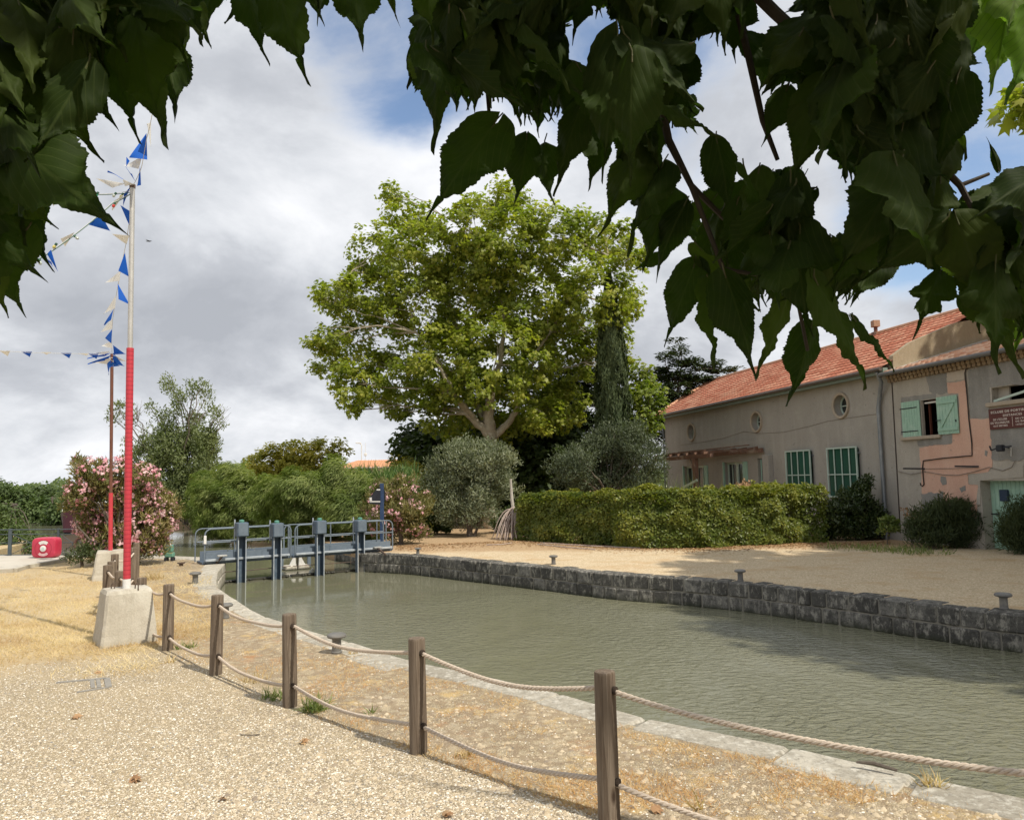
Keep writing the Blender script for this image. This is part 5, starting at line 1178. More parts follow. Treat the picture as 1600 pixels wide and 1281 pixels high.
# --- big plane tree
YP = 33.0; base = G(768, 834); base = D(768, 834, YP); base[2] = 0
bl = [(612, 302, 22), (640, 345, 42), (588, 395, 50), (660, 395, 62), (725, 355, 55), (785, 318, 45), (800, 370, 60), (865, 370, 62), (945, 370, 45), (985, 400, 30), (530, 462, 36), (505, 462, 18), (570, 470, 55), (650, 480, 78),
      (740, 460, 85), (840, 470, 85), (925, 460, 70), (975, 470, 32), (508, 535, 30), (545, 540, 45), (500, 580, 14), (560, 600, 45), (562, 640, 17), (620, 590, 60), (690, 570, 80), (780, 560, 90), (870, 560, 75), (935, 525, 48), (965, 560, 24), (850, 645, 34, -1), (690, 615, 32, -1),
      (720, 640, 50), (800, 640, 58), (870, 640, 50), (625, 640, 22), (680, 660, 25), (765, 405, 60)]
bb = PB(bl, YP, 2.6)
fk = D(768, 684, YP); lim = [(fk, D(705, 610, YP-1), .22, .12), (D(705, 610, YP-1), D(650, 520, YP-1.0), .10, .04), (fk, D(737, 620, YP+.5), .2, .13), (D(737, 620, YP+.5), D(700, 470, YP+.5), .13, .05), (fk, D(768, 610, YP-.6), .3, .18), (D(768, 610, YP-.6), D(765, 400, YP), .14, .04),
       (fk, D(808, 640, YP), .2, .12), (D(808, 640, YP), D(860, 520, YP-1), .12, .05), (D(860, 520, YP-1), D(950, 400, YP-1), .06, .03), (D(650, 520, YP-1.0), D(520, 480, YP-.5), .035, .012), (D(740, 650, YP-.5), D(680, 560, YP-2), .1, .05)]
tree('plane_tree', 'tall spreading plane tree with pale forked trunk and yellow-green leaves behind the olive', base, fk, bb,
     dict(per_area=2.7, rc=.36, leaves=30, flat=.7, shell=.42), (.165, 1, 'lobed'), (L_plane, m_pbark), .34, twigs=1.2, limbs=lim)
# --- trees behind and beside it
tree('evergreen_tree', 'dark evergreen tree filling the space under the plane tree crown', D(700, 820, 37)*[1, 1, 0], D(705, 740, 37), PB([(650, 690, 25), (680, 710, 45), (735, 700, 60), (800, 700, 60), (700, 740, 60), (770, 750, 70), (840, 740, 60), (650, 735, 30), (830, 690, 40), (880, 700, 40)], 37, 1.2),
     dict(per_area=2.2, rc=.6, leaves=60, flat=.8, shell=.4), (.30, .7, 'diamond'), (L_dark, m_bark), .25, twigs=.4)
tree('conifer', 'dark feathery conifer behind the plane tree to the left of the cypress', D(885, 800, 38)*[1, 1, 0], D(888, 700, 38), PB([(900, 600, 40), (880, 640, 45), (925, 640, 40), (860, 680, 45), (920, 690, 45), (960, 690, 40), (895, 730, 55), (850, 720, 40)], 38, 1),
     dict(per_area=2.6, rc=.5, leaves=70, flat=.5, shell=.4), (.26, .35, 'diamond'), (L_ced, m_bark), .25, twigs=.4, nmode='flat')
# cypress: slim column
Yc = 31.0; cb_ = D(963, 800, Yc); cb_[2] = 0; r = empty('cypress', cb_, 'slim dark cypress column rising behind the olive bush', 'tree')
zc1 = D(963, 430, Yc)[2]; n = 30000; hz = rng.random(n); an = rng.random(n)*2*math.pi
lob = 1+.16*np.sin(an*5+hz*22)+.10*np.sin(an*9-hz*41); wr = .72*np.clip(np.minimum(1, (hz+.02)*9)*(1-hz**3.2)**.9, .05, 1); rr_ = wr*lob*(.72+.28*rng.random(n)**.5)
P = np.stack([cb_[0]+rr_*np.cos(an), cb_[1]+rr_*np.sin(an), .25+hz*(zc1-.25)], 1); o_ = np.stack([np.cos(an), np.sin(an), 0*an], 1)
cards('crown', P, rdir(n)*.3+np.array([0, 0, 1.])+o_*.35, rdir(n)*.5+o_, .17*(.6+.8*rng.random(n)), L_cyp, r, 'diamond', .35)
mb = MB(True); mb.tube([cb_-[0, 0, .1], cb_+[0, 0, 3], cb_+[0, 0, zc1*.95]], [.16, .13, .02], 8); mb.build('trunk', m_bark, r)
tree('yellow_green_tree', 'bright yellow-green broadleaf tree between the cypress and the red roof', D(1000, 800, 32)*[1, 1, 0], D(1000, 700, 32), PB([(1000, 590, 20), (1012, 622, 24), (990, 632, 26), (1005, 655, 26), (985, 680, 28)], 32, .6),
     dict(per_area=2.4, rc=.4, leaves=40, flat=.8), (.17, .9, 'lobed'), (L_yel, m_bark), .12, twigs=.6)
# cedar on the right behind the roof
Yd = 43; cbs = D(1068, 800, Yd); cbs[2] = 0; blc = [(1056, 532, 6), (1058, 548, 12), (1040, 562, 14), (1078, 566, 16), (1052, 580, 24), (1110, 572, 13), (1128, 580, 12), (1095, 585, 22), (1020, 580, 13), (1030, 600, 24), (1060, 610, 34), (1100, 608, 34), (1138, 580, 9), (1135, 605, 24), (1020, 625, 24), (1050, 650, 34), (1100, 645, 34), (1140, 640, 30), (1025, 680, 40), (1080, 690, 40)]
tree('cedar', 'dark layered conifer with a pointed top behind the left end of the red roof', cbs, D(1060, 600, Yd), PB([(x, y, r_, None or random.uniform(-1, 1), .75) for x, y, r_ in blc], Yd),
     dict(per_area=3.2, rc=.42, leaves=46, flat=.35, shell=.35), (.24, .4, 'diamond'), (L_ced, m_bark), .10, twigs=.2, nmode='flat')
# --- olives
Yo = 28.6; tree('olive_tree', 'rounded silvery olive tree standing between the plane tree and the blue gate', D(735, 842, Yo)*[1, 1, 0], D(737, 800, Yo), PB([(700, 720, 30), (745, 715, 34), (775, 725, 28), (690, 755, 32), (735, 760, 42), (780, 765, 30), (700, 790, 30), (750, 795, 30), (678, 780, 16), (720, 700, 16), (712, 812, 20), (760, 700, 14)], Yo, .7),
     dict(per_area=4.4, rc=.34, leaves=85, flat=.9, shell=.45), (.125, .26, 'diamond'), (L_olive, m_bark), .13, twigs=1.0, nmode='up',
     limbs=[(D(737, 842, Yo)*[1, 1, 0], D(722, 790, Yo), .07, .04), (D(741, 842, Yo)*[1, 1, 0], D(760, 790, Yo), .06, .03)])
Yo2 = 29.5; tree('olive_tree', 'wide grey-green olive tree behind the hedge next to the long house', D(950, 830, Yo2)*[1, 1, 0], D(950, 775, Yo2), PB([(905, 720, 30), (945, 700, 32), (990, 695, 34), (1015, 710, 26), (890, 745, 28), (935, 740, 38), (985, 740, 38), (1020, 735, 22), (870, 740, 16), (960, 680, 18), (1000, 765, 26), (920, 765, 28)], Yo2, .8),
     dict(per_area=4.0, rc=.34, leaves=85, flat=.9, shell=.45), (.125, .26, 'diamond'), (LEAF('dull_olive_leaf', (.06, .078, .045), (.10, .125, .07), (.165, .19, .115), .2, .5), m_bark), .13, twigs=1.0, nmode='up')
# --- hedge, two trimmed lengths, and rounded shrubs
def hedge(name, label, pts, depth, h, mat, dens, size, group=None, lump=.12, cat='hedge', under=None):
    """pts: base line px on the ground; leaves over a lumpy box"""
    A = [np.array(G(*p)[:2]) for p in pts]; root = empty(name, (*A[len(A)//2], 0), label, cat, group)
    Ls = [np.linalg.norm(A[i+1]-A[i]) for i in range(len(A)-1)]; T = sum(Ls); cum = np.concatenate([[0], np.cumsum(Ls)]); AA = np.array(A)
    n = int(dens*T*(h*1+depth)); s_ = rng.random(n)*T; x = np.interp(s_, cum, AA[:, 0]); y = np.interp(s_, cum, AA[:, 1])
    d = (A[-1]-A[0])/np.linalg.norm(A[-1]-A[0]); nb = np.array([d[1], -d[0]]); 
    if nb[1] < 0: nb = -nb     # pointing away from the viewer
    face = rng.random(n) < h/(h+depth); q_ = rng.random(n)
    vz = np.where(face, q_*h, h); vd = np.where(face, 0, q_*depth)
    co_ = np.minimum(np.abs(h-vz), .3); vd = np.where(face, vd+np.where(co_ < .3, (.3-co_)*.35, 0), vd); vz = np.where((~face) & (vd < .25), vz-(.25-vd)*.4, vz)
    nz = np.array([mnoise.fractal(Vector((a*1.3, b*1.3, c*1.6)), 1, 2, 4) for a, b, c in zip(x[::1], y[::1], vz+vd)])
    ins = (rng.random(n)**1.6)*.22; ex_ = nz*lump*1.6-ins
    px_2 = x+nb[0]*(vd-np.where(face, ex_, 0)); py_2 = y+nb[1]*(vd-np.where(face, ex_, 0)); pz_2 = vz+np.where(face, 0, ex_)
    P = np.stack([px_2, py_2, np.maximum(pz_2, .03)], 1); o_ = np.where(face[:, None], np.array([-nb[0], -nb[1], .35]), np.array([0, 0, 1.]))
    cards('foliage', P, rdir(n)+o_*.3, rdir(n)*.65+o_, size*(.6+.8*rng.random(n)), mat, root, 'diamond', .62, np.clip(.55*rng.random(n)+.45*(nz+.6)+np.where(face, -.05, .22), 0, 1))  # sunlight put into the colour: top leaves lighter, face leaves darker
    mb = MB(); inner = []
    for i in range(len(A)-1):
        m_ = (A[i]+A[i+1])/2+nb*(depth/2+.12); dd = A[i+1]-A[i]; le = np.linalg.norm(dd); dd = dd/le; mb.obox((*m_, (h-.35)/2), (*dd, 0), (dd[1], -dd[0], 0), (0, 0, 1), max(.1, le/2-.3), depth/2-.2, (h-.35)/2, .1)
    mb.build('inner_branches', m_bark, root); return root
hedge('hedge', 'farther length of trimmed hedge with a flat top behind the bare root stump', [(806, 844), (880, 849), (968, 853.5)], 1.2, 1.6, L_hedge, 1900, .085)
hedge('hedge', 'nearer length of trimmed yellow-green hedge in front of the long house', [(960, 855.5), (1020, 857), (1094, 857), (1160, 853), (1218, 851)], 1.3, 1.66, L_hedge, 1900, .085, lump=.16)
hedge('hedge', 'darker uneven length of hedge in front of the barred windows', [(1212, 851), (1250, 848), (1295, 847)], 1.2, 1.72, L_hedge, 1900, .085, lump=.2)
def shrub(name, label, blobs, Y, mat, size, asp, cl, mode='up', base=None, group=None, shape='diamond', tr=.05, cat='shrub', tw=.8, zb=None):
    bb = PB(blobs, Y, .25) ; b0 = np.asarray(base if base is not None else [bb[0][0][0], bb[0][0][1], 0]); b0 = np.array([b0[0], b0[1], 0]); cl = dict(cl); cl['zmin'] = .12 if zb is None else zb
    return tree(name, label, b0, b0+[0, 0, .35], bb, cl, (size, asp, shape), (mat, m_bark), tr, group=group, twigs=tw, nmode=mode, cat=cat)
cs = dict(per_area=11, rc=.20, leaves=75, flat=.9, shell=.5)
shrub('round_shrub', 'dark rounded evergreen shrub at the right end of the hedge', [(1335, 800, 38), (1315, 825, 28), (1345, 825, 34), (1362, 812, 24), (1345, 770, 16), (1350, 752, 9), (1365, 835, 15), (1305, 805, 26), (1300, 835, 22)], 24.0, L_hedged, .09, .6, cs)
shrub('herb_bush', 'large dark lavender-like bush against the pink plastered wall', [(1455, 825, 30), (1490, 820, 36), (1520, 828, 28), (1480, 800, 20), (1505, 798, 16), (1440, 838, 18), (1535, 840, 20), (1465, 845, 20), (1500, 845, 22)], 20.9, L_herb, .13, .13, dict(per_area=13, rc=.22, leaves=80, flat=1, shell=.5))
shrub('herb_bush', 'dark bushy herb shrub cut by the right edge beside the mint door', [(1600, 832, 30), (1592, 852, 22), (1625, 830, 34), (1600, 808, 20), (1590, 835, 24)], 19.2, L_herb, .13, .13, dict(per_area=13, rc=.22, leaves=80, flat=1, shell=.5))
shrub('leafy_sapling', 'small bright green leafy plant at the foot of the drain pipe', [(1388, 815, 9), (1396, 822, 9), (1384, 828, 7)], 22.2, L_weed, .10, .6, dict(per_area=26, rc=.12, leaves=26, flat=.8), base=D(1389, 850, 22.2), tr=.02)
shrub('dry_rose_stem', 'thin leggy rose with reddish leaves against the plaster wall', [(1420, 800, 8), (1424, 815, 10), (1432, 825, 8)], 21.6, L_litter, .07, .7, dict(per_area=20, rc=.10, leaves=14, flat=.8), base=D(1426, 850, 21.6), tr=.02)
for (x, y, n_, l_, Yg) in ((1150, 775, 10, 'leafy plant sprouting above the hedge before the glazed doors', 25.5), (1162, 760, 8, 'reddish sprig standing above the hedge beside the green door', 25.6), (1215, 765, 9, 'small rose bush top above the hedge by the barred window', 25)):
    shrub('garden_plant', l_, [(x, y, 9), (x-9, y+9, 9), (x+9, y+8, 9)], Yg, L_weed if n_ != 8 else L_litter, .09, .6, dict(per_area=16, rc=.15, leaves=26, flat=.9), group=None, tr=.02)
def tuft(name, label, c, rr_, n, h, mat, lean=.5, wid=.012, cat='grass tuft', group=None, parent=None, zj=0):
    a = rng.random(n)*2*math.pi; q_ = np.sqrt(rng.random(n))*rr_; P = np.stack([c[0]+q_*np.cos(a), c[1]+q_*np.sin(a), np.full(n, c[2]-.01)], 1)
    t_ = rdir(n)*lean+np.array([0, 0, 1.]); t_[:, 2] = np.abs(t_[:, 2]); hh = h*(.4+.8*rng.random(n)); o = cards(name, P, t_, rdir(n), hh, mat, parent, 'blade', wid/h)
    return tag(o, label, cat, group)
iris = tuft('iris_clump', 'fresh green grassy clump with white flowers growing above the hedge by the olive', D(1050, 800, 25.2)*[1, 1, 0], 1.1, 900, 2.0, L_weed, .25, .03, 'plant')
# white flower heads there
P = np.array([D(1044+random.uniform(-34, 22), 763+random.uniform(-5, 5), 25.2) for _ in range(26)]); L_wf = LEAF('white_flower', (.7, .7, .66), (.75, .74, .7), (.8, .8, .76), .3)
for k in range(14): cards('flower', P[k:k+1], rdir(1), rdir(1), .11, L_wf, iris, 'lobed')
# --- tamarisk thicket over the water
tam = [('leaning pale tamarisk bush overhanging the water behind the left gate leaf', [(470, 770, 45), (440, 800, 40), (500, 790, 45), (455, 825, 28), (500, 825, 30), (535, 800, 35), (430, 770, 30)], 28.5, L_tam),
       ('dense tamarisk bush overhanging the water left of the gate', [(385, 780, 45), (350, 790, 40), (340, 815, 30), (390, 820, 38), (420, 800, 40), (330, 770, 26), (365, 750, 26)], 33, L_tam),
       ('yellowing tall bush behind the thicket with a rounded top', [(420, 725, 30), (460, 715, 32), (500, 712, 28), (530, 705, 18), (440, 745, 40), (495, 745, 38), (400, 750, 26)], 37, L_tam2),
       ('grey-green tamarisk behind, nearest to the poplar', [(330, 765, 30), (355, 745, 22), (315, 790, 28), (345, 790, 34), (390, 745, 28)], 41, L_tam),
       ('green tamarisk bush between the reeds and the gate post', [(555, 770, 38), (530, 745, 30), (575, 790, 36), (550, 815, 34), (600, 775, 26), (520, 815, 26), (585, 825, 24)], 28, L_tam)]
for l_, b_, Y_, m_ in tam:
    x0 = np.mean([q_[0] for q_ in b_]); bs_ = D(x0+20, 840, Y_+1.2)*[1, 1, 0]
    yb = m_ is L_tam2; tree('leafy_bush' if yb else 'tamarisk_bush', l_, bs_, bs_+[0, 0, .8], PB(b_, Y_, .9), dict(per_area=4.2, rc=.34 if not yb else .30, leaves=112 if not yb else 46, flat=.62, shell=.55, zmin=-.3), (.19, .13, 'diamond') if not yb else (.16, .6, 'diamond'), (m_, m_bark), .1, group='bushes overhanging the upstream canal', twigs=.6, nmode='sky' if yb else 'droop', cat='bush')
r = empty('reed_bed', D(595, 840, 32)*[1, 1, 0], 'stand of tall green cane with drooping leaves in front of the distant orange roof', 'reeds'); n = 3200
xs_ = rng.uniform(545, 650, n); P = np.array([D(x, 760, 32+rng.uniform(-1.2, 1.2)) for x in xs_]); P[:, 2] = rng.uniform(.9, 2.25, n); tt = rdir(n)*.5+[0, 0, .8]
cards('reed_leaves', P, tt, rdir(n), .75*(.6+.7*rng.random(n)), L_reed, r, 'blade', .075)
mb = MB()
for k in range(90): p = D(rng.uniform(545, 650), 800, 32+rng.uniform(-1, 1)); mb.tube([(p[0], p[1], 0), (p[0]+.1, p[1], 2), (p[0]+rng.uniform(-.3, .3), p[1], rng.uniform(2.2, 2.8))], .015, 4)
mb.build('reed_stems', MAT('cane', (.22, .26, .1), (.3, .3, .13), 4), r)
tree('yellow_bush', 'yellow-topped bush beside the orange roof left of the dark evergreen', D(640, 830, 34)*[1, 1, 0], D(640, 780, 34), PB([(628, 730, 15), (642, 742, 20), (618, 752, 18), (650, 760, 20), (630, 770, 22)], 34, .5), dict(per_area=4, rc=.35, leaves=60, flat=.8), (.16, .3, 'diamond'), (L_tam2, m_bark), .08, twigs=.6, cat='bush')
# --- oleanders with blossom
def oleander(label, blobs, Y, base, dens=1.0, pinkf=.1):
    bb = PB(blobs, Y, .5); b0 = np.array([base[0], base[1], 0]); root = tree('oleander', label, b0, b0+[0, 0, .4], bb, dict(per_area=6.5*dens, rc=.22, leaves=62, flat=.9, shell=.4, zmin=.1), (.15, .22, 'diamond'), (L_ole, m_bark), .09, twigs=1, nmode='up', cat='flowering bush')
    P, out, C, cr, off = clumps(bb, per_area=24*dens*(.6 if dens < 1 else 1), rc=.07, leaves=6, flat=.8, shell=.84, zmin=.3); k = (cr > .12); P, out = P[k], out[k]
    cards('blossoms', P+out*.06, rdir(len(P)), rdir(len(P))*.6+out, .062*(.6+.8*rng.random(len(P))), L_pink, root, 'lobed', rnd=np.clip(cr[k]*.8+rng.random(len(P))*.3-.1, 0, 1)); return root
oleander('big oleander covered in pink blossom behind the smaller mast', [(150, 740, 26), (185, 745, 30), (125, 768, 19), (110, 788, 9), (165, 785, 42), (215, 770, 34), (245, 790, 26), (144, 822, 25), (185, 825, 40), (230, 825, 36), (255, 815, 20), (200, 855, 24), (160, 855, 22), (240, 850, 20), (128, 722, 10), (225, 745, 20)], 20.6, D(185, 872, 20.6), 1.25)
oleander('paler pink oleander behind the gate beside the blue sign post', [(600, 770, 20), (630, 760, 18), (650, 780, 20), (615, 795, 28), (645, 810, 26), (595, 815, 24), (655, 830, 14), (625, 835, 20), (585, 790, 18), (640, 785, 22)], 25.6, D(625, 850, 25.6), .9)
shrub('low_bush', 'low dark green bush at the foot of the big oleander', [(126, 864, 9), (138, 866, 9), (150, 868, 8), (115, 869, 5)], 20.2, L_herb, .10, .3, cs, group=None)
shrub('dark_undergrowth', 'dark shady undergrowth between the olive and the pale oleander', [(665, 825, 18), (680, 815, 20), (690, 832, 20), (660, 845, 10), (780, 832, 18), (795, 815, 18), (800, 838, 14)], 30.2, L_dark, .13, .5, cs, group=None)
# --- tall ragged tree at the left with bare twigs
Yt = 46; bt_ = D(292, 822, Yt)*[1, 1, 0]
bl = [(265, 610, 13), (280, 625, 16), (300, 615, 10), (318, 620, 15), (268, 650, 17), (300, 655, 26), (255, 665, 16), (335, 655, 12), (180, 640, 15), (172, 655, 9), (195, 660, 14), (232, 640, 9), (240, 690, 22), (275, 690, 30), (312, 690, 28), (330, 695, 14), (210, 700, 18), (250, 725, 30), (295, 725, 32), (320, 735, 18), (230, 755, 26), (270, 760, 32), (310, 765, 26), (255, 790, 28), (295, 795, 26), (205, 720, 12), (330, 770, 12)]
tr_ = tree('ragged_poplar', 'tall ragged grey-green tree with bare twig ends behind the pink oleander', bt_, D(285, 775, Yt), PB([(x+4, y-2, r_*(.68 if y < 680 else 1.0)) for x, y, r_ in bl]+[(230, 722, 30), (265, 702, 34), (302, 702, 34), (250, 772, 34), (300, 770, 34), (330, 722, 16), (215, 740, 14), (262, 598, 5), (301, 602, 5), (315, 604, 6), (250, 650, 8), (330, 640, 7), (345, 668, 5), (205, 645, 6)], Yt, 1.2), dict(per_area=2.6, rc=.36, leaves=46, flat=1.3, shell=.35), (.17, .45, 'diamond'), (L_pop, m_bark), .15, twigs=.9, nmode='up')
mb = MB(True)
for k in range(16):
    a = D(rng.uniform(335, 348), rng.uniform(655, 670), Yt); limb(mb, D(322, 690, Yt), D(rng.uniform(338, 364), rng.uniform(628, 655), Yt+rng.uniform(-1, 1)), .022, .006, .02, 5, 5)
for k in range(8): limb(mb, D(215, 660, Yt), D(rng.uniform(205, 230), rng.uniform(625, 645), Yt), .018, .006, .02, 4, 5)
for a, b in (((296, 820), (255, 690)), ((296, 800), (275, 640)), ((298, 800), (300, 640)), ((290, 760), (195, 660)), ((285, 760), (235, 660)), ((300, 720), (325, 640)), ((262, 790), (298, 828))): limb(mb, D(*a, Yt-.6), D(*b, Yt-.1), .05, .015, .03, 8, 7)
mb.build('bare_twigs', MAT('brown_grey_bark', (.20, .175, .145), (.14, .12, .10), 5, .9), tr_)
# --- far left bank trees
for l_, b_, Y_, m_ in (('light green bushy tree on the left bank behind the railing', [(5, 806, 18), (30, 818, 18), (0, 828, 22), (25, 838, 20), (50, 842, 13), (-25, 810, 28), (62, 848, 8)], 30.5, L_far),
                       ('far green tree mass along the left bank', [(5, 772, 13), (25, 782, 14), (45, 790, 14), (65, 798, 16), (50, 805, 24), (80, 805, 18), (-25, 770, 26), (75, 822, 16)], 60, L_far),
                       ('dark far pine behind the left bank trees', [(52, 775, 8), (65, 775, 9), (75, 783, 10), (85, 790, 10)], 80, L_dark),
                       ('far pale willow hanging low before the moored barge', [(78, 818, 14), (68, 830, 12), (90, 805, 14), (60, 818, 12), (100, 800, 14)], 55, L_far),
                       ('far bush on the bank to the left of the oleander', [(115, 805, 14), (130, 808, 14), (160, 808, 16), (200, 808, 16), (240, 812, 14)], 75, L_far)):
    x0 = np.mean([q_[0] for q_ in b_]); bs_ = D(x0, 830, Y_)*[1, 1, 0]
    tree('bank_tree', l_, bs_, bs_+[0, 0, 1.5], PB(b_, Y_, 1.0), dict(per_area=2.6*(30/Y_)**1.0+.35, rc=.013*Y_, leaves=95, flat=.8, shell=.4, zmin=-.3), (.0044*Y_, .55, 'diamond'), (m_, m_bark), .06, group='trees along the left bank', twigs=.3)
# belt of woodland in the far distance (one mass)
Pq = []
for k in range(60000):
    th = rng.uniform(-.75, .75); dd = rng.uniform(120, 165); x = math.sin(th)*dd; y = math.cos(th)*dd; hh = 3.0+1.4*mnoise.noise(Vector((th*18, 0, 0)))+.8*mnoise.noise(Vector((th*55, 3, 0)))
    Pq.append((x, y, rng.uniform(-.5, hh)))
Pq = np.array(Pq); n = len(Pq); wd_ = cards('far_woodland', Pq, rdir(n), rdir(n)*.6+[0, -.5, .6], .62, L_far, None, 'diamond'); tag(wd_, 'low belt of woodland along the horizon', 'woodland', kind='stuff')
# boat, distant roof, lamp, bird
hb_ = D(100, 829, 44); hb_[2] = WZ; r = empty('moored_barge', hb_, 'dark maroon barge with a white wheelhouse moored far up the canal', 'boat')
m_hull = MAT('maroon_hull', (.065, .02, .03), (.05, .02, .028), 2, .5)
def BQ(x, y, z): return hb_+np.array([x, y, z])
rg = []; 
for (y, w_, z0, z1) in ((0, .08, .1, 1.35), (1.2, .95, 0, 1.12), (3.2, 1.35, -.1, 1.0), (9, 1.4, -.1, 1.0)): rg.append([BQ(-w_, y, z1), BQ(-w_*.75, y, z0), BQ(w_*.75, y, z0), BQ(w_, y, z1)])
mb = MB(); mb.add([p for q_ in rg for p in q_], [(i*4+k, i*4+(k+1) % 4, i*4+4+(k+1) % 4, i*4+4+k) for i in range(3) for k in range(4)]+[(0, 1, 2, 3), (15, 14, 13, 12)]); mb.build('hull', m_hull, r)
MB().box(hb_[0]-.9, hb_[0]+1.2, hb_[1]+3.4, hb_[1]+8, hb_[2]+1.0, hb_[2]+1.75, .06).build('wheelhouse', m_white, r)
for k in range(4): x = hb_[0]-.72+k*.46; MB(True).lathe((x+.18, hb_[1]+3.41, hb_[2]+1.4), [(.15, 0), (.15, .03)], 14, (0, -1, 0)).build('porthole', m_dpane, r)
MB(True).tube([BQ(-.9, 1.3, 1.15), BQ(-.9, 1.3, 1.55), BQ(.9, 1.3, 1.55), BQ(.9, 1.3, 1.15)], .03, 6).build('bow_rail', m_white, r)
MB().box(hb_[0]-1.42, hb_[0]+1.42, hb_[1]+3.2, hb_[1]+9.02, hb_[2]+.86, hb_[2]+.96).build('rubbing_strake', m_redp, r)
Yr = 62; a = D(528, 729, Yr); b = D(652, 727, Yr); z1 = D(560, 718, Yr)[2]; z0 = D(560, 731, Yr)[2]; r = empty('distant_house', (a[0], a[1], 0), 'distant low house whose pale orange roof shows above the reeds', 'house')
MB().box(a[0], b[0], Yr, Yr+6, 0, z0).build('wall', m_cream, r)
q0, q1 = np.array([a[0]-.3, Yr-.4, z0]), np.array([b[0]+.3, Yr-.4, z0]); tile_roof('roof', (q0, q1, np.array([b[0]-1.2, Yr+3, z1]), np.array([a[0]+1.0, Yr+3, z1])), .35, .5, MAT('faded_orange_tile', (.60, .32, .18), (.5, .25, .14), 3, .8), r, amp=.04)
Yl = 70; r = empty('street_lamp', D(565, 800, Yl)*[1, 1, 0], 'thin pale street lamp far off above the orange roof', 'street lamp'); p0 = D(565, 800, Yl)*[1, 1, 0]
MB(True).tube([p0, D(565, 695, Yl), D(562, 692, Yl)], .05, 6).build('pole', m_white, r)
a = D(562, 692, Yl); MB().obox(a+[-.12, 0, 0], (1, 0, -.05), (0, 1, 0), up, .25, .12, .05, .03).build('lamp_head', m_white, r)
r = empty('antenna_mast', D(571, 800, Yl)*[1, 1, 0], 'thin aerial with two small white boxes beside the distant lamp', 'antenna'); p0 = D(571, 800, Yl)*[1, 1, 0]
MB(True).tube([p0, D(571, 692, Yl)], .02, 6).build('pole', m_white, r); a = D(571, 710, Yl); MB().obox(a, (1, 0, 0), (0, 1, 0), up, .13, .08, .13, .03).build('antenna_box', m_white, r)
a = D(232.5, 377, 38); mb = MB(True)
bp_ = [(-.17, .002), (-.14, .012), (-.08, .026), (0, .032), (.07, .028), (.12, .016), (.17, .004)]
mb.tube([a+[x, 0, 0] for x, _ in bp_], [r__ for _, r__ in bp_], 8)
for sg_ in (-1, 1): mb.add([a+[-.03, 0, .01], a+[.05, 0, .01], a+[-.04, sg_*.22, .03], a+[-.07, sg_*.2, .028]], [(0, 1, 2, 3)])
tag(mb.build('bird', m_blk), 'small dark bird gliding in the grey sky right of the tall mast', 'bird')
# --- stump with exposed roots
Ys_ = 27.0; sb = D(806, 846, Ys_); sb[2] = 0; r = empty('dead_stump', sb, 'dead pale stem with a skirt of drooping grey stalks at the end of the hedge', 'dead plant')
m_dead = MAT('bleached_stalk', (.44, .36, .31), (.31, .24, .21), 9, .9, 60, .5, .006, cc=(.52, .46, .41))
mb = MB(True); tp = D(798, 748, Ys_); mb.tube([sb, sb+(tp-sb)*.3+[.03, 0, 0], sb+(tp-sb)*.65-[.02, 0, 0], tp], [.09, .075, .055, .035], 8); mb.build('stem', MAT('pale_dead_stem', (.50, .47, .42), (.34, .30, .26), 14, .9), r)
mb = MB(True); st_ = D(803, 806, Ys_)
for k in range(110):
    a_ = rng.uniform(0, 2*math.pi); R_ = rng.uniform(.25, .85); h_ = rng.uniform(-.15, .25); s0_ = st_+[0, 0, rng.uniform(-.15, .3)]
    m1 = s0_+[math.cos(a_)*R_*.55, math.sin(a_)*R_*.55, h_]; e1 = np.array([sb[0]+math.cos(a_)*R_, sb[1]+math.sin(a_)*R_, rng.uniform(.0, .12)])
    pts = [s0_*(1-t_)**2+m1*2*t_*(1-t_)+e1*t_*t_ for t_ in np.linspace(0, 1, 9)]; mb.tube(pts, list(np.linspace(.028, .012, 9)), 5)
mb.build('drooping_stalks', m_dead, r)
mb = MB(True)
for (x0, y0, x1, y1) in ((845, 848, 1000, 856), (760, 851, 800, 848), (840, 850, 930, 858)): mb.tube([G(x0, y0, .02), G((x0+x1)/2+4, (y0+y1)/2+.8, .03), G(x1, y1, .02)], .018, 6)
tag(mb.build('fallen_stalks', m_dead), 'long fallen grey stalks lying along the foot of the hedge', 'stalks')

# ------------------------------------------------------------ ground cover
def ingate(x, y): pass
NEa = np.array([tuple(p) for p in NEs])
def scatter_px(n, x0, x1, y0, y1, keep=None):
    out = []
    while len(out) < n:
        x, y = rng.uniform(x0, x1), rng.uniform(y0, y1)
        if keep is None or keep(x, y): out.append(G(x, y)[:2])
    return np.array(out)
edge_x = [p[0] for p in near_px[4:]]
def coping_y(x): return np.interp(x, [228, 338, 347, 372, 402, 440, 537, 634, 700, 797, 929, 994, 1100, 1188, 1411, 1600], [874, 911, 928, 945, 966, 983, 1012, 1045, 1062, 1086, 1118, 1140, 1168, 1182, 1232, 1278])
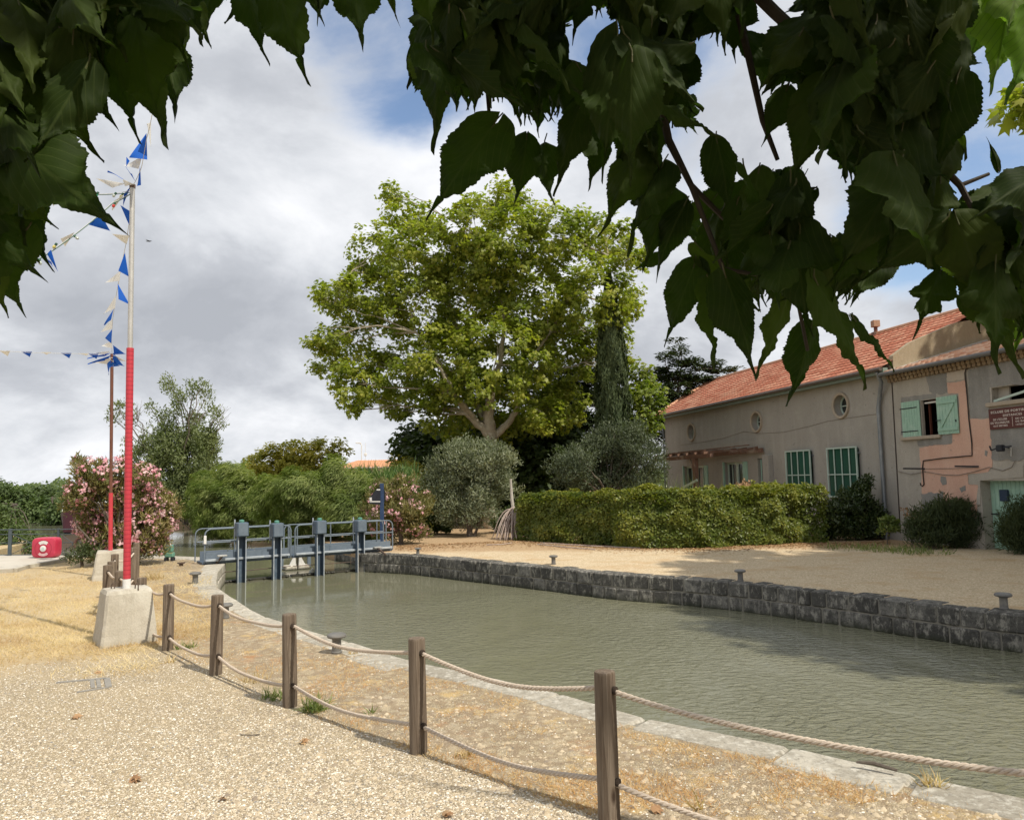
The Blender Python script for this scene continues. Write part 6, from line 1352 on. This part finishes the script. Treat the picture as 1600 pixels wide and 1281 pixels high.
# dry straw in the left field
nb_ = 52000; xy = scatter_px(nb_, -60, 330, 878, 1062, lambda x, y: (y > 897 or x > 90-(y-878)*1.5) and (y-878 < 190) and (x < 250 or y < 1000) and rng.random() < (1.0 if y < 1000 else max(0, (1062-y)/62)) and not (x > 300 and y < 900))
k = np.array([mnoise.noise(Vector((a*.8, b*.8, 0))) for a, b in xy]); keep = k+rng.normal(size=len(k))*.25 > -.22; xy = xy[keep]; n = len(xy)
P = np.concatenate([xy, np.full((n, 1), -.003)], 1); t_ = rdir(n)*1.0; t_[:, 2] = np.abs(t_[:, 2])*.45+.10
tag(cards('dry_straw', P, t_, rdir(n)*.5+[0, -.3, .6], .075*(.5+rng.random(n)), L_dry, None, 'tri', .09, np.clip(.45*rng.random(n)+.35+.9*np.array([mnoise.fractal(Vector((a*.7, b*.9, 2)), 1, 2, 4) for a, b in xy]), 0, 1)), 'short dry straw-coloured grass covering the field at the left', 'dry grass', kind='stuff')
# dry tufts and litter on the verge between rope fence and coping
xy = scatter_px(16000, 230, 1600, 880, 1281, lambda x, y: coping_y(x)+2 < y < np.interp(x, [226, 262, 336, 452, 652, 952, 1600], [940, 1020, 1057, 1108, 1180, 1285, 1290]) and mnoise.noise(Vector((*(G(x, y)[:2]*1.4), 0)))+.4*mnoise.noise(Vector((*(G(x, y)[:2]*5), 3)))+rng.normal()*.12 > .12)
n = len(xy); P = np.concatenate([xy, np.full((n, 1), -.002)], 1); t_ = rdir(n); t_[:, 2] = np.abs(t_[:, 2])*.45+.10
tag(cards('verge_straw', P, t_, rdir(n)*.5+[0, -.3, .6], .042*(.5+rng.random(n)), LEAF('rust_straw', (.42, .20, .08), (.56, .36, .16), (.64, .50, .27), .2, .8), None, 'tri', .10), 'dry orange and straw-coloured plants scattered over the verge behind the rope fence', 'dry grass', kind='stuff')
# loose pebbles over the near gravel (real stones)
m_peb, t = newmat('loose_pebble'); at = N(t, 'ShaderNodeAttribute', attribute_name='rnd').outputs['Fac']
finish(t, ramp(t, at, [(0, (.16, .14, .12)), (.18, (.42, .34, .24)), (.42, (.60, .52, .40)), (.62, (.50, .40, .26)), (.8, (.72, .66, .55)), (.93, (.84, .80, .72)), (1, (.18, .18, .18))]), .85, spec=.25)
def stones(name, xy, size, mat, label, z=0.0):
    n = len(xy); T = np.array([(1, 0, 0), (.3, .9, .1), (-.8, .55, 0), (-.8, -.5, .05), (.35, -.9, 0), (.1, .05, .62), (0, 0, -.3)]); F0 = np.array([(0, 1, 5), (1, 2, 5), (2, 3, 5), (3, 4, 5), (4, 0, 5)])
    a = rng.random(n)*6.283; s_ = size*(.4+.8*rng.random(n)**2); c_, q_ = np.cos(a), np.sin(a); sc2 = 1+.4*rng.normal(size=(n, 3))*.6
    X = T[None, :, 0]*sc2[:, 0:1]; Yv = T[None, :, 1]*sc2[:, 1:2]; Z = T[None, :, 2]*np.abs(sc2[:, 2:3])
    V = np.stack([(X*c_[:, None]-Yv*q_[:, None])*s_[:, None]+xy[:, 0:1], (X*q_[:, None]+Yv*c_[:, None])*s_[:, None]+xy[:, 1:2], Z*s_[:, None]+z], -1)
    F = (np.arange(n)[:, None, None]*7+F0[None]).reshape(-1, 3); return tag(np_mesh(name, V.reshape(-1, 3), F, np.repeat(rng.random(n), 5), mat), label, 'gravel', kind='stuff')
inland = lambda x, y: y > coping_y(x)+6
xy1 = scatter_px(52000, -40, 1640, 1020, 1300, lambda x, y: y > np.interp(x, [0, 290, 452, 652, 952, 1600], [1040, 1015, 1100, 1175, 1281, 1500]))
xy2 = scatter_px(8000, 240, 1640, 940, 1300, inland)
stones('pebbles', np.concatenate([xy1, xy2]), .0088, m_peb, 'pale loose pebbles lying over the near gravel')
m_chip, t = newmat('worn_cobble'); at = N(t, 'ShaderNodeAttribute', attribute_name='rnd').outputs['Fac']
finish(t, ramp(t, at, [(0, (.26, .21, .16)), (.5, (.46, .37, .25)), (1, (.58, .48, .34))]), .9, spec=.2)
xy3 = scatter_px(3400, 330, 1640, 950, 1300, inland); stones('cobble_chips', xy3, .026, m_chip, 'larger flat stone chips between the fence and the coping', -.004)
# brown leaf litter under the hedge and trees
xy = scatter_px(5200, 620, 1390, 843, 872, lambda x, y: y-np.interp(x, [620, 810, 960, 1094, 1218, 1390], [855, 846, 855, 857, 851, 848]) > -2 and y-np.interp(x, [620, 810, 960, 1094, 1218, 1390], [855, 846, 855, 857, 851, 848]) < abs(rng.normal())*4.0); n = len(xy)
tag(cards('leaf_litter', np.concatenate([xy, np.full((n, 1), .012)], 1), rdir(n)*[1, 1, .2], rdir(n)*.3+[0, 0, 1], .075, L_litter, None, 'diamond', .6), 'brown fallen leaves along the foot of the hedge and trees', 'leaf litter', kind='stuff')
# weeds in the gravel
wl = [(492, 1110, .10, 170, .20, L_weed, 'fresh green weed tuft beside the rope post in the gravel'), (430, 1090, .13, 120, .13, L_weed, 'low mixed weed patch between two rope posts'), (400, 1062, .15, 90, .10, L_dry, 'small dry weed patch behind the fourth rope post'), (725, 1182, .07, 70, .09, L_dry, 'small yellow dry tuft right of the second rope post'),
      (1458, 1228, .06, 60, .14, L_dry, 'thin dry grass tuft at the corner of the coping'), (580, 1112, .05, 26, .10, L_weed, 'tiny green sprig in the middle bay'), (265, 1035, .05, 24, .16, L_dry, 'thin dry stalks near the concrete block'), (290, 1012, .13, 90, .12, L_weed, 'low weeds to the right of the concrete block'), (240, 905, .22, 160, .25, L_dry, 'yellow dry grass tuft beyond the concrete block'), (1090, 1262, .03, 14, .16, L_dry, 'single dry stalks at the bottom edge'),
      (552, 1022, .06, 30, .10, L_dry, 'dry tuft by the near mooring bollard'), (385, 972, .06, 50, .1, L_dry, 'dry tuft at the edge of the curved coping')]
for (x, y, rr_, n_, h_, m_, l_) in wl: tuft('weed_tuft', l_, G(x, y), rr_, n_, h_, m_, .7, .012, 'weed')
for (x, y) in ((1330, 857), (1410, 862), (1440, 864), (1370, 858)): tuft('wall_grass', f'green grass fringe at the house foot near {"the round shrub" if x==1330 else "the lavender-like bush, left part" if x==1410 else "the lavender-like bush, right part" if x==1440 else "the drain pipe"}', G(x, y), .75, 170, .22, L_weed, .6, .02, 'grass', 'grass fringes along the house')
# drain cover, fallen leaves, sticks
r0_ = G(128, 1069); m_grate = MAT('grey_stone_slab', (.24, .225, .205), (.32, .30, .26), 14, .9, 70, .6, .006)
r = empty('drain_cover', r0_, 'worn grey drain cover half buried in the gravel', 'drain cover')
c_ = [G(88, 1066, .006), G(167, 1059, .006), G(170, 1073, .006), G(120, 1081, .006), G(92, 1078, .006)]
e1_ = (c_[1]-c_[0]); MB().bar(c_[0], c_[1], .022, .006).build('frame_bar', m_grate, r); MB().bar(c_[1], c_[2], .03, .006).build('frame_bar', m_grate, r); MB().bar(c_[2], c_[3], .018, .005).build('frame_bar', m_grate, r)
for k in range(2): a = c_[0]+(c_[1]-c_[0])*(.70+.12*k); MB().bar(a, a+(c_[2]-c_[1])*.92, .02, .004).build('slat', m_grate, r)
for k, (x, y, s_, tx, ty, l_) in enumerate(((1020-0, 1266, .07, 1, .1, 'curled brown fallen leaf near the bottom edge'), (205, 1218, .08, 1, .0, 'brown fallen leaf in the lower left gravel'), (113, 1121, .075, 1, .5, 'curled dark fallen leaf below the drain cover'), (470, 1160, .06, 1, .2, 'small brown fallen leaf left of the second post'), (150, 1050, .07, 1, -.2, 'reddish fallen leaf above the drain cover'), (694, 1275, .06, 1, .4, 'fallen leaf at the bottom edge near the first post'), (345, 1250, .05, .6, 1, 'tiny reddish leaf low in the gravel'))):
    n = 3; p = G(x, y, .012); P = np.array([p, p+[.01, .01, .01], p+[-.012, .0, .006]]); tg = np.tile(np.array([tx, ty, .05]), (3, 1))+rng.normal(size=(3, 3))*.15
    tag(cards('fallen_leaf', P, tg, np.tile([0, -.3, 1.], (3, 1))+rng.normal(size=(3, 3))*.3, s_, L_litter, None, 'lobed'), l_, 'leaf', 'fallen leaves on the gravel')
mb = MB(True); mb.tube([G(1338, 1190, .05), G(1365, 1192, .06), G(1402, 1203, .045)], [.008, .015, .010], 6); tag(mb.build('driftwood_stick', m_bark), 'dark stick lying on the pale coping beneath the upper rope', 'stick')
mb = MB(True); mb.tube([G(376, 1147, .01), G(392, 1148, .014), G(406, 1146.5, .01)], .005, 5); tag(mb.build('twig', m_bark), 'short straight twig in the gravel below the fourth post', 'twig')

# ------------------------------------------------------------ mulberry tree overhead
def MULB(name, stops, n1_, n2_, trans):
    m_mul, t = newmat(name); uvv = N(t, 'ShaderNodeAttribute', attribute_name='luv').outputs['Vector']; s3_ = N(t, 'ShaderNodeSeparateXYZ', {0: uvv}); u_ = s3_.outputs[0]; v_ = s3_.outputs[1]
    at = N(t, 'ShaderNodeAttribute', attribute_name='rnd').outputs['Fac']; au = mth(t, 'ABSOLUTE', u_)
    mid = N(t, 'ShaderNodeMapRange', {'Value': au, 'From Min': .012, 'From Max': .03, 'To Min': 1.0, 'To Max': 0.0}).outputs[0]
    fr = mth(t, 'FRACT', mth(t, 'MULTIPLY', mth(t, 'SUBTRACT', v_, mth(t, 'MULTIPLY', au, .95)), 7.5)); sv = mth(t, 'ABSOLUTE', mth(t, 'SUBTRACT', fr, .5))
    side = N(t, 'ShaderNodeMapRange', {'Value': sv, 'From Min': .03, 'From Max': .075, 'To Min': 1.0, 'To Max': 0.0}).outputs[0]
    fr2 = mth(t, 'FRACT', mth(t, 'MULTIPLY', mth(t, 'ADD', v_, mth(t, 'MULTIPLY', au, 1.4)), 26)); tin = mth(t, 'ABSOLUTE', mth(t, 'SUBTRACT', fr2, .5))
    vein = mth(t, 'MAXIMUM', mid, side)
    c = ramp(t, at, stops); c = mixc(t, .35, c, ramp(t, noise(t, objco(t), 9, 5, .6), [(.3, n1_), (.7, n2_)]))
    cv = mixc(t, mth(t, 'MULTIPLY', vein, .35), c, (.10, .135, .04)); tcv = mixc(t, 1.0, mixc(t, mth(t, 'MULTIPLY', vein, .6), c, (.02, .035, .01)), (1.5, 2.0, .55), 'MULTIPLY')
    hh_ = mth(t, 'ADD', mth(t, 'MULTIPLY', vein, -1.0), mth(t, 'MULTIPLY', sv, 1.6))
    def ex(s): tr = N(t, 'ShaderNodeBsdfTranslucent', {0: tcv}); return N(t, 'ShaderNodeMixShader', {0: trans, 1: s, 2: tr.outputs[0]}).outputs[0]
    finish(t, cv, .62, hh_, .22, .002, .12, extra=ex)
    return m_mul
m_mul = MULB('shaded_mulberry_leaf', [(0, (.018, .033, .008)), (.6, (.032, .055, .012)), (.85, (.05, .075, .016)), (1, (.08, .105, .022))], (.015, .03, .007), (.055, .08, .018), .40)  # shade under the crown is put into these dark leaf colours
def leaf_template(seed, wid=.5, nv=66, lobe=0, curl=.5, fold=.28, tail=.20):
    rs = random.Random(seed); us = [-1, -.8, -.6, -.35, -.14, 0, .14, .35, .6, .8, 1]; V = []; UV = []
    asym = [rs.uniform(.88, 1.1), rs.uniform(.88, 1.1)]; tw = rs.uniform(-.5, .5); wob = rs.uniform(0, 6); bow = rs.uniform(-.12, .12); hs = rs.uniform(.92, 1.08)
    for i in range(nv+1):
        v = i/nv; body = 1-tail
        if v < body: q = v/body; w_ = (max(0.0, math.sin(math.pi*min(1, q**.60)))**.85)*(1-.38*q**1.5)*.86 + .03
        else: q = min(1.0, (v-body)/tail); w_ = .085*(1-q)**1.3+.006
        if v < body: w_ = max(w_, .05)
        w_ *= wid*.88
        if lobe and v < body:
            w_ *= 1+lobe*(.30*math.exp(-((v-.30)/.07)**2)-.45*math.exp(-((v-.43)/.045)**2)+.1*math.exp(-((v-.55)/.06)**2))
        for u in us:
            sgn = 0 if u < 0 else 1; ser = 1+(rs.uniform(.02, .055)*((i % 2)*2-1) if (abs(u) == 1 and .05 < v < body) else 0)*(1 if i % 3 else .2); W_ = w_*asym[sgn]*ser
            x = u*W_; y = v*hs
            # heart-shaped base lobes
            y -= .16*math.exp(-(v/.12)**2)*abs(u)*(1-.2*abs(u))
            y += abs(u)*W_*.20*(1-v)
            z = -fold*abs(x)*(.6+.6*v) - curl*v*v*.35 + .035*math.sin(v*15+abs(u)*4+wob)*abs(u) + .012*math.cos(v*47-abs(u)*9)*abs(u)*(v < body)
            x += bow*v*v + (bow*2.2*max(0, v-body)**1.3) + tw*z*.4; V.append((x, y, z)); UV.append((u*min(1, w_*2.0), v, 0))
    m_ = len(us); F = [(i*m_+k, i*m_+k+1, (i+1)*m_+k+1, (i+1)*m_+k) for i in range(nv) for k in range(m_-1)]
    return np.array(V), np.array(F), np.array(UV)
TEMPL = [leaf_template(s, w_, lobe=l_, curl=c_, fold=f_) for s, (w_, l_, c_, f_) in enumerate(((.36, 0, .4, .3), (.40, 0, .7, .5), (.33, 0, .2, .65), (.42, 0, .5, .2), (.40, 1, .4, .3), (.36, .8, .9, .5), (.28, 0, 1.1, .9), (.44, 0, .1, .35), (.46, .6, .5, .25)))]
LV, LF, LU, LR = [], [], [], []; lofs = 0; PET = MB(True)
def put_leaf(base, tip, k, wscale=1.0, rnd_=None, face=None, pet=True):
    """base and tip in space; face: direction the upper side looks"""
    global lofs
    T, F, U = TEMPL[k]; base, tip = np.asarray(base, float), np.asarray(tip, float); y = tip-base; L = np.linalg.norm(y); y = y/L
    f_ = np.asarray(face if face is not None else rng.normal(size=3)*.5+[0, -.2, .8], float); z = f_-y*(f_@y); z /= np.linalg.norm(z)+1e-9; x = np.cross(y, z)
    # curl bends the tip off the straight line: correct so that tip lands where asked
    Vt = T.copy(); tipz = T[-6][2]; ang = math.atan2(tipz, 1.0); ca, sa = math.cos(-ang), math.sin(-ang); Y_ = Vt[:, 1]*ca-Vt[:, 2]*sa; Z_ = Vt[:, 1]*sa+Vt[:, 2]*ca
    sc3 = L/Y_[-6]; P = base+(Vt[:, 0:1]*wscale*x+Y_[:, None]*y+Z_[:, None]*z)*sc3
    LV.append(P); LF.append(F+lofs); LU.append(U); LR.append(np.full(len(F), rng.random() if rnd_ is None else rnd_)); lofs += len(P)
    if pet:
        b_ = base-y*.012*0; PET.tube([b_+y*L*.04, b_-y*L*.04+up*L*.01, b_-y*L*.09+up*L*.03+rng.normal(size=3)*L*.015], [.0015, .0014, .0012], 5)
def pleaf(bx, by, tx, ty, Y, k=None, ws=1.0, rnd_=None, dY=None, face=None):
    dY = rng.uniform(-.07, .05) if dY is None else dY
    put_leaf(D(bx, by, Y), D(tx, ty, Y+dY), rng.integers(0, len(TEMPL)) if k is None else k, ws, rnd_, face if face is not None else (rng.normal()*.65, -.75, .25+rng.normal()*.35))
KEY = [(212, 20, 263, 232, 1.15, 0, 1.0), (252, 50, 291, 190, 1.3, 2, .9), (160, 40, 224, 222, 1.2, 3, .9), (90, 70, 187, 204, 1.2, 0, 1.0), (45, 110, 164, 253, 1.05, 7, .9), (0, 210, 203, 367, 1.0, 0, .95), (70, 180, 134, 276, 1.15, 1, .9), (15, 290, 84, 362, 1.1, 8, 1.0),
       (10, 300, 88, 420, 1.2, 3, .9), (-60, 330, 76, 441, 1.0, 0, 1.0), (-20, 380, 38, 498, 1.15, 1, 1.0), (-30, 400, 14, 497, 1.1, 7, .9), (290, -60, 314, 75, 1.2, 1, .9), (270, -30, 344, 72, 1.3, 2, .9), (230, -50, 304, 108, 1.1, 3, 1.0),
       (385, -25, 402, 103, 1.3, 6, 1.15), (428, -50, 488, 127, 1.25, 3, 1.0), (400, -50, 358, 38, 1.4, 2, .8), (546, -60, 568, 80, 1.3, 7, .8), (600, -60, 617, 46, 1.25, 6, .8), (470, -50, 508, 42, 1.3, 0, .9), (330, -60, 330, 58, 1.4, 2, .8), (510, -60, 500, 38, 1.35, 3, .7),
       (705, 20, 672, 242, 1.15, 1, .95), (772, 195, 673, 346, 1.15, 3, 1.0), (700, -20, 641, 140, 1.3, 5, .9), (823, 215, 814, 325, 1.3, 2, 1.15), (851, 225, 849, 325, 1.35, 6, 1.25), (908, 165, 866, 308, 1.2, 0, .9), (940, 200, 917, 298, 1.3, 1, .9), (965, 60, 948, 284, 1.05, 3, .8),
       (988, 90, 985, 290, 1.0, 7, .85), (1000, 220, 950, 372, 1.2, 2, .9), (1035, 260, 985, 402, 1.2, 5, .9), (1050, 300, 1000, 425, 1.25, 1, 1.0), (1070, 320, 1010, 436, 1.2, 6, 1.1), (1040, 395, 985, 425, 1.3, 7, .6), (1085, 415, 1043, 542, 1.2, 3, .85), (1108, 445, 1118, 580, 1.15, 7, .85),
       (1133, 430, 1178, 596, 1.1, 1, .85), (1215, 410, 1222, 505, 1.2, 3, .9), (1228, 465, 1180, 592, 1.15, 0, .85), (1268, 512, 1240, 638, 1.2, 2, 1.0), (1275, 440, 1357, 606, 1.0, 3, .85), (1335, 500, 1399, 580, 1.05, 3, .5), (1250, 360, 1255, 530, 1.05, 8, 1.0), (1240, 330, 1170, 455, 1.1, 1, .9),
       (1405, 262, 1300, 450, 1.0, 3, .8), (1400, 255, 1440, 412, .95, 8, 1.25), (1380, 380, 1330, 480, 1.2, 7, 1.0), (1430, 350, 1480, 445, 1.2, 3, 1.0), (1470, 425, 1430, 532, 1.15, 5, .9), (1555, 420, 1542, 580, 1.05, 4, 1.0), (1515, 410, 1600, 592, 1.1, 0, .8), (1595, 315, 1508, 400, 1.1, 4, 1.0),
       (1580, 390, 1630, 540, 1.1, 3, 1.0), (1560, 265, 1545, 212, 1.15, 6, .6), (1630, 270, 1510, 345, 1.0, 1, .9), (1440, 95, 1518, 247, 1.1, 3, 1.0), (1430, 30, 1530, 150, 1.1, 5, .9), (1400, 170, 1472, 260, 1.2, 7, .9), (1300, 120, 1230, 300, 1.1, 0, 1.0), (1230, 140, 1190, 230, 1.2, 7, .9), (1440, -20, 1470, 55, 1.3, 4, 1.0), (1120, 220, 1150, 345, 1.2, 2, 1.0)]
for (bx, by, tx, ty, Y, k, ws) in KEY: pleaf(bx, by, tx, ty, Y*1.05, k, ws*.88, face=(rng.normal()*.35, -.85, .25))
def in_poly(x, y, poly):
    c = False; n = len(poly)
    for i in range(n):
        (x1, y1), (x2, y2) = poly[i], poly[i-1]
        if (y1 > y) != (y2 > y) and x < (x2-x1)*(y-y1)/(y2-y1)+x1: c = not c
    return c
PL1 = [(-80, -120), (325, -120), (300, 55), (262, 120), (190, 130), (110, 150), (105, 240), (95, 300), (60, 400), (0, 455), (-80, 480)]
PR1 = [(655, -120), (1480, -120), (1500, 60), (1490, 205), (1450, 250), (1480, 290), (1500, 380), (1440, 400), (1370, 410), (1340, 480), (1255, 480), (1180, 500), (1090, 470), (1040, 410), (1005, 350), (985, 270), (950, 240), (890, 205), (790, 225), (745, 200), (690, 170), (655, 110)]
PR2 = [(1500, 300), (1700, 280), (1700, 560), (1560, 540), (1480, 470)]
gaps = [(775, 205, 16), (930, 75, 20), (1100, 100, 14), (1145, 160, 22), (1215, 225, 26), (1090, 270, 28), (1235, 215, 26), (1300, 330, 20), (1210, 25, 14), (1340, 330, 16), (1060, 420, 8)]
def fill(poly, n, Y0, Y1, lenr=(92, 165), bright=None):
    xs_ = [p[0] for p in poly]; ys_ = [p[1] for p in poly]; c = 0; tries = 0
    while c < n and tries < n*60:
        tries += 1; x = rng.uniform(min(xs_), max(xs_)); y = rng.uniform(min(ys_), max(ys_)); Y = rng.uniform(Y0, Y1); L = rng.uniform(*lenr)*1.15/Y; a = rng.normal()*.42+(-.12 if x > 800 else .25)
        tx, ty = x+L*math.sin(a), y+L*math.cos(a); mx_, my_ = (x+tx)/2, (y+ty)/2
        if not (in_poly(x, y, poly) and in_poly(tx, ty, poly) or in_poly(tx, ty, poly) and y < 40 and in_poly(mx_, my_, poly)): continue
        if any(math.hypot(mx_-g[0], my_-g[1]) < g[2]+48 or math.hypot(tx-g[0], ty-g[1]) < g[2]+20 or math.hypot(x-g[0], y-g[1]) < g[2]+20 for g in gaps): continue
        pleaf(x, y, tx, ty, Y, None, rng.uniform(.8, 1.05)); c += 1
fill(PL1, 300, 1.05, 1.9); fill(PR1, 1250, 1.05, 2.2); fill(PR2, 95, 1.1, 1.7)
fill([(330, -120), (650, -120), (640, 14), (480, 22), (340, 14)], 34, 1.3, 2.0, (70, 120))
# crown volume out of the frame: above, behind and to the right, shading the hanging leaves
cc_ = 0
coarse = (TEMPL[3][0].reshape(67, 11, 3)[::22, ::5].reshape(-1, 3), None)
Tn = coarse[0]; kk = 3; Fc_ = np.array([(i*kk+j, i*kk+j+1, (i+1)*kk+j+1, (i+1)*kk+j) for i in range(3) for j in range(2)])
NC = 9000; Pc = np.stack([rng.uniform(-4.2, 5.2, NC*3), rng.uniform(-4.6, 2.6, NC*3), rng.uniform(2.5, 5.6, NC*3)], 1)
u1 = (Pc[:, 0]-.3)/4.6; u2 = (Pc[:, 1]+1.3)/3.9; u3 = (Pc[:, 2]-3.9)/1.7; ok = (u1**2+u2**2+u3**2 < 1.0)
q3 = Pc-CO; zc_ = q3@fw; pxx = PW/2+FPX*(q3@RV)/np.maximum(zc_, .05); pyy = PH/2-FPX*(q3@UV)/np.maximum(zc_, .05)
ok &= ~((zc_ > .05) & (pyy > -330)) ; ok &= ~((np.linalg.norm(q3, axis=1) < .9)); ok &= ~((Pc[:, 2] < 2.9) & (zc_ > -1.0)); ok &= Pc[:, 1]+.5*Pc[:, 2] < 3.9
Pc = Pc[ok][:NC]; n = len(Pc); print('crown leaves', n)
mul = empty('mulberry_tree', (1.2, -1.9, 0), 'large mulberry tree overhead whose big dark toothed leaves hang into the top of the view', 'tree')
b, t_, nn_ = frames(n, rdir(n)*.5+[0, 0, 1.], rdir(n)*[1, 1, .5]-[0, 0, .4]); sz = .17*(.8+.4*rng.random(n))
V2 = Pc[:, None, :]+sz[:, None, None]*(Tn[None, :, 0:1]*b[:, None]+Tn[None, :, 1:2]*t_[:, None]+Tn[None, :, 2:3]*nn_[:, None])
np_mesh('upper_crown', V2.reshape(-1, 3), (np.arange(n)[:, None, None]*len(Tn)+Fc_[None]).reshape(-1, 4), np.repeat(rng.random(n), 6), L_dark, mul)
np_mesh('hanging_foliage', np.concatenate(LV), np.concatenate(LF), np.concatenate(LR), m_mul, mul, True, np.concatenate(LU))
PET.build('leaf_stalks', MAT('leaf_stalk', (.07, .09, .03), (.09, .07, .03), 9, .6), mul)
mb = MB(True); tb = np.array([1.2, -1.9, 0])
mb.tube([tb-[0, 0, .2], tb+[0, 0, .1], tb+[.05, .05, 1.2], tb+[.0, .1, 2.3]], [.30, .24, .2, .2], 16, caps=False)
fk2 = tb+[0, .1, 2.3]
for e_ in ([-2.6, .8, 3.7], [-1.2, 1.2, 4.2], [1.0, 1.1, 4.3], [3.6, .8, 4.0], [3.2, -3.0, 4.4], [-1.5, -3.4, 4.3]): limb(mb, fk2, e_, .12, .03, .12, 10, 8)
mb.build('trunk', m_bark, mul)
m_twig = MAT('twig_bark', (.05, .04, .03), (.07, .055, .04), 9, .8)
def twig(px, Y, r0_, r1_):
    pts = [D(x, y, Y+.0) for x, y in px]; mb = MB(True); mb.tube(pts, list(np.linspace(r0_, r1_, len(pts))), 7); mb.build('twig', m_twig, mul)
for px_l, Y, a, b in (([(900, -380), (1040, -150), (1210, 20), (1330, 130), (1430, 220), (1500, 290), (1522, 332)], 1.25, .014, .004), ([(900, -380), (980, -120), (1020, 100), (1045, 220), (1080, 290), (1150, 360)], 1.3, .012, .004), ([(1120, -120), (1170, 90), (1192, 190), (1215, 250)], 1.35, .008, .004),
                      ([(700, -300), (745, -60), (758, 90), (765, 190)], 1.3, .009, .003), ([(100, -380), (110, -120), (60, 60), (10, 200), (-30, 340)], 1.2, .012, .006), ([(200, -300), (190, -60), (230, 10)], 1.25, .008, .004), ([(1500, 290), (1545, 272)], 1.25, .004, .003), ([(1700, -100), (1720, 100), (1680, 260), (1600, 330), (1570, 420)], 1.3, .005, .002), ([(1080, 290), (1130, 420), (1240, 440), (1262, 548)], 1.25, .005, .003), ([(380, -300), (440, -60)], 1.35, .008, .004)): twig(px_l, Y, a, b)
# mulberry sprays at the top right corner, sunlight put into their lighter leaf colour
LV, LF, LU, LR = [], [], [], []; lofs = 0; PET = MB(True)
m_mul_sunlit = MULB('sunlit_mulberry_leaf', [(0, (.06, .12, .018)), (.6, (.09, .16, .022)), (1, (.14, .20, .035))], (.05, .10, .015), (.12, .18, .03), .45)
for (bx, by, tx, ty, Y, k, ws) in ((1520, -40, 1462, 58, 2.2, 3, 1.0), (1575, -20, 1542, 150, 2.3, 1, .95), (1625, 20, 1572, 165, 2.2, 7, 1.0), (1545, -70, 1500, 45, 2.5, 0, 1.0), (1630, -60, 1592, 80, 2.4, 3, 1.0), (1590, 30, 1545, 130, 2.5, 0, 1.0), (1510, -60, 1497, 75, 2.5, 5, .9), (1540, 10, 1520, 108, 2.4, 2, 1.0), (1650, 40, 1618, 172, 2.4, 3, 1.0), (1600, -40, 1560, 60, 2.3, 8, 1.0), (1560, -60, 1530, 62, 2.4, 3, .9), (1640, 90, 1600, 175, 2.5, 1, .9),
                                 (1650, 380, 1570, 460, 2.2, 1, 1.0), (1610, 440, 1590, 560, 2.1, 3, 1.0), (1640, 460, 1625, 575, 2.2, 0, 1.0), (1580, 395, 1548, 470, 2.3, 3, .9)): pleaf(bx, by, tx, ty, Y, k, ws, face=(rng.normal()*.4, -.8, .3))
o = empty('mulberry_branch', D(1590, -100, 3.1), 'bright sunlit mulberry leaves reaching in at the top right corner', 'branch')
np_mesh('foliage', np.concatenate(LV), np.concatenate(LF), np.concatenate(LR), m_mul_sunlit, o, True, np.concatenate(LU)); PET.build('leaf_stalks', m_bark, o)
mb = MB(True); mb.tube([D(1500, -260, 3.2), D(1600, -200, 3.1), D(1780, -160, 3.0), (4.6, 2.0, 4.6), (5.2, -1.5, 4.2)], [.01, .02, .03, .05, .08], 8); mb.build('bough', m_bark, o)
# plane trees standing outside the frame on the right: they shade the yard
for (x, y, z, R, l_) in ((16.2, 10.2, 9.5, 5.0, 'unseen plane tree standing off to the right, nearer the basin'), (21.5, 15.0, 10.5, 5.0, 'unseen plane tree standing off to the right before the plaster house')):
    bb = [((x+rng.normal()*R*.45, y+rng.normal()*R*.45, z+rng.normal()*R*.3), R*.5) for _ in range(18)]
    if x < 18: bb += [(D(1655, 130, 15.5), .75), (D(1628, 175, 15), .4)]
    tree('plane_tree', l_, (x, y, 0), (x, y, z-4), bb, dict(per_area=1.9, rc=.7, leaves=44, flat=.7, shell=.3), (.30, 1, 'lobed'), (L_plane, m_pbark), .35, group=None, twigs=.5)
